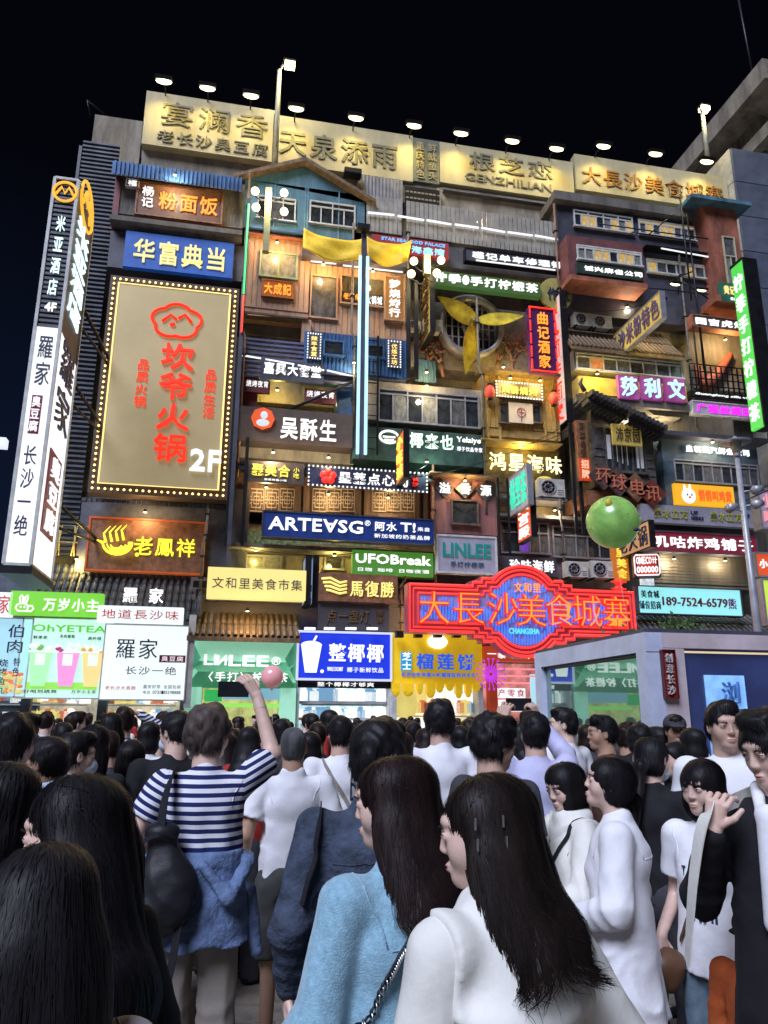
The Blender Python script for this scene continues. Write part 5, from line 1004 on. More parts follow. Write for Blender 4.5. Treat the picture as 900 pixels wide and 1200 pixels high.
for k in range(11): inst('shutter_slat', sl_, t, (a + .15, 22.3, c + .12 + k * .105), rot=(.12, 0, 0))
t = board('pale cyan phone number light box right of the neon arch', (747, 687, 870, 722), 21.3, .25, emi('cyanbox', (.36, .95, 1), .85), navy, [('美食城', (.02, .12, .2, .45), NB), ('铺位招商', (.0, .52, .21, .88), NB), ('189-7524-6579', (.225, .36, .86, .70), mat('ink_red2', (.16, .02, .05), .5), dict(bold=.025)), ('熊', (.865, .32, .95, .76), mat('ink_plum', (.2, .02, .2), .5), dict(bold=.02))], fr=.03)
te = thing('tiled_eave', 'dark tiled eave at the lower right behind the kiosk roof', 'eave')
a = at(745, 745, 21.2).x; b = at(915, 748, 21.2).x; tiles(te, a, b, 21.2, at(820, 744, 21.2).z, 22.2, at(820, 722, 22.2).z, 26, 2, tile_m)
t, a, b, c, d = house('dark brick base wall behind the kiosk at lower right', (745, 722, 910, 850), 22.3, brick); MB().box(a, b, 22.35, 23.9, 0, c).build('lower_wall', dconc, t)
# vertical orange sign & small ones
t = board('orange upright market sign just left of the red and white projecting sign', (718, 640, 738, 680), 21.9, .2, emi('orangeup', (.75, .20, .01), .6), None, [('里美食', (.12, .03, .88, .97), emi('yellowglow', (1, .72, .08), 1.2), dict(vert=True, bold=.05))])
projecting('small orange and cream projecting box sign behind the green balloon', 765, 611, 640, 22.0, 1.9, 1, emi('creambox', (.8, .42, .18), .55), blackm, '老火锅', NB, vert=False)
t = thing('projecting_sign', 'red and white rounded projecting sign right of the orange upright sign', 'sign', at(743, 677, 21.0), math.radians(-22))
W, H = .78, .72
def sheared(t): pass
MB().box(0, W, -.1, .25, 0, H).build('panel', mat('board_dark', (.04, .01, .015), .4), t)
m = MB(); m.tube([(.08, -.13, .05), (W - .08, -.13, .05), (W - .03, -.13, .12), (W - .03, -.13, H - .12), (W - .08, -.13, H - .05), (.08, -.13, H - .05), (.03, -.13, H - .12), (.03, -.13, .12)], .025, 5, 0, True); m.build('border', emi('whitepink', (1, .75, .75), 1.3), t)
text(t, 'OMECO计', (.08, W - .08, .38, .62), WH, y=-.1, bold=.05); text(t, '000000', (.08, W - .08, .12, .32), WH, y=-.1, bold=.05); MB().box(.1, W - .1, -.105, -.1, .08, H - .08).build('red_face', emi('redface', (.8, .05, .05), .5), t)
for i, y in enumerate((682, 690)):
    p = at(725, y, 21.7); tag(MB().ell((p.x, 21.7, p.z), (.16, .1, .11), 10, 6).box(p.x - .25, p.x + .25, 21.68, 21.72, p.z - .02, p.z + .02).build('red_ornament', RE), '%s small red ornament hanging under the orange upright sign' % ('upper' if i == 0 else 'lower'), 'ornament')
slab(thing('lit_strip', 'small bright lit panel just above the left end of the phone number box', 'panel'), (750, 662, 767, 688), 21.6, 21.7, mat('lit_patch', (.8, .85, .9), emit=.9, ecol=(.8, .9, 1), var=.6, scale=9), 'panel')
# right edge signs
q = rect(888, 574, 925, 620, 18.5); board('grey-blue and pink box sign cut by the right edge', q + (0,), 18.5, .3, mat('greypink', (.25, .25, .34), .5, emit=.15, ecol=(.9, .5, .7)), gframe, [('小吃', (.06, .06, .5, .94), emi('pinkt', (1, .35, .4), .9), dict(vert=True, bold=.03))])
q = rect(885, 649, 930, 676, 18.0); board('orange box sign with two white characters at the right edge', q + (0,), 18.0, .3, emi('signorange', (.85, .10, .02), .8), gframe, [('小仙鸭', (.06, .2, .8, .7), WHs, dict(bold=.04))])
q = rect(893, 680, 935, 732, 17.5); board('lime yellow box sign at the right edge below the orange one', q + (0,), 17.5, .3, emi('limeyellow', (.7, .9, .1), .8), gframe, [('柠季', (.3, .1, .9, .9), emi('leafgreen', (.12, .62, .03), .9), dict(vert=True))])
# ---- street lamp at right
t = thing('street_lamp', 'tall grey street lamp with lantern head and clamped floodlights at right', 'street lamp')
Yl = 17.5; b_ = at(886, 722, Yl); a_ = at(856, 535, Yl)
MB().tube([(b_.x, Yl, 0), (b_.x, Yl, b_.z), (b_.x, Yl, a_.z)], [.12, .10, .065], 12).build('pole', mat('lamp_paint', (.32, .33, .38), .4, .3), t)
zz = a_.z
MB().tube([(b_.x, Yl, zz), (b_.x, Yl, zz + .1)], .1, 10).tube([(b_.x, Yl, zz + .42), (b_.x, Yl, zz + .48), (b_.x, Yl, zz + .6)], [.42, .12, .03], 16).build('lantern_cap', mat('lamp_paint', (.32, .33, .38)), t)
MB().tube([(b_.x, Yl, zz + .1), (b_.x, Yl, zz + .42)], [.1, .16], 10).build('lantern_glass', mat('lantern_glass', (.35, .35, .3), .2), t)
z1 = at(877, 600, Yl).z
m = MB()
for dx, dz in ((-.45, 0), (.35, .15), (.4, .55)): m.tube([(b_.x, Yl, z1 + dz), (b_.x + dx, Yl - .1, z1 + dz + .05)], .025, 5).tube([(b_.x + dx - .14, Yl - .2, z1 + dz), (b_.x + dx + .14, Yl - .1, z1 + dz + .1)], [.13, .10], 8)
m.build('clamped_floodlight', mat('lamp_paint', (.32, .33, .38)), t)
MB().tube([(b_.x + .05, Yl, z1 + .3), (b_.x + 1.4, Yl, z1 + .9)], .02, 4).build('bracket', blackm, t)
MB().tube([(b_.x - .35, Yl, 0.01), (b_.x + .35, Yl, .01)], .01, 4).build('base_plate', blackm, t)
# ---- balloons
def balloon(label, px, py, rpx, D, m, kind):
    p = at(px, py, D); r = (at(px + rpx, py, D).x - at(px - rpx, py, D).x) / 2; t = thing('balloon', label, 'balloon', p)
    MB().ell((0, 0, 0), (r, r, r * 1.02), 28, 20).build('skin', m, t); return t, r
bm = mat('balloon_green_glow', (.22, .42, .10), .28, var=.3, scale=2.2, coat=.35, spec=.5, emit=.16, ecol=(.35, .8, .18))  # glow in the colour stands in for light through the skin
t, r = balloon('round green lit balloon with small ears and dotted face floating over the crowd', 718, 612, 28, 15, bm, 0)
MB().ell((r * 1.02, 0, r * .15), (.1, .1, .1)).build('ear', bm, t)
m = MB(); m.ell((r * .12, -r * .96, r * .10), (.02, .02, .02), 6, 4).ell((r * .75, -r * .64, r * .12), (.02, .02, .02), 6, 4).ell((r * .5, -r * .80, -r * .45), (.08, .03, .04), 8, 6); m.build('face_mark', NB, t)
MB().ell((-r * .48, -r * .70, r * .55), (.09, .06, .1), 8, 6).build('yellow_patch', mat('patch_yellow', (.6, .45, .05), .4), t)
MB().tube([(0, 0, -r), (.1, -.1, -r - 1.5), (.2, -.2, -r - 3.2)], .004, 3).build('string', wframe, t)
t, r = balloon('small pale pink balloon beside the raised hand', 319, 793, 13, 9, mat('balloon_pink_glow', (.75, .35, .38), .2, var=.1, coat=.5, emit=.2, ecol=(1, .4, .4)), 1)  # faint glow put into the pink so the skin looks brighter
MB().tube([(0, 0, -r - .02), (0, 0, -r + .03)], [.02, .005], 6).build('knot', mat('balloon_pink_glow', (.62, .22, .25)), t); MB().tube([(0, 0, -r), (.05, -.05, -r - .9)], .003, 3).build('string', wframe, t)
# ================================================================ kiosk, right foreground
KY0, KY1 = 10.4, 14.6; xk = at(762, 830, KY0).x; zk = at(765, 741, KY0).z
kf = mat('kiosk_frame', (.52, .57, .74), .4, .1, var=.12, scale=2, bump=.1); kb = mat('kiosk_beige', (.52, .44, .47), .5, var=.12, scale=2)
t = thing('kiosk', 'grey-blue framed glass kiosk standing behind the crowd at right', 'kiosk')
MB().box(xk, xk + .26, KY0, KY0 + .28, 0, zk - .28).build('corner_post', kf, t); MB().box(xk, xk + .22, KY1 - .3, KY1, 0, zk - .28).build('corner_post', kf, t)
MB().box(xk, xk + .28, KY0 - .01, KY1, zk - .28, zk).build('side_beam', kf, t); MB().box(xk + .285, xk + 5, KY0 - .01, KY0 + .3, zk - .22, zk).build('front_beam', kb, t); MB().box(xk + .02, xk + 5, KY0 + .02, KY1 - .02, zk + .003, zk + .06).build('roof', navy, t)
mir = mat('dark_mirror_glass', (.02, .045, .04), .02, var=0, spec=1, coat=0)
mir.node_tree.nodes['Principled BSDF'].inputs['Metallic'].default_value = .75; 
rr_ = mir.node_tree.nodes['Color Ramp']; rr_.color_ramp.elements[0].color = rr_.color_ramp.elements[1].color = (.30, .42, .38, 1)
MB().box(xk + .10, xk + .12, KY0 + .285, KY1 - .305, .35, zk - .285).build('glass_wall', mir, t)
MB().box(xk + .05, xk + .14, KY0 + .285, KY1 - .305, 0, .345).build('kick_panel', kf, t)
MB().box(xk + .065, xk + .095, KY0 + .285, KY1 - .305, zk - .34, zk - .29).build('glazing_bar', blackm, t)
MB().box(xk + .265, xk + .62, KY0 - .005, KY0 + .25, 0, zk - .225).build('front_pier', kb, t)
MB().box(xk + .625, xk + 5, KY0 + .08, KY0 + .2, 0, zk - .23).build('screen_wall', mat('screen_dark', (.035, .045, .12), .25, var=.3, scale=.6, emit=.07, ecol=(.12, .18, .6)), t)
led(t, (xk + .64, KY0 + .06, zk - .27), (xk + 5, KY0 + .06, zk - .27), emi('warmdots', (1, .8, .5), .8), .015)
MB().box(xk + 4.8, xk + 5, KY0 + .3, KY1, 0, zk - .0).build('end_wall', kb, t); MB().box(xk + .3, xk + 4.8, KY1 - .1, KY1 - .01, 0, zk - .01).build('rear_wall', navy, t)
q = rect(823, 790, 887, 862, KY0 + .05); board('bright blue lit poster with pale characters on the kiosk front', (826, 791, 884, 900), KY0 + .04, .035, mat('poster_blue', (.2, .4, .7), emit=.8, ecol=(.22, .48, .95), var=.45, scale=1.6), None, [('浏', (.35, .06, .85, .32), mat('poster_ink', (.08, .2, .5), .4), dict(bold=.03)), ('阳', (.35, .34, .85, .6), mat('poster_ink', (.08, .2, .5), .4), dict(bold=.03))])
board('narrow red lacquered plaque with pale brush characters on the kiosk pier', (775, 762, 794, 818), KY0 - .05, .04, mat('plaque_red', (.25, .025, .02), .35), mat('plaque_dark', (.10, .01, .01), .4), [('创意长沙', (.15, .05, .85, .95), mat('pale_silver', (.55, .5, .5), .4), dict(vert=True))], fr=.01)
# greenery on the ledge behind the kiosk
lf = mat('leaf', (.06, .11, .03), .5, var=.3)
for (px, py, l) in ((588, 0, ''), (800, 735, 'small potted ivy trailing on the eave above the kiosk at right'), (740, 748, 'small leafy plant above the left end of the kiosk roof')):
    if not l: continue
    p = at(px, py, 21.0 if px == 800 else 13.9); sc = 1 if px == 800 else .6; m = MB(); random.seed(px)
    for k in range(160):
        q = p + Vector((random.gauss(0, .35), random.gauss(0, .12), random.gauss(0, .14))) * sc; a_ = random.uniform(0, 6.28); u = Vector((math.cos(a_), random.uniform(-.5, .5), math.sin(a_))) * .09 * sc; v_ = Vector((-math.sin(a_), .3, math.cos(a_))) * .04 * sc
        m.add([q - u, q + v_, q + u, q - v_], [[0, 1, 2, 3]])
    m.tube([p - Vector((0, 0, .3 * sc)), p], .02, 4); tag(m.build('ivy_plant', lf), l, 'plant')
# cables on the facade
cb = MB()
for p0, p1, sag in (((660, 360), (775, 350), .3), ((480, 560), (660, 500), .3), ((405, 560), (500, 545), .3), ((282, 640), (420, 648), .15), ((600, 520), (672, 500), .2)):
    A = at(*p0, 21.8); B = at(*p1, 21.9); P = [A.lerp(B, k / 10) - Vector((0, 0, sag * 4 * (k / 10) * (1 - k / 10))) for k in range(11)]; o = MB().tube(P, .014, 4).build('cable', blackm); tag(o, 'thin black cable sagging %s' % {150: 'over the gold sign', 660: 'below the red-brown box room', 480: 'beside the seafood characters', 405: 'above the flame coloured sign', 282: 'under the long blue sign', 600: 'under the barbecue room'}[p0[0]], 'cable', 'cables strung across the facade')

# ---- drain pipes and conduit running down the facade
random.seed(31)
pm_ = [mat('pipe_grey', (.16, .15, .13), .6, .2, var=.4, scale=3), mat('pipe_rust', (.20, .10, .06), .7, var=.5, scale=3)]
spots_ = ((288, 200, 560, 'beside the teal gabled house'), (416, 262, 500, 'left of the neon pole'), (478, 262, 350, 'right of the yellow cloths'), (566, 350, 600, 'along the left of the barbecue room'), (661, 240, 520, 'under the dark right block'), (806, 300, 500, 'beside the scaffold poles'), (764, 470, 600, 'beside the timber house'), (510, 545, 690, 'left of the wine red room'), (660, 585, 690, 'above the air conditioner pair'), (238, 590, 690, 'right of the carved wooden sign'), (470, 660, 740, 'right of the wing emblem sign'))
for x, y0, y1, l in spots_:
    Yp = 22.35; A1 = at(x, (y0 + y1) / 2, Yp); z0 = at(x, y1, Yp).z; z1 = at(x, y0, Yp).z; t = thing('drain_pipe', 'thin drain pipe ' + l, 'pipe')
    k = random.uniform(-.15, .15); zz = z0 + (z1 - z0) * random.uniform(.4, .7); m_ = random.choice(pm_)
    MB().tube([(A1.x, Yp, z0), (A1.x, Yp, zz), (A1.x + k, Yp, zz + .25), (A1.x + k, Yp, z1)], .04, 6).build('pipe', m_, t)
    br = MB().box(-.07, .07, -.05, .12, -.02, .02).mesh('pipe_clip', blackm)
    for j in range(4):
        zc = z0 + (z1 - z0) * (j + .5) / 4; inst('pipe_clip', br, t, (A1.x + (k if zc > zz + .1 else 0), Yp, zc))
# ================================================================ PEOPLE
A_ = lambda *v: np.array(v, float)
def smin(a, b, k):
    h = np.maximum(k - np.abs(a - b), 0) / k; return np.minimum(a, b) - h * h * k * .25
def d_ell(P, c, r, R=None):
    q = P - c
    if R is not None: q = q @ R
    r = np.asarray(r, float); k0 = np.sqrt(((q / r) ** 2).sum(-1)); k1 = np.sqrt(((q / (r * r)) ** 2).sum(-1)) + 1e-9
    return k0 * (k0 - 1) / k1
def d_cap(P, a, b, ra, rb, fy=1.0):
    a = np.asarray(a, float); b = np.asarray(b, float); pa = P - a; ba = b - a
    if fy != 1: pa = pa * A_(1, 1 / fy, 1); ba = ba * A_(1, 1 / fy, 1)
    t = np.clip((pa @ ba) / max(ba @ ba, 1e-9), 0, 1)
    return (np.sqrt(((pa - t[..., None] * ba) ** 2).sum(-1)) - (ra + (rb - ra) * t)) * (fy ** .5 if fy < 1 else 1)
class Field:
    def __init__(s, k=.03): s.p = []; s.k = k; s.post = None
    def e(s, c, r, k=None, R=None, sub=False): s.p.append(('e', A_(*c), r, R, k or s.k, sub)); return s
    def c(s, a, b, ra, rb=None, k=None, fy=1.0, sub=False): s.p.append(('c', a, b, ra, ra if rb is None else rb, fy, k or s.k, sub)); return s
    def __call__(s, P):
        d = None
        for q in s.p:
            if q[0] == 'e': v = d_ell(P, q[1], q[2], q[3])
            else: v = d_cap(P, q[1], q[2], q[3], q[4], q[5])
            k, sub = q[-2], q[-1]
            if d is None: d = v
            elif sub: d = -smin(-d, v, k)
            else: d = smin(d, v, k)
        return s.post(P, d) if s.post else d
def snet(F, lo, hi, h):
    lo = np.asarray(lo, float); n = np.maximum(np.ceil((np.asarray(hi) - lo) / h).astype(int) + 1, 3)
    ax = [lo[i] + h * np.arange(n[i]) for i in range(3)]
    P = np.stack(np.meshgrid(*ax, indexing='ij'), -1); D = F(P.reshape(-1, 3)).reshape(n); s = D < 0
    c = np.zeros(n - 1, int)
    offs = [(i, j, k) for i in (0, 1) for j in (0, 1) for k in (0, 1)]
    sl = lambda A, o: A[o[0]:n[0] - 1 + o[0], o[1]:n[1] - 1 + o[1], o[2]:n[2] - 1 + o[2]]
    for o in offs: c += sl(s, o)
    act = (c > 0) & (c < 8); I = np.argwhere(act); idx = -np.ones(n - 1, int); idx[act] = np.arange(len(I))
    if not len(I): return np.zeros((0, 3)), []
    acc = np.zeros((len(I), 3)); cnt = np.zeros(len(I))
    for a in offs:
        for d in range(3):
            if a[d]: continue
            b = list(a); b[d] = 1; da = D[I[:, 0] + a[0], I[:, 1] + a[1], I[:, 2] + a[2]]; db = D[I[:, 0] + b[0], I[:, 1] + b[1], I[:, 2] + b[2]]
            m = (da < 0) != (db < 0); t = np.where(m, da / np.where(m, da - db, 1), 0); p = np.tile(np.array(a, float), (len(I), 1)); p[:, d] = t
            acc[m] += p[m]; cnt[m] += 1
    V = lo + h * (I + acc / cnt[:, None]); Fs = []
    for d in range(3):
        u, v = (d + 1) % 3, (d + 2) % 3
        sa = s; sh = [slice(None)] * 3; sh[d] = slice(0, n[d] - 1); sh2 = [slice(None)] * 3; sh2[d] = slice(1, n[d])
        x = sa[tuple(sh)] != sa[tuple(sh2)]; E = np.argwhere(x)
        E = E[(E[:, u] > 0) & (E[:, v] > 0) & (E[:, u] < n[u] - 1) & (E[:, v] < n[v] - 1)]
        if not len(E): continue
        def g(du, dv): q = E.copy(); q[:, u] -= du; q[:, v] -= dv; return idx[q[:, 0], q[:, 1], q[:, 2]]
        Q = np.stack([g(0, 0), g(1, 0), g(1, 1), g(0, 1)], 1); fl = s[E[:, 0], E[:, 1], E[:, 2]]; Q[~fl] = Q[~fl][:, ::-1]; Fs.append(Q)
    return V, np.concatenate(Fs)
def mk(name, pieces, m, parent, smooth=True):
    vs = []; fs = []; o = 0
    for V, Q in pieces:
        if len(V) == 0: continue
        vs.append(V); fs.append(np.asarray(Q) + o); o += len(V)
    V = np.concatenate(vs); Q = np.concatenate(fs); me = bpy.data.meshes.new(name)
    me.vertices.add(len(V)); me.vertices.foreach_set('co', V.ravel().astype(np.float32)); k = Q.shape[1]
    me.loops.add(len(Q) * k); me.loops.foreach_set('vertex_index', Q.ravel().astype(np.int32)); me.polygons.add(len(Q)); me.polygons.foreach_set('loop_start', np.arange(0, len(Q) * k, k, dtype=np.int32))
    me.polygons.foreach_set('use_smooth', np.ones(len(Q), bool) if smooth else np.zeros(len(Q), bool)); me.update(calc_edges=True); me.validate(); me.materials.append(m)
    return link(bpy.data.objects.new(name, me), parent)
# ---- materials
def skinm(n, c):
    m = mat('skin_' + n, c, .5, var=.06, scale=12, bump=.05, bscale=200); b = m.node_tree.nodes['Principled BSDF']
    b.inputs['Subsurface Weight'].default_value = .12; b.inputs['Subsurface Radius'].default_value = (.012, .005, .003); return m
SK = [skinm('light', (.56, .36, .28)), skinm('fair', (.66, .45, .37)), skinm('tan', (.42, .25, .17))]
def hairm(n, c, r=.5):
    m = mat('hair_' + n, c, r, var=.35, scale=20, streak=.1, spec=.18, bump=.06, bscale=90); return m
HB = hairm('black', (.012, .011, .013)); HD = hairm('dark_brown', (.018, .010, .010)); HG = hairm('grey', (.08, .08, .085), .6); HA = hairm('ash', (.085, .065, .06), .5); HW = hairm('warm_brown', (.016, .011, .010))
def cloth_m(n, c, var=.12, rough=.85, **k):
    wr = k.pop('wr', .22); m = mat('cloth_' + n, c, rough, var=var, scale=k.pop('scale', 9), bump=k.pop('bump', .05), bscale=k.pop('bscale', 45), spec=.25); m.node_tree.nodes['Principled BSDF'].inputs['Sheen Weight'].default_value = 0
    nt = m.node_tree; n2 = nt.nodes.new('ShaderNodeTexNoise'); n2.noise_type = 'RIDGED_MULTIFRACTAL'; n2.inputs['Scale'].default_value = 4.5; n2.inputs['Detail'].default_value = 2; n2.inputs['Distortion'].default_value = .8
    b2 = nt.nodes.new('ShaderNodeBump'); b2.inputs['Strength'].default_value = wr; b2.inputs['Distance'].default_value = .035; pb = nt.nodes['Principled BSDF']; old = pb.inputs['Normal'].links[0].from_socket
    nt.links.new(nt.nodes['Texture Coordinate'].outputs['Object'], n2.inputs['Vector']); nt.links.new(n2.outputs['Fac'], b2.inputs['Height']); nt.links.new(old, b2.inputs['Normal']); nt.links.new(b2.outputs[0], pb.inputs['Normal']); return m
CW = cloth_m('white', (.76, .76, .80), .05); CC = cloth_m('cream', (.72, .71, .66), .05); CK = cloth_m('black', (.014, .014, .018)); CG = cloth_m('charcoal', (.05, .05, .06)); CL = cloth_m('lavender', (.50, .50, .72), .06)
CBL = cloth_m('pale_blue', (.50, .58, .76), .06); CDN = cloth_m('denim_dark', (.050, .066, .105), .3, scale=16, bump=.3); CDL = cloth_m('denim_mid', (.13, .19, .34), .2, scale=16, bump=.3); CKH = cloth_m('khaki', (.30, .265, .235), .08)
CSW = cloth_m('sweater_blue', (.26, .45, .57), .16, .95, scale=60, bump=.25, bscale=220); CSW.node_tree.nodes['Principled BSDF'].inputs['Sheen Weight'].default_value = .4
CJE = cloth_m('jeans_grey_blue', (.13, .19, .24), .2, scale=20); COR = cloth_m('orange', (.42, .09, .025)); CBR = cloth_m('brown', (.10, .05, .035)); CSH = cloth_m('dark_grey_shorts', (.06, .062, .062)); CRE = cloth_m('red', (.35, .03, .03)); CGR = cloth_m('grey', (.25, .25, .27))
CMASK = cloth_m('mask_blue', (.55, .66, .78), .03)
def stripe_m(n, c1, c2, f):
    m = cloth_m(n, c1); nt = m.node_tree; b = nt.nodes['Principled BSDF']; s = nt.nodes.new('ShaderNodeSeparateXYZ'); nt.links.new(nt.nodes['Texture Coordinate'].outputs['Object'], s.inputs[0])
    def mth(op, a, b_=None):
        x = nt.nodes.new('ShaderNodeMath'); x.operation = op; nt.links.new(a, x.inputs[0])
        if b_ is not None:
            if hasattr(b_, 'links'): nt.links.new(b_, x.inputs[1])
            else: x.inputs[1].default_value = b_
        return x.outputs[0]
    ab = mth('ABSOLUTE', s.outputs['X']); slope = mth('MULTIPLY', mth('MAXIMUM', mth('SUBTRACT', ab, .17), 0), -.55)
    z = mth('ADD', s.outputs['Z'], slope); g = mth('GREATER_THAN', mth('FRACT', mth('MULTIPLY', z, f)), .5)
    mx = nt.nodes.new('ShaderNodeMix'); mx.data_type = 'RGBA'; nt.links.new(g, mx.inputs[0]); mx.inputs[6].default_value = (*c1, 1); mx.inputs[7].default_value = (*c2, 1); nt.links.new(mx.outputs[2], b.inputs['Base Color']); return m
CST = stripe_m('striped', (.72, .72, .78), (.012, .02, .10), 28)
def rot(yaw=0, pitch=0, roll=0):      # yaw: + turns to the right; pitch: + looks up; roll: + tilts right
    y, p, r = math.radians(-yaw), math.radians(pitch), math.radians(roll)
    return np.array(Matrix.Rotation(y, 3, 'Z') @ Matrix.Rotation(p, 3, 'X') @ Matrix.Rotation(r, 3, 'Y'))
def headfield(T, R, female, face=True):
    X = lambda *v: R @ A_(*v) + T; f = Field(.022); E = lambda c, r, k=None, sub=False: f.e(X(*c), r, k, R, sub)
    E((0, -.014, .028), (.073, .092, .086)); E((0, .018, -.028), (.057 if female else .061, .066, .080), .03)
    E((0, .058, -.088), (.024 if female else .030, .024, .022), .03)
    for s in (-1, 1): E((s * .036, .046, -.028), (.027, .030, .034), .02)
    if face:
        E((0, .072, .030), (.050, .020, .016), .02)
        for s in (-1, 1): E((s * .031, .102, .004), (.016, .012, .011), .010, True); E((s * .031, .0765, .002), (.0165, .0135, .0125), .004)
        f.c(X(0, .085, .012), X(0, .0945, -.027), .006, .0092 if female else .0105, .012)
        for s in (-1, 1): E((s * .010, .0895, -.031), (.007, .008, .0065), .006)
        E((0, .083, -.060), (.021, .010, .0052), .007); E((0, .082, -.0695), (.018, .010, .0058), .007)
        E((0, .095, -.0645), (.020, .008, .0014), .003, True)
    for s in (-1, 1): E((s * .074, -.006, -.006), (.010, .019, .030), .006); E((s * .081, .001, -.004), (.005, .010, .018), .004, True)
    f.c(X(0, -.022, -.06), A_(T[0] * .4, T[1] * .4 - .02, 1.40), .050 if female else .058, .056 if female else .068, .03)
    return f, X
def hand_prims(f, W, d, n, curl=.5, side=1, sc=1.0, fist=False):
    """W wrist, d direction of the fingers, n palm normal (fingers curl towards n)"""
    d = A_(*d); d /= np.linalg.norm(d); n = A_(*n); n = n - d * (n @ d); n /= np.linalg.norm(n); a = np.cross(d, n) * side; W = A_(*W)
    for k in (-1, 0, 1): f.c(W + d * .015 * sc + a * k * .012 * sc, W + d * .085 * sc + a * k * .024 * sc, .017 * sc, .0135 * sc, .012)
    L = (.066, .076, .071, .055)
    for i in range(4):
        b = W + (d * .088 + a * (-.033 + .022 * i)) * sc; c1 = curl * (1 + .12 * i); v = d * math.cos(c1 * .7) + n * math.sin(c1 * .7); v2 = d * math.cos(c1 * 1.6) + n * math.sin(c1 * 1.6); v3 = d * math.cos(c1 * 2.3) + n * math.sin(c1 * 2.3)
        sp = a * (i - 1.5) * .06; p1 = b + (v + sp) * L[i] * .45 * sc; p2 = p1 + (v2 + sp) * L[i] * .32 * sc; p3 = p2 + v3 * L[i] * .24 * sc
        f.c(b, p1, .0093 * sc, .0088 * sc, .004); f.c(p1, p2, .0088 * sc, .008 * sc, .003); f.c(p2, p3, .008 * sc, .0068 * sc, .003)
    b = W + (d * .030 - a * .026) * sc; p1 = b + (d * .028 - a * .030 + n * .012 * curl) * sc; p2 = p1 + (d * .028 - a * .010 + n * .02 * curl) * sc
    f.c(b, p1, .0125 * sc, .0105 * sc, .008); f.c(p1, p2, .0105 * sc, .008 * sc, .003)
def nz3(P, f, seed=0):
    x, y, z = P[:, 0] * f + seed, P[:, 1] * f - seed * 1.7, P[:, 2] * f + seed * .6
    return np.sin(x + 1.7 * np.sin(y * .9 + 1.3)) * np.sin(y * 1.1 + 1.5 * np.sin(z * .8)) + .6 * np.sin(z * 1.3 + 2 * np.sin(x * .7 + y * .5))
def strands(F, V, n, L, rad, R, T, seed, gstep=.018, drop=-9, free=.0, zlo=None, wob=.004, down=None):
    """hair strands that follow the hair surface downward from random surface points; returns verts, quads"""
    if len(V) == 0: return np.zeros((0, 3)), np.zeros((0, 4), int)
    rg = np.random.RandomState(seed); P = V[rg.randint(0, len(V), n)].copy(); off = rg.uniform(-.001, .005, n); steps = max(3, int(L / gstep)); path = [P.copy()]
    def grad(P):
        e = .004; g = np.stack([F(P + A_(e, 0, 0)) - F(P - A_(e, 0, 0)), F(P + A_(0, e, 0)) - F(P - A_(0, e, 0)), F(P + A_(0, 0, e)) - F(P - A_(0, 0, e))], 1); return g / (np.linalg.norm(g, axis=1, keepdims=True) + 1e-9)
    back = R @ A_(0, -1, 0); dirp = None
    ph = rg.uniform(0, 6.28, n); ln = rg.uniform(.6, 1.1, n); jit = rg.normal(0, .09, (n, 3)) * np.where(rg.rand(n) < .06, 4.5, 1)[:, None]
    for k in range(steps):
        g = grad(P); D = np.tile(A_(0, 0, -1) if down is None else down, (n, 1)) + .25 * back + jit; c = P - T; D[:, :2] += .5 * c[:, :2] * (np.clip(c[:, 2:3] * 12, 0, 1))
        t = D - g * (D * g).sum(1, keepdims=True) * (1 - free); t /= np.linalg.norm(t, axis=1, keepdims=True) + 1e-9
        dirp = t if dirp is None else dirp * .5 + t * .5; P = P + dirp * gstep * ln[:, None]; d = F(P)
        corr_ = np.clip(d - off, -.02, .02); ok = np.ones(n) if zlo is None else (P[:, 2] > zlo).astype(float)
        P = P - grad(P) * (corr_ * ok)[:, None]; P[:, 0] += wob * .3 * np.sin(ph + k * .7); path.append(P.copy())
    path = np.stack(path, 1); m = path.shape[1]; tt = np.gradient(path, axis=1); tt /= np.linalg.norm(tt, axis=2, keepdims=True) + 1e-9
    ref = path - T; ref[..., 2] = np.clip(ref[..., 2], 0, 1); u = np.cross(tt, ref); u /= np.linalg.norm(u, axis=2, keepdims=True) + 1e-9
    rr = rad * (1 - .8 * (np.arange(m) / (m - 1)) ** 2)[None, :, None] * rg.uniform(.6, 1.4, (n, 1, 1)); VV = np.stack([path - u * rr, path + u * rr], 2).reshape(-1, 3)
    base = (np.arange(n)[:, None] * m + np.arange(m - 1)[None, :]) * 2; return VV, np.stack([base, base + 1, base + 3, base + 2], -1).reshape(-1, 4)
DOWN = lambda s: dict(e=(s * .235, -.03, 1.14), w=(s * .245, .03, .90), d=(0, .15, -1), n=(-s, .1, 0), curl=.45)
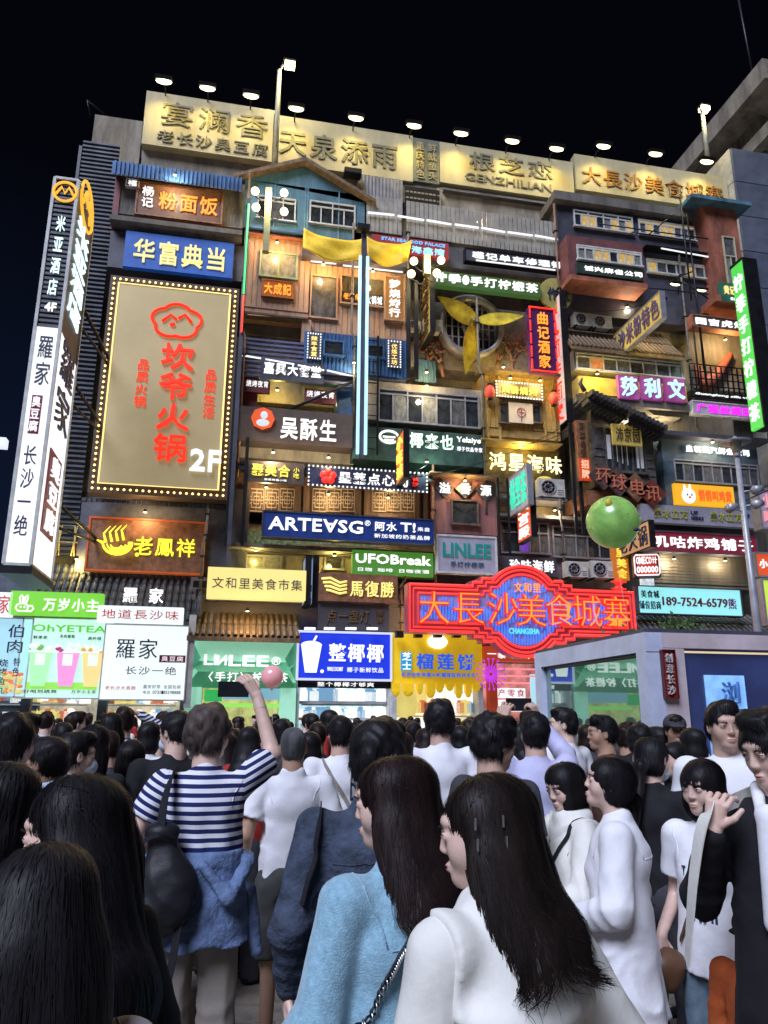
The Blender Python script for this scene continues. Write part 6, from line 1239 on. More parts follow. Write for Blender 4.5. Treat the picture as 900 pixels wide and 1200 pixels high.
def person(label, px, py, Y, facing, female=False, head=(0, 0, 0), skin=1, hair='short', hm=None, top=None, sleeve='short', hem=.86, fat=0, bot=None, botkind='trousers', shoes=None, arms=None, q=1, shape='', seed=0, mask=False, glasses=False, lean=(0, 0), cap=None, handq=False, hairlen=.5, hback=0, lock=0, group=None, dummy=False, collar=None, height=None, skinvis=True, strand=True, wide=1.0):
    """q: 0 near, 1 middle, 2 far. px,py: pixel of the top of the head, Y the depth. facing 0 = away from the camera, + to the right"""
    p = at(px, py, Y); hgt = height or p.z; sc = hgt / 1.72; rg = random.Random(seed + 100)
    r = thing('person', label, 'person', (p.x, Y, 0), math.radians(-facing), group); r.scale = (sc, sc, sc)
    T = A_(lean[0], .02 + lean[1], 1.595); R = rot(*head); sh = .160 if female else .185
    sh *= wide
    A = {s: DOWN(s) for s in (-1, 1)}
    for s in (arms or {}): A[s].update(arms[s])
    hh = (.0055, .009, .014)[q]; hb = (.012, .016, .024)[q]
    S_ = {s: A_(s * sh + lean[0] * .6, lean[1] * .6, 1.385 + (.03 if A[s]['e'][2] > 1.38 else 0)) for s in (-1, 1)}
    # body
    hf, X = headfield(T, R, female, q < 2)
    b = Field(.035); b.e((lean[0] * .5, lean[1] * .5, 1.27), (.13, .09, .17)); b.e((0, 0, 1.02), (.12, .085, .15)); b.e((0, -.005, .92), (.145, .10, .10))
    b.c((-sh * .8 + lean[0] * .6, lean[1] * .6, 1.385), (sh * .8 + lean[0] * .6, lean[1] * .6, 1.385), .045); b.c((lean[0] * .6, lean[1] * .6 - .01, 1.38), (T[0] * .8, T[1] * .8 - .02, 1.52), .062, .052)
    arm_r = .036 if female else .043
    for s in (-1, 1): b.c(S_[s], A[s]['e'], arm_r + .006, arm_r - .003, .02); b.c(A[s]['e'], A[s]['w'], arm_r - .003, arm_r * .66, .015); b.c((s * .09, 0, .90), (s * .095, .01, .49), .075, .05); b.c((s * .095, .01, .49), (s * .10, -.02, .08), .048, .033); b.c((s * .10, -.02, .05), (s * .105, .10, .03), .033, .026)
    pieces = []
    lo = np.min([S_[-1], A[-1]['e'], A[-1]['w'], A[1]['e'], A[1]['w'], A_(-.2, -.16, 0)], 0) - .07; hi = np.max([S_[1], A[-1]['e'], A[-1]['w'], A[1]['e'], A[1]['w'], A_(.2, .2, 1.42)], 0) + .07
    lo[2] = 0.0; pieces.append(snet(b, lo, hi, hb * 1.15 if q else .014))
    V, Q = snet(hf, T + A_(-.13, -.14, -.20), T + A_(.13, .16, .14), hh if (q or 1) else hh); pieces.append((V, Q))
    for s in (-1, 1):
        vis = handq and (handq is True or s in handq)
        f = Field(.01); hand_prims(f, A[s]['w'], A[s]['d'], A[s]['n'], A[s].get('curl', .5), side=-s if A[s].get('flip') else s)
        f.c(A_(*A[s]['w']) + (A_(*A[s]['e']) - A_(*A[s]['w'])) * .2, A[s]['w'], arm_r * .72, arm_r * .62, .012)
        w0 = A_(*A[s]['w']); pieces.append(snet(f, w0 - .2, w0 + .2, .0042 if vis else (.012 if q == 2 else .008)))
    mk('body', pieces, SK[skin], r)
    # face pieces
    if q < 2 and skinvis:
        eyw = mat('eye_white', (.36, .33, .32), .35, var=.02); iri = mat('iris', (.02, .012, .01), .15, var=0); lipm = mat('lips', (.46, .20, .18) if female else (.40, .22, .18), .4, var=.05)
        M4 = Matrix([[*R[i], T[i]] for i in range(3)] + [[0, 0, 0, 1]])
        for s in (-1, 1):
            o = MB().ell((0, 0, 0), (.0118, .0122, .0038 if female else .0033), 14, 8).build('eye', eyw, r); o.matrix_local = M4 @ Matrix.Translation((s * .031, .0792, .002)); i_ = MB().ell((0, .0035, 0), (.0062, .0098, .0048), 10, 6).build('iris', iri, o)
            m = MB(); m.tube([(s * .015, .0905, .0165), (s * .030, .0935, .0215), (s * .047, .080, .0175)], [.0022, .0028, .001], 5); e_ = m.build('eyebrow', hm or HB, r); e_.matrix_local = M4
            m = MB(); m.tube([(s * .017, .0875, .0035), (s * .030, .0925, .0078), (s * .045, .083, .004)], [.0008, .0014, .0008], 4); e_ = m.build('upper_lid', HB, r); e_.matrix_local = M4
        o = MB().ell((0, .0852, -.0605), (.0175, .0088, .0036), 14, 6).ell((0, .0845, -.0692), (.0145, .0088, .0042), 14, 6).build('mouth', lipm, r); o.matrix_local = M4
        if mask:
            mf = Field(.02); E2 = lambda c, rr, sub=False: mf.e(X(*c), rr, .01, R, sub); E2((0, .062, -.052), (.056, .062, .052)); E2((0, .0, -.03), (.075, .055, .09), True)
            o = mk('face_mask', [snet(mf, T + A_(-.14, -.14, -.16), T + A_(.14, .17, .08), .008)], CMASK, r)
            for s in (-1, 1): MB().tube([(s * .055, .05, -.035), (s * .075, .0, -.005), (s * .08, -.02, -.01)], .0015, 4).build('ear_loop', CMASK, r).matrix_local = M4
        if glasses:
            m = MB()
            for s in (-1, 1): m.tube([(s * .034 + .024 * math.cos(k / 16 * 6.283), .108, .003 + .018 * math.sin(k / 16 * 6.283)) for k in range(16)], .0016, 5, 0, True).tube([(s * .058, .106, .006), (s * .078, .01, .004)], .0016, 5)
            m.tube([(-.011, .109, .006), (.011, .109, .006)], .0016, 5); m.build('glasses', blackm, r).matrix_local = M4
    # top garment
    top = top or CW; fat = fat * .6; t = Field(.04); g = fat; L0 = A_(lean[0] * .6, lean[1] * .6, 0); sh = min(sh, .2)
    rc = (.138 if female else .158) * wide + g; rh = (.150 if female else .160) * wide + g * 1.4 + max(0, .84 - hem) * .22
    t.c(A_(0, .004, 1.27) + L0, (0, .0, hem - .02), rc, rh, fy=.69)
    t.e(A_(0, -.012, 1.29) + L0, (rc * .96, .105 + g * .8, .13), .03)
    if female: t.e(A_(0, .055, 1.225) + L0, (.115, .075 + g * .5, .075), .04)
    t.c(A_(-sh * .84, -.004, 1.378) + L0, A_(sh * .84, -.004, 1.378) + L0, .056 + g * .25); t.c(A_(0, -.02, 1.38) + L0, A_(T[0] * .4, -.018 + T[1] * .3, 1.445), .080, .062, .035)
    for s in (-1, 1):
        e = A_(*A[s]['e']); wv = A_(*A[s]['w']); sl = .060 + g * .5 if not female else .052 + g * .6
        if sleeve == 'short': t.c(S_[s], S_[s] + (e - S_[s]) * .62, sl, sl + .004, .018)
        elif sleeve == 'long': t.c(S_[s], e, sl, sl - .006, .02); t.c(e, wv + (e - wv) * .06, sl - .005, .038 + g * .35, .02)
    hz = hem
    if 'hood' in shape: t.e(A_(0, -.02, 1.45) + L0, (.088, .085, .045), .03)
    if 'collar' in shape: t.c(A_(-.035, -.025, 1.455) + L0, A_(.035, -.025, 1.455) + L0, .036, .036, .02)
    if 'tied' in shape: pass
    cutE = {s: (S_[s] + (A_(*A[s]['e']) - S_[s]) * .66, (A_(*A[s]['e']) - S_[s]) / np.linalg.norm(A_(*A[s]['e']) - S_[s])) for s in (-1, 1)}
    amp = .0075 + .22 * fat
    def tpost(P, d):
        x, y, zz = P[:, 0], P[:, 1], P[:, 2]; wgt = np.clip(1.42 - zz, .12, 1) * 1.1; m1 = nz3(P, 7, seed); m2 = nz3(P, 11, seed + 3)
        u1 = x * 22 * (1 + .3 * np.sign(x)) + zz * 15 * np.sign(x + .02) + 2.4 * m1; u2 = zz * 38 + 2.6 * m2 + x * 9; u3 = np.arctan2(y, x) * 7 + m1 * 1.5
        r1 = 1 - np.abs(np.sin(u1)) ** .7; r2 = 1 - np.abs(np.sin(u2)) ** .7
        d = d - amp * wgt * (r1 * (.5 + .5 * np.clip(m2, -1, 1)) * 1.5 + r2 * np.clip((1.18 - zz) * 3.5, 0, 1) * np.clip(.4 + m1 * .6, 0, 1)) - amp * .8 * np.sin(u3) * np.clip((hz + .28 - zz) * 4, 0, 1) + .002 * nz3(P, 34, seed)
        for s in (-1, 1):
            e = A_(*A[s]['e']); v_ = A_(*A[s]['w']) - e; v_ /= np.linalg.norm(v_); qq = P - e; ww = np.exp(-(qq ** 2).sum(1) / .014)
            d = d - (.008 + .14 * fat) * ww * (1 - np.abs(np.sin((qq @ v_) * 48 + m1 * 1.5)) ** .8)
        d = np.maximum(d, hz + .008 * np.sin(P[:, 0] * 22 + seed) - zz)
        if sleeve == 'short':
            for s in (-1, 1):
                c_, u = cutE[s]; q_ = P - c_; ax_ = q_ @ u; rad_ = np.sqrt(np.maximum((q_ ** 2).sum(1) - ax_ ** 2, 0)); m_ = (rad_ < .10) & (ax_ > 0) & (ax_ < .12); d = np.where(m_ & (P[:, 0] * s > sh * .8), np.maximum(d, ax_), d)
        return d
    t.post = tpost
    bx = [S_[-1], S_[1]] + ([A_(*A[s]['e']) for s in (-1, 1)] if sleeve != 'none' else []) + ([A_(*A[s]['w']) for s in (-1, 1)] if sleeve == 'long' else [])
    lo = np.min(bx, 0) - .12; hi = np.max(bx, 0) + .12; lo = np.minimum(lo, A_(-.28, -.24, hz - .03)); hi = np.maximum(hi, A_(.28, .24, 1.56)); lo[2] = min(lo[2], hz - .03)
    if sleeve != 'long': lo[2] = hz - .03
    mk('jacket' if 'jacket' in shape else 'shirt', [snet(t, lo, hi, (.0095, .0125, .022)[q])], top, r)
    FLD[r.name] = t
    if 'hood' in shape:
        def hoodf(P):
            x, y, z = P[:, 0] - L0[0], P[:, 1], P[:, 2]; ax_ = np.abs(x); reg = np.maximum(1.235 + .35 * np.maximum(ax_ - .09, 0) - z + .010 * np.sin(x * 30), np.maximum(ax_ - .175, y - .05 - .6 * np.maximum(.12 - ax_, -.05)))
            th_ = .012 + .020 * np.exp(-((z - 1.27) / .035) ** 2) + .006 * nz3(P, 14, 2); return smin(t(P) - th_, t(P) - .004, .01) * 0 + np.maximum(t(P) - th_, reg)
        mk('hood', [snet(hoodf, A_(-.22, -.30, 1.18) + L0, A_(.22, .12, 1.5) + L0, .0075)], top, r)
    if q == 0:
        for s in (-1, 1):
            ring_ = [(s * (sh * .80 + .012 * math.sin(k / 14 * math.pi)), -.13 * math.cos(k / 14 * math.pi), 1.30 + .14 * math.sin(k / 14 * math.pi)) for k in range(15)]
            MB().tube([tuple(v) for v in onto(r, ring_, .0005)], .0022, 4).build('seam', top, r)
        if 'hood' not in shape and sleeve == 'long': MB().tube([tuple(v) for v in onto(r, [(-.145 + .0207 * k, -.17, 1.30) for k in range(15)], .0005)], .0020, 4).build('seam', top, r)
    # hair
    hm = hm or HB; f = Field(.02); E = lambda c, rr, k=None, sub=False: f.e(X(*c), rr, k, R, sub)
    hl = hairlen; fr = np.random.RandomState(seed); bt = -.075
    if hair in ('short', 'buzz', 'fluffy'):
        g = {'short': .0, 'buzz': -.009, 'fluffy': .012}[hair]
        E((0, -.020, .038), (.083 + g, .100 + g, .088 + g)); E((0, -.045, -.01), (.074 + g, .066 + g, .075), .02)
        if hair != 'buzz': E((rg.uniform(-.03, .03), .045, .098 + g), (.05, .045, .028), .03)
        E((0, .125, -.045), (.082, .085, .100 if hair == 'fluffy' else .108), .008, True)
        for s in (-1, 1): E((s * .085, .022, -.055), (.03, .032, .052), .01, True)
        bt = -.085
    elif hair == 'bob':
        E((0, -.015, .038), (.088, .106, .086)); E((0, -.022, -.06), (.094, .094, .10), .03); E((0, .128, -.075), (.068, .085, .112), .01, True); bt = -.15
    elif hair in ('long', 'pony'):
        E((0, -.018, .036), (.084, .104, .085)); E((0, -.035, -.03), (.082, .082, .075), .03)
        if hair == 'long':
            E((0, -.055, -.12), (.100, .068, .13), .05)
            for s in (-1, 1): f.c(X(s * .06, -.02, -.05), X(s * (.078 + fat * .5), -.015 - fat * .6, -.12 - .34 * hl), .038, .026, .04, .8)
            ys_ = np.linspace(-.4, .1, 101); bx_ = X(0, -.07, -.12); prev = X(0, -.055, -.10); rp_ = .086
            for kk in range(1, 5):
                zk_ = 1.595 - .12 - .14 * kk * (hl / .4) - .02; xk_ = bx_[0] * (1 - .3 * kk) - .022 * (kk - 1) * (1 if bx_[0] > 0 else -1); Dk = t(np.stack([np.full(101, xk_), ys_, np.full(101, zk_)], 1)); Ik = np.nonzero(Dk < 0)[0]
                yk_ = min((ys_[Ik[0]] if len(Ik) else -.1) - .018, bx_[1] + .02 * kk); cur = A_(xk_, yk_, zk_); rk_ = .084 - .007 * kk
                f.c(prev, cur, rp_, rk_, .05, .55); prev, rp_ = cur, rk_
        E((0, .122, -.055), (.070, .085, .118), .012, True)
        if hair == 'pony': E((0, -.12, -.055), (.030, .034, .034), .02); f.c(X(0, -.125, -.06), X(.01, -.135, -.08 - .5 * hl), .030, .018, .02); 
        bt = -.12 - .62 * hl if hair == 'long' else -9
        for s in (-1, 1):
            if hair == 'pony': E((s * .085, .03, -.06), (.03, .035, .05), .01, True)
    sh_amp = {'short': .0035, 'buzz': .001, 'fluffy': .006, 'bob': .0008, 'long': .0012, 'pony': .0008}[hair]
    def post(P, d):
        L = (P - T) @ R; an = np.arctan2(L[:, 0], -(L[:, 1] + .02))
        if hair in ('bob', 'long', 'pony'): d = d + sh_amp * np.sin(an * (26 if hair != 'long' else 20) + 2 * np.sin(L[:, 2] * 14 + seed)) + .004 * nz3(L, 18, seed)
        else: d = d + sh_amp * nz3(L, 75, seed) * .7 + .004 * nz3(L, 30, seed)
        return np.maximum(d, (bt + .012 * np.sin(an * 5 + seed)) - L[:, 2])
    f.post = post
    zl = T[2] + bt - .04 if bt > -5 else T[2] - .2 - .5 * hl
    hp = snet(f, (T[0] - .28, T[1] - .36, zl), (T[0] + .24, T[1] + .18, T[2] + .16), (.0075, .010, .014)[q] if hair != 'long' or q else .009)
    pc_ = [hp]
    if strand and q < 2 and len(hp[0]):
        Vh = hp[0]; f0 = f
        if hair in ('long', 'bob', 'pony'):
            Lh = (Vh - T) @ R; top_ = Vh[Lh[:, 2] > (-.02 if hair != 'long' else .0)]
            n_ = (3000, 700)[q]; pc_.append(strands(f0, top_, n_, {'long': .20 + .62 * hl, 'bob': .24, 'pony': .16}[hair], (.0010, .0016)[q], R, T, seed, .020 if hair != 'long' else .026, zlo=zl + .08 if hair == 'long' else zl + .04))
            if hair == 'long' and q == 0:
                low = Vh[(Lh[:, 2] < -.12)]; pc_.append(strands(f0, low, 2000, .13, .0010, R, T, seed + 5, .022, zlo=zl + .07, wob=.01))
        else:
            Lh = (Vh - T) @ R; n_ = (3500, 1300)[q]; fw = R @ A_(0, .35, -.7) if hair != 'buzz' else R @ A_(0, 0, -.7)
            pc_.append(strands(f0, Vh[Lh[:, 2] > -.06], n_, .045 if hair != 'buzz' else .014, (.0010, .0015)[q], R, T, seed, .011 if hair != 'buzz' else .005, free=.45, zlo=9, down=fw))
    mk('hair', pc_, hm, r)
    if cap is not None:
        cf = Field(.01); E3 = lambda c, rr, sub=False: cf.e(X(*c), rr, .006, R, sub); E3((0, -.018, .05), (.092, .108, .085)); E3((0, .10, .045), (.062, .065, .012))
        cf.post = lambda P, d: np.maximum(d, .035 - ((P - T) @ R)[:, 2]); mk('cap', [snet(cf, T + A_(-.15, -.16, -.02), T + A_(.15, .22, .17), .009)], cap, r)
    # bottom
    bf = Field(.035); bot = bot or CG
    if botkind == 'trousers': bf.e((0, -.008, .90), (.15, .11, .14)); [bf.c((s * .085, 0, .86), (s * .095, .01, .48), .085, .070, .02).c((s * .095, .01, .48), (s * .105, -.015, .06), .069, .068, .02) for s in (-1, 1)]; zb = .035
    elif botkind == 'shorts': bf.e((0, -.008, .90), (.16, .12, .14)); [bf.c((s * .09, 0, .86), (s * .105, .01, .5), .10, .085) for s in (-1, 1)]; zb = .50
    else: bf.e((0, -.01, .90), (.16, .125, .14)); bf.c((0, 0, .85), (0, 0, .3), .15, .25, .05); zb = .35
    bf.post = lambda P, d: np.maximum(d - .008 * (1 - np.abs(np.sin(P[:, 2] * 12 + 2.5 * nz3(P, 9, seed)))) - .006 * (1 - np.abs(np.sin(P[:, 0] * 38 + P[:, 1] * 30))), np.maximum(zb - P[:, 2], P[:, 2] - max(hem + .1, 1.0)))
    mk({'trousers': 'trousers', 'shorts': 'shorts'}.get(botkind, 'skirt'), [snet(bf, (-.3, -.3, zb - .03), (.3, .3, 1.06), (.014, .016, .026)[q])], bot, r)
    for s in (-1, 1):
        sf = Field(.03); sf.e((s * .105, .055, .045), (.044, .125, .035)); sf.e((s * .103, -.03, .07), (.042, .06, .06)); sf.post = lambda P, d: np.maximum(d, .004 - P[:, 2])
        mk('shoe', [snet(sf, (s * .105 - .08, -.14, -.01), (s * .105 + .08, .22, .16), (.010, .012, .02)[q])], shoes or CK, r)
    FLD[r.name] = t
    return r, T, R, X, A, S_
def hood_(s): return False
FLD = {}
def onto(r, P, off=.004):
    F = FLD[r.name]; P = np.array([list(v) for v in P])
    for _ in range(8):
        e = .006; g = np.stack([F(P + A_(*u) * e) - F(P - A_(*u) * e) for u in np.eye(3)], 1); g /= np.linalg.norm(g, axis=1, keepdims=True) + 1e-9; P = P - g * np.clip(F(P) - off, -.03, .03)[:, None]
    return P
def surf_y(r, x, z, back):
    ys = np.linspace(-.35, .35, 141); D = FLD[r.name](np.stack([np.full(141, x), ys, np.full(141, z)], 1)); I = np.nonzero(D < 0)[0]
    return (ys[I[0]] if back else ys[I[-1]]) if len(I) else 0
def strap2(r, P, w_, m, name='strap', n=12, par=None): return strap(par or r, onto(r, bez(*P, n=n), .006), w_, m, name)

def strap(par, P, w_, m, name='strap', th=.004):
    """flat strap along points; orientation outward from the body axis"""
    P = [Vector(p) for p in P]; n = len(P); vs = []
    for i, p in enumerate(P):
        d = (P[min(i + 1, n - 1)] - P[max(i - 1, 0)]).normalized(); o = Vector((p.x, p.y, 0)); o = (o if o.length > .02 else Vector((0, -1, 0))).normalized(); u = d.cross(o).normalized(); nn = u.cross(d).normalized()
        if nn.dot(o) < 0: nn = -nn
        vs += [p - u * w_ / 2, p + u * w_ / 2, p + u * w_ / 2 + nn * th, p - u * w_ / 2 + nn * th]
    fs = [[4 * i + j, 4 * i + (j + 1) % 4, 4 * i + 4 + (j + 1) % 4, 4 * i + 4 + j] for i in range(n - 1) for j in range(4)] + [[0, 1, 2, 3], [4 * n - 1, 4 * n - 2, 4 * n - 3, 4 * n - 4]]
    o = MB().add(vs, fs, False).build(name, m, par); return o
def bez(*P, n=14):
    """Catmull-Rom through points"""
    P = [Vector(p) for p in P]; Q = [P[0]] + P + [P[-1]]; out = []
    for i in range(1, len(Q) - 2):
        for k in range(n):
            t = k / n; a, b, c, d = Q[i - 1:i + 3]; out.append(.5 * ((2 * b) + (c - a) * t + (2 * a - 5 * b + 4 * c - d) * t * t + (3 * b - a - 3 * c + d) * t ** 3))
    return out + [P[-1]]
def print_on(par, s, r_, y, m, ry=math.pi, bold=.02, back=True):
    x0, x1, z0, z1 = r_; n = len(s)
    for i, ch_ in enumerate(s):
        if ch_ == ' ': continue
        a = x0 + (x1 - x0) * i / n; b = x0 + (x1 - x0) * (i + 1) / n; me, e = glyph(ch_, m, bold); sx = 1 if back else -1; xc = (a + b) / 2 * sx
        ys = [surf_y(par, xc + k, (z0 + z1) / 2, back) for k in (-.01, .01)]; yy = sum(ys) / 2 + (-.006 if back else .006); an = math.atan2(ys[1] - ys[0], .02)
        inst('print', me, par, (xc, yy, (z0 + z1) / 2), ((b - a) * .86 / e[0], (z1 - z0) / e[1], .005), (math.pi / 2, 0, an + (0 if back else math.pi)))
def phone(par, c, rz=0, rx=0, name='phone', lab=None, wdt=.155, hgt=.075):
    o = MB().box(-wdt / 2, wdt / 2, -.004, .004, -hgt / 2, hgt / 2).build('phone', blackm); o.matrix_world = par.matrix_world @ Matrix.Translation(c) if 0 else Matrix.Translation(c)
    return o
def worldpt(r, v):
    a = r.rotation_euler.z; s = r.scale.x; return Vector((r.location.x + s * (v[0] * math.cos(a) - v[1] * math.sin(a)), r.location.y + s * (v[0] * math.sin(a) + v[1] * math.cos(a)), s * v[2]))
def held_phone(r, v, label, facing, w_=.15, h_=.075, tilt=0):
    o = MB().box(-w_ / 2, w_ / 2, -.004, .004, -h_ / 2, h_ / 2).box(-w_ / 2 + .01, -w_ / 2 + .035, -.0065, -.004, -.0 + h_ / 2 - .035, h_ / 2 - .01).build('phone', mat('phone_black', (.015, .015, .018), .15, var=.05)); o.location = worldpt(r, v); o.rotation_euler = (tilt, 0, math.radians(-facing)); tag(o, label, 'phone'); return o
# ---------------------------------------------------------------- the people one can tell apart
P_ = person
# right to the front
r, *_ = P_('person with long black hair and a pale top, cut off at the bottom left corner', 55, 987, 1.3, -20, True, (0, -12, 0), 1, 'long', HB, cloth_m('pale_grey', (.5, .47, .52)), 'long', q=0, seed=1, hairlen=.5, skinvis=False)
r, *_ = P_('person with long dark hair in profile looking left, behind the one in the corner', 98, 905, 1.72, -40, True, (-42, -6, 0), 1, 'long', HB, CK, 'long', q=0, seed=2, hairlen=.45)
r, *_ = P_('person at the left edge with rounded black hair seen from behind', 8, 893, 2.2, 10, True, (0, 0, 0), 1, 'bob', HB, CG, 'long', q=1, seed=3)
r, *_ = P_('person at the left edge with thick black hair in a pale blue tee', 20, 834, 3.6, -8, False, (20, -4, 0), 0, 'short', HB, CBL, 'short', q=1, seed=4)
r, *_ = P_('person with short black hair and a dark top beside the pale blue tee', 60, 863, 3.9, -38, False, (-25, -8, 0), 2, 'short', HB, CK, 'short', q=1, seed=5, glasses=True)
r, *_ = P_('person wearing a pale face mask with black hair among the left crowd', 88, 857, 4.3, 50, True, (10, -5, 0), 1, 'short', HB, CW, 'short', q=1, seed=6, mask=True)
r, *_ = P_('person with smooth shoulder length hair and black top near the drinks poster', 112, 848, 4.9, 15, True, (15, 0, 0), 1, 'long', HB, CK, 'long', q=1, seed=7, hairlen=.25)
r, *_ = P_('person with a black bob and lavender shirt, left of the black sweater', 155, 866, 5.2, 0, True, (0, 0, 0), 1, 'bob', HB, CL, 'long', q=1, seed=8, fat=.015)
r, T, R, X, A, S_ = P_('person in a striped shirt resting one hand on the head, far left crowd', 147, 828, 7.5, -10, False, (0, 0, 0), 0, 'short', HD, CST, 'long', q=1, seed=9, arms={1: dict(e=(.36, .05, 1.52), w=(.12, .02, 1.66), d=(-1, 0, .3), n=(0, 0, -1), curl=.3)}, handq=(1,))
r, *_ = P_('person with long black hair and a white shirt beyond the striped sleeve', 132, 834, 7.0, -5, True, (0, 0, 0), 1, 'long', HB, CW, 'long', q=1, seed=10, hairlen=.25)
r, *_ = P_('person in a black sweater with cropped black hair, face turned left', 207, 833, 5.0, -6, False, (-38, -14, 0), 1, 'short', HB, CK, 'long', q=1, seed=11, fat=.02, bot=CBR, mask=True)
# striped shirt, phone raised
r, T, R, X, A, S_ = P_('person in a navy and white striped tee holding a phone up over the crowd', 247, 827, 3.75, 4, False, (28, 2, -3), 1, 'fluffy', HA, CST, 'short', hem=1.08, fat=.010, bot=CKH, q=0, seed=12, shoes=CW,
    arms={-1: dict(e=(-.29, -.04, 1.18), w=(-.25, .16, 1.08), d=(.3, 1, .1), n=(.3, 0, -1)), 1: dict(e=(.285, .16, 1.50), w=(.20, .22, 1.765), d=(-.45, .1, .7), n=(-.5, .5, -.2), curl=.55)}, handq=(1,), skinvis=True)
held_phone(r, (.085, .215, 1.80), 'black phone held sideways in the raised hand of the striped person', 4)
# tied denim jacket
tf = Field(.04); tf.c((0, -.01, 1.06), (0, -.02, .74), .178, .225, .05, .74)
tf.post = lambda P, d: np.maximum(np.maximum(d - .012 * (1 - np.abs(np.sin(P[:, 0] * 17 + 1.6 * nz3(P, 6, 3)))) - .003 * np.sin(P[:, 2] * 60 + 4 * nz3(P, 8, 2)), .765 + .05 * np.abs(P[:, 0]) + .012 * np.sin(P[:, 0] * 30) - P[:, 2]), np.maximum(P[:, 1] - .13, P[:, 2] - 1.125))
mk('tied_jacket', [snet(tf, (-.3, -.3, .7), (.3, .3, 1.16), .0085)], CDL, r)
kn = Field(.03); kn.c((-.2, -.03, 1.10), (.2, -.03, 1.07), .03, .03, .03); kn.c((.02, -.155, 1.08), (.13, -.165, .96), .020, .026, .02); kn.c((.13, -.165, .96), (.19, -.10, 1.06), .026, .028); kn.c((-.19, .03, 1.09), (.19, .03, 1.07), .04, .04, .03); kn.c((-.20, -.02, .92), (-.27, -.02, .74), .05, .03, .03); kn.c((.20, .0, .95), (.25, .0, .72), .04, .025, .03)
kn.post = lambda P, d: d - .004 * (1 - np.abs(np.sin(P[:, 0] * 60 + P[:, 2] * 30)))
mk('tied_sleeve', [snet(kn, (-.34, -.26, .66), (.32, .12, 1.18), .0085)], CDL, r)
bg_ = Field(.04); bg_.c((-.12, -.20, 1.00), (-.14, -.195, .96), .125, .135, .03, .55); bg_.c((-.14, -.19, 1.16), (-.12, -.20, 1.02), .062, .12, .03, .6); bg_.e((-.15, -.175, 1.22), (.07, .05, .035)); bg_.e((-.10, -.245, .95), (.095, .04, .085), .02)
bg_.post = lambda P, d: d - .006 * (1 - np.abs(np.sin(P[:, 0] * 34 + P[:, 2] * 12 + 2 * nz3(P, 9, 4)))) * np.clip((1.22 - P[:, 2]) * 5, 0, 1) + .002 * nz3(P, 40, 5)
bag = thing('backpack', 'black soft backpack slung on the left shoulder of the striped person', 'backpack', r.location, r.rotation_euler.z); bag.scale = r.scale
mk('bag_body', [snet(bg_, (-.32, -.34, .78), (.06, -.08, 1.30), .008)], cloth_m('nylon', (.012, .012, .016), rough=.5), bag)
strap(bag, bez((-.15, -.215, 1.20), (-.15, -.165, 1.33), (-.135, -.08, 1.435), (-.13, .03, 1.43), (-.12, .10, 1.36)), .045, CK, 'shoulder_strap')
strap(bag, bez((-.20, -.24, .90), (-.23, -.26, .76), (-.215, -.26, .62), (-.15, -.26, .58), (-.08, -.25, .68), (-.05, -.25, .90)), .03, CK, 'loose_strap')
strap(bag, bez((-.21, -.225, 1.19), (-.15, -.25, 1.215), (-.09, -.225, 1.19)), .018, CK, 'drawstring')
MB().box(-.235, -.205, -.292, -.284, .985, .999).box(-.225, -.215, -.293, -.284, .975, 1.015).build('badge', WHs, bag)
# polo man
r, *_ = P_('person in a white polo shirt with cropped grey hair and dark shorts seen from behind', 345, 850, 4.55, 2, False, (6, 0, 0), 2, 'buzz', HG, CW, 'short', hem=.83, fat=.02, wide=.96, bot=CSH, botkind='shorts', q=0, seed=13, shape='collar', arms={-1: dict(e=(-.25, -.03, 1.13), w=(-.26, .06, .89)), 1: dict(e=(.26, 0, 1.13), w=(.24, .12, .92))}, skinvis=False)
r, *_ = P_('person in a white tee with bold black letters and a strap across the back', 399, 838, 5.4, 0, False, (-6, 0, 0), 0, 'short', HB, CW, 'short', q=1, seed=14, fat=.015, skinvis=False)
print_on(r, 'R', (-.105, -.05, 1.18, 1.29), -.128, NB); print_on(r, 'D', (.05, .105, 1.18, 1.29), -.128, NB); strap2(r, ((-.12, -.04, 1.44), (-.07, -.135, 1.33), (.10, -.14, 1.08)), .025, CKH)
r, *_ = P_('person with black hair and a dark print tee just behind the white polo', 330, 842, 6.2, 0, False, (0, 0, 0), 0, 'short', HB, CG, 'short', q=1, seed=15, skinvis=False)
# denim jacket
r, *_ = P_('tall person with thick black hair in an oversized dark denim jacket', 428, 845, 2.6, 4, False, (18, -4, 4), 1, 'fluffy', HB, CDN, 'long', hem=.62, fat=.022, bot=CK, q=0, seed=16, shape='jacket', lean=(.05, .02), skinvis=False, wide=1.0,
    arms={-1: dict(e=(-.225, -.03, 1.11), w=(-.225, .06, .92)), 1: dict(e=(.3, 0, 1.12), w=(.2, .2, 1.1))})
strap2(r, ((-.17, -.20, 1.20), (-.16, -.14, 1.36), (-.14, .0, 1.45)), .035, CK)
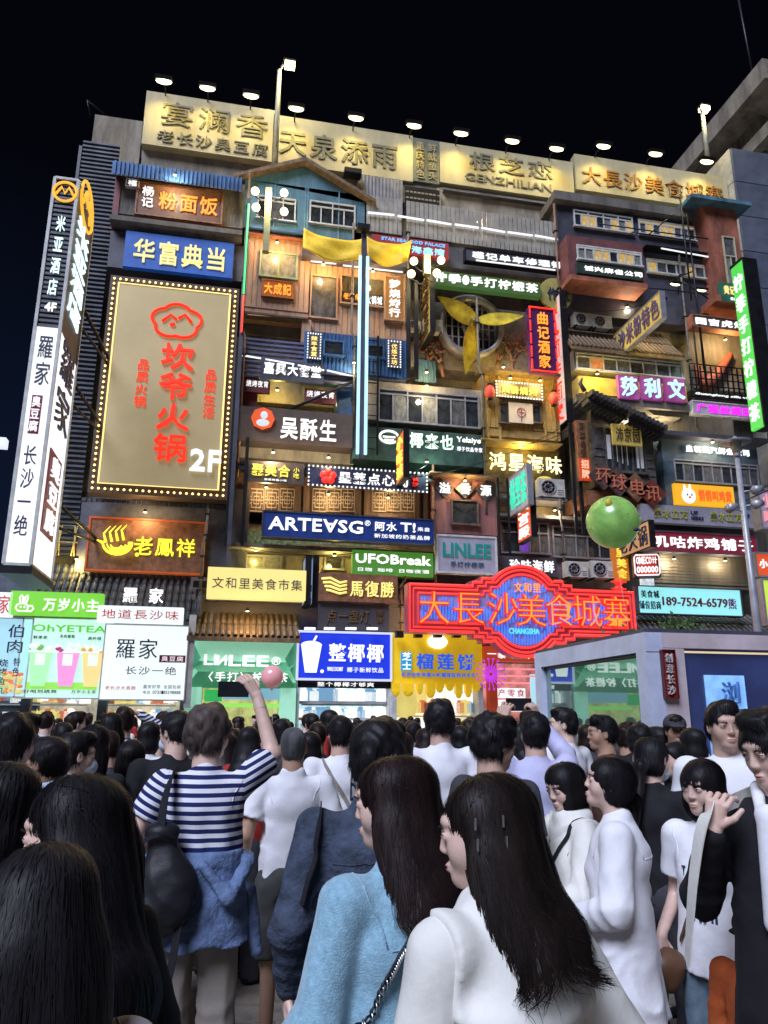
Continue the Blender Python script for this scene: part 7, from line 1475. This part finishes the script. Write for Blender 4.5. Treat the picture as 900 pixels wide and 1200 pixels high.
# blue sweater
r, *_ = P_('person with long dark hair in a fuzzy light blue sweater, chain strap across the back', 466, 882, 1.95, -26, True, (-38, -4, 0), 1, 'long', HD, CSW, 'long', hem=.84, fat=.024, q=0, seed=17, hairlen=.18, arms={1: dict(e=(.27, -.05, 1.12), w=(.18, .18, 1.02)), -1: dict(e=(-.225, .02, 1.13), w=(-.16, .2, 1.05))})
ch = thing('chain_strap', 'silver and black chain bag strap across the blue sweater', 'bag strap', r.location, r.rotation_euler.z); ch.scale = r.scale
lk = MB().tube([(.007 * math.cos(k / 8 * 6.283), 0, .011 * math.sin(k / 8 * 6.283)) for k in range(8)], .0022, 4, 0, True).mesh('link', mat('chain_silver', (.6, .6, .62), .25, .9)); lk2 = MB().tube([(.006 * math.cos(k / 8 * 6.283), 0, .010 * math.sin(k / 8 * 6.283)) for k in range(8)], .003, 4, 0, True).mesh('link', blackm)
CP = [Vector(v) for v in onto(r, bez((.03, -.09, 1.43), (-.01, -.14, 1.385), (-.11, -.18, 1.285), (-.18, -.18, 1.16), (-.24, -.15, 1.03), (-.27, -.1, .93), n=26), .014)]
for i in range(len(CP) - 1):
    d_ = CP[i + 1] - CP[i]; inst('link', lk if i % 2 else lk2, ch, CP[i], (1.1, 1.1, 1.1), (0, math.atan2(d_.x, d_.z) + .2, (i % 2) * 1.2))
# cream jacket
r, T, R, X, A, S_ = P_('person with very long dark hair and silver hairpins in a cream jacket, nearest', 592, 905, 1.62, -22, True, (-42, -6, 0), 1, 'long', HW, CC, 'long', hem=.72, fat=.040, q=0, seed=18, hairlen=.21, lean=(-.05, .0), shape='hood jacket', arms={1: dict(e=(.3, -.06, 1.10), w=(.22, .14, .98)), -1: dict(e=(-.24, .03, 1.12), w=(-.16, .22, 1.06))})
pin = MB().box(-.0012, .0012, -.002, .002, -.011, .011).mesh('hairpin', mat('chain_silver', (.6, .6, .62)))
for l, v in (('upper left', (-.088, .0, .03)), ('lower left', (-.09, .0, -.01)), ('upper right', (-.075, -.045, .03)), ('lower right', (-.078, -.047, -.01))):
    o = link(bpy.data.objects.new('hairpin', pin)); o.location = worldpt(r, X(*v) + (R @ A_(v[0], v[1], 0)) / np.linalg.norm(v[:2]) * .022); o.rotation_euler.z = r.rotation_euler.z; tag(o, 'small silver hairpin on the nearest dark hair, %s of four' % l, 'hairpin', 'silver hairpins')
r, *_ = P_('person in a plain white tee with upswept black hair before the yellow shop', 516, 821, 5.0, 0, False, (16, 0, 0), 0, 'fluffy', HB, CW, 'short', q=1, seed=19, fat=.012, skinvis=False)
r, *_ = P_('person with glasses and wavy black hair in a charcoal tee, profile looking right', 576, 838, 3.5, 62, False, (12, -10, 0), 0, 'fluffy', HB, CG, 'short', q=0, seed=20, glasses=True, fat=.02)
r, *_ = P_('person in a lavender long sleeve shirt raising a phone with both hands', 626, 833, 4.5, 4, False, (0, 6, 0), 0, 'short', HB, CL, 'long', q=1, seed=21, fat=.02, handq=True, skinvis=False,
    arms={-1: dict(e=(-.24, .20, 1.46), w=(-.10, .30, 1.66), d=(.25, .1, 1), n=(.6, .6, 0), curl=.8), 1: dict(e=(.25, .20, 1.46), w=(.12, .30, 1.66), d=(-.25, .1, 1), n=(-.6, .6, 0), curl=.8)})
held_phone(r, (.01, .33, 1.76), 'black phone held level in two hands above the lavender shirt', 4, .17, .08)
r, *_ = P_('person with a black fringe looking left in a white tee, before the kiosk glass', 661, 829, 5.7, -28, False, (-42, 0, 0), 1, 'short', HB, CW, 'short', q=1, seed=22, fat=.01)
r, *_ = P_('person with cropped black hair in profile looking left before the kiosk glass', 707, 838, 5.2, -60, False, (-22, 0, 0), 2, 'short', HB, CBR, 'short', q=1, seed=23, fat=.01)
r, *_ = P_('person with dark hair half hidden behind the kiosk-side profile', 733, 846, 6.2, 20, False, (20, 0, 0), 2, 'short', HD, CK, 'short', q=1, seed=24)
r, *_ = P_('person with tousled black hair behind the masked ponytail', 748, 849, 5.4, 10, False, (10, 0, 0), 2, 'fluffy', HB, CK, 'short', q=1, seed=25)
r, *_ = P_('person in black with a ponytail and a pale face mask looking right', 762, 864, 3.9, 48, True, (15, -12, 0), 1, 'pony', HB, CK, 'long', q=1, seed=26, mask=True, hairlen=.55, fat=.02)
# white shirt woman
r, *_ = P_('person in an oversized white shirt with a low ponytail gazing up left', 716, 884, 3.1, -62, True, (-8, 12, 0), 1, 'pony', HB, CW, 'long', hem=.66, fat=.055, q=0, seed=27, shape='collar', hairlen=.22, arms={1: dict(e=(.27, -.06, 1.10), w=(.12, .22, 1.02)), -1: dict(e=(-.24, .02, 1.12), w=(-.1, .24, 1.04))}, bot=CK)
r, T, R, X, A, S_ = P_('person with a short black fringe bob in a cream hooded top looking down left', 664, 892, 3.45, -95, True, (-12, -14, 0), 1, 'bob', HB, CC, 'long', hem=.78, fat=.04, q=0, seed=28, shape='hood', arms={-1: dict(e=(-.22, .08, 1.12), w=(-.10, .28, 1.08), d=(.4, 1, .1), n=(.6, 0, -.6), curl=.8), 1: dict(e=(.24, .02, 1.1), w=(.14, .25, 1.02), d=(-.4, 1, .1), n=(-.6, 0, -.6), curl=.8)}, handq=True)
o = held_phone(r, (-.06, .36, 1.09), 'phone in a black and white patterned case held by the cream hooded person', -20, .075, .15); o.rotation_euler = (.2, .5, .3)
cs_ = MB()
random.seed(4)
for k in range(9): cs_.ell((random.uniform(-.028, .028), -.006, random.uniform(-.06, .06)), (.008, .002, .01), 7, 4)
cs_.build('case_pattern', CW, o)
strap2(r, ((-.11, -.03, 1.42), (-.06, -.15, 1.3), (.06, -.16, 1.15)), .018, CK); strap2(r, ((-.11, -.02, 1.42), (-.09, .10, 1.34), (-.02, .15, 1.2)), .018, CK)
r, *_ = P_('person in a dark cap and white tee with a black strap, by the kiosk pier', 790, 838, 6.0, -150, False, (-10, -4, 0), 2, 'short', HB, CW, 'short', q=1, seed=29, cap=CG, glasses=True, fat=.01, arms={1: dict(e=(.22, .12, 1.14), w=(.06, .26, 1.26), d=(-.3, .2, 1), n=(-.3, -1, 0), curl=.8)}, handq=(1,))
strap2(r, ((-.14, .0, 1.44), (-.12, .115, 1.32), (-.15, .135, 1.05)), .045, CK)
r, *_ = P_('tall person in a white sports tee with black lettering looking left', 846, 821, 3.75, -142, False, (-22, 0, 0), 0, 'short', HB, CW, 'short', q=0, seed=30, fat=.02, wide=1.05)
print_on(r, 'NIKE', (-.12, .12, 1.17, 1.25), .146, NB, back=False, bold=.05)
sw = MB().add([tuple(v) for v in onto(r, [(.13, .15, 1.10), (.07, .15, 1.078), (.0, .15, 1.09), (-.08, .15, 1.125), (-.16, .15, 1.17), (-.08, .15, 1.14), (.0, .15, 1.115), (.06, .15, 1.105), (.10, .15, 1.125)], .008)], [[0, 1, 7, 8], [1, 2, 6, 7], [2, 3, 5, 6], [3, 4, 5]]).build('print', NB, r)
# tee woman
r, *_ = P_('person with a chin length bob in a printed white tee and jeans, brown strap across', 822, 889, 3.0, -118, True, (4, -4, 0), 1, 'bob', HB, CW, 'short', hem=.84, fat=.030, bot=CJE, q=0, seed=31, arms={1: dict(e=(.22, -.06, 1.12), w=(.20, .12, .98)), -1: dict(e=(-.22, -.02, 1.12), w=(-.2, .14, 1.0))}, handq=True)
print_on(r, 'T SPORT', (-.075, .075, 1.235, 1.275), .148, NB, back=False, bold=.03)
m = MB(); random.seed(9)
for k in range(3):
    x = -.05 + .05 * k; yy = surf_y(r, x, 1.13, False) + .006; m.ell((x, yy, 1.175), (.018, .004, .018), 10, 6, k % 2).box(x - .012, x + .012, yy - .01, yy + .002, 1.10, 1.158, (k + 1) % 2).box(x - .014, x - .004, yy - .01, yy + .002, 1.06, 1.10, 0).box(x + .004, x + .014, yy - .01, yy + .002, 1.06, 1.10, 0)
m.build('print', [NB, mat('print_red', (.35, .12, .08), .6)], r)
strap2(r, ((-.11, .0, 1.43), (-.06, .13, 1.32), (.05, .15, 1.12), (.15, .12, .96)), .022, mat('leather_brown', (.10, .045, .02), .5))
bgx = Field(.02); bgx.c((.17, .10, .86), (.19, .16, .86), .06, .06, .02); bgx.e((.18, .13, .84), (.07, .06, .09)); mk('handbag', [snet(bgx, (.05, .0, .7), (.3, .26, .98), .01)], mat('leather_brown', (.10, .045, .02)), r)
# blazer man
r, T, R, X, A, S_ = P_('person in a black blazer and white collar at the right edge holding a strap', 902, 832, 2.35, -122, False, (24, -14, 0), 1, 'fluffy', HB, CK, 'long', hem=.66, fat=.015, bot=CK, q=0, seed=32, shape='jacket', arms={1: dict(e=(.27, .05, 1.12), w=(.14, .20, 1.35), d=(-.25, .0, 1), n=(-.1, -1, 0), curl=.95), -1: dict()}, handq=True)
cf = Field(.015); cf.c((-.062, .02, 1.475), (-.02, .115, 1.40), .022, .016, .02); cf.c((.062, .02, 1.475), (.02, .115, 1.40), .022, .016, .02); cf.c((-.05, -.025, 1.475), (.05, -.025, 1.475), .030, .030, .03); cf.c((0, .115, 1.40), (0, .130, 1.1), .035, .04, .02)
mk('shirt_front', [snet(cf, (-.16, -.12, 1.0), (.16, .2, 1.58), .009)], CW, r)
strap(r, bez((.10, -.05, 1.45), (.12, .09, 1.43), (.14, .235, 1.40), (.19, .25, 1.22), (.25, .22, .96)), .05, CC)
r, *_ = P_('small child in orange with a dark cap between the jeans and the black blazer', 878, 1066, 2.6, -120, False, (0, -5, 0), 0, 'short', HB, COR, 'long', q=1, seed=33, cap=CK, bot=cloth_m('blue_trousers', (.05, .09, .35)), fat=.03)
# more mid crowd people
mid = [(36, 858, 5.6, 10, 1, 'long', CK, 'black top'), (128, 856, 6.0, -20, 0, 'short', CG, 'charcoal tee'), (176, 845, 6.6, 20, 1, 'bob', CW, 'white top'), (186, 850, 7.2, -40, 0, 'short', CBL, 'pale blue tee'), (268, 858, 6.0, 10, 1, 'long', CBR, 'brown top'), (292, 850, 5.8, 30, 1, 'long', CRE, 'dark red top'),
       (310, 842, 6.6, -10, 0, 'short', CW, 'white tee'), (372, 846, 6.8, 5, 0, 'short', CK, 'black tee'), (365, 856, 6.0, 0, 1, 'bob', CL, 'lavender top'), (424, 846, 6.2, -5, 1, 'bob', CK, 'black top'), (498, 852, 6.4, 0, 1, 'long', CK, 'black top'), (484, 846, 7.6, 30, 0, 'short', CG, 'grey tee'), (538, 850, 6.4, 0, 1, 'bob', CRE, 'red top'),
       (548, 842, 7.6, 10, 0, 'short', CK, 'dark jacket'), (608, 846, 6.8, -20, 1, 'long', CW, 'white top'), (649, 850, 7.0, 10, 0, 'short', CK, 'dark tee'), (688, 848, 6.8, 30, 1, 'bob', CG, 'charcoal top'), (772, 852, 6.2, -60, 0, 'short', CK, 'black tee'), (812, 852, 5.4, -40, 1, 'bob', CW, 'white top'), (875, 850, 5.2, -160, 0, 'short', CG, 'charcoal tee'),
       (75, 846, 7.4, 0, 0, 'short', CK, 'black shirt'), (98, 838, 9.0, 35, 0, 'short', CBL, 'blue shirt'), (470, 856, 4.6, 8, 1, 'bob', CK, 'dark top'), (790, 868, 4.6, -100, 1, 'long', CK, 'black blouse')]
for i, (x, y, Y, fc, fe, hr, tp, wd) in enumerate(mid):
    near = ('at the far left', 'by the left posters', 'before the mint green shop', 'before the blue coconut shop', 'before the yellow shop', 'before the arcade', 'beside the kiosk')[min(6, max(0, int((x + 20) / 118)))]
    P_('person with %s dark hair and %s mid crowd %s' % ({'short': 'short', 'bob': 'chin length', 'long': 'long'}[hr], wd, near), x, y, Y, fc, bool(fe), (random.uniform(-20, 20), 0, 0), random.randint(0, 2), hr, (HB, HD, HB)[i % 3], tp, 'short' if 'tee' in wd else 'long', q=2, seed=40 + i, fat=.015, hairlen=.25, strand=False)
# ---- far crowd: eight kinds, copied
kinds = [('short', 0, CW, 'white tee'), ('short', 0, CK, 'black tee'), ('long', 1, CL, 'lavender top'), ('bob', 1, CK, 'black dress'), ('short', 0, CG, 'charcoal tee'), ('long', 1, CW, 'white blouse'), ('bob', 1, CRE, 'red top'), ('short', 0, CBL, 'blue shirt')]
protos = []
for i, (hr, fe, tp, wd) in enumerate(kinds):
    r, *_ = P_('person', 10 + i * 50, 845, 12, 0, bool(fe), (random.uniform(-15, 15), 0, 0), i % 3, hr, (HB, HD)[i % 2], tp, 'short', q=2, seed=80 + i, fat=.015, hairlen=.25, strand=False, group='people in the far crowd'); protos.append((r, wd, {'short': 'short', 'bob': 'bobbed', 'long': 'long'}[hr]))
def copy_tree(o):
    c = o.copy(); S.collection.objects.link(c)
    for ch in o.children:
        d = ch.copy(); S.collection.objects.link(d); d.parent = c
    return c
random.seed(21); seen = set(); n_far = 0; used = set(); placed = []
kiosk_edge = xk
for row, Yr in enumerate((8.4, 9.6, 11, 12.6, 14.4, 16.2, 18, 19.6, 20.9)):
    x = -15 + random.uniform(0, 20)
    while x < 640:
        x += 931 * random.uniform(.55, 1.05) / Yr * 1.0
        Y = Yr + random.uniform(-.5, .5); X_ = at(x, 845, Y).x
        if X_ > kiosk_edge - .4 and Y > KY0 - .6: continue
        r0, wd, hw = random.choice(protos); r = r0 if r0 not in used else copy_tree(r0); used.add(r0)
        h = random.uniform(1.56, 1.79); r.location = (X_, Y, 0); s = h / 1.72; r.scale = (s, s, s); fa = random.choice((0, 0, 8, -10, 25, -30, 60, -70, 160)); r.rotation_euler = (0, 0, math.radians(fa)); face_w = 'away' if abs(fa) < 12 else 'round' if fa > 90 else 'left' if fa > 0 else 'right'
        zone = ('left posters', 'white poster', 'mint green shop', 'blue coconut shop', 'yellow shop', 'red arcade', 'neon arch')[min(6, max(0, int(x / 100)))]
        r['label'] = '%s haired person in %s turned %s, %s crowd before %s' % (hw, wd, face_w, ('middle', 'middle', 'distant', 'distant', 'far', 'far', 'farthest', 'farthest', 'farthest')[row], zone)
        if r['label'] in seen: r['label'] = r['label'].replace('before', 'further back, before')
        seen.add(r['label']); n_far += 1
print('far people', n_far)
# ================================================================ move each thing's empty to its base
def descend(o):
    for ch in o.children: yield ch; yield from descend(ch)
bpy.context.view_layer.update()
for o in list(S.objects):
    if o.parent is None and o.type == 'EMPTY' and o.location.length < 1e-6 and o.name != 'camera' and abs(o.rotation_euler.z) < 1e-6:
        P = []
        for c in descend(o):
            if c.type == 'MESH': P += [c.matrix_world @ Vector(q) for q in c.bound_box]
        if not P: continue
        b = Vector(((min(p.x for p in P) + max(p.x for p in P)) / 2, (min(p.y for p in P) + max(p.y for p in P)) / 2, min(p.z for p in P)))
        o.location = b
        for c in o.children: c.location -= b
for o in S.objects:
    for k in ('wh', 'r'):
        if k in o: del o[k]
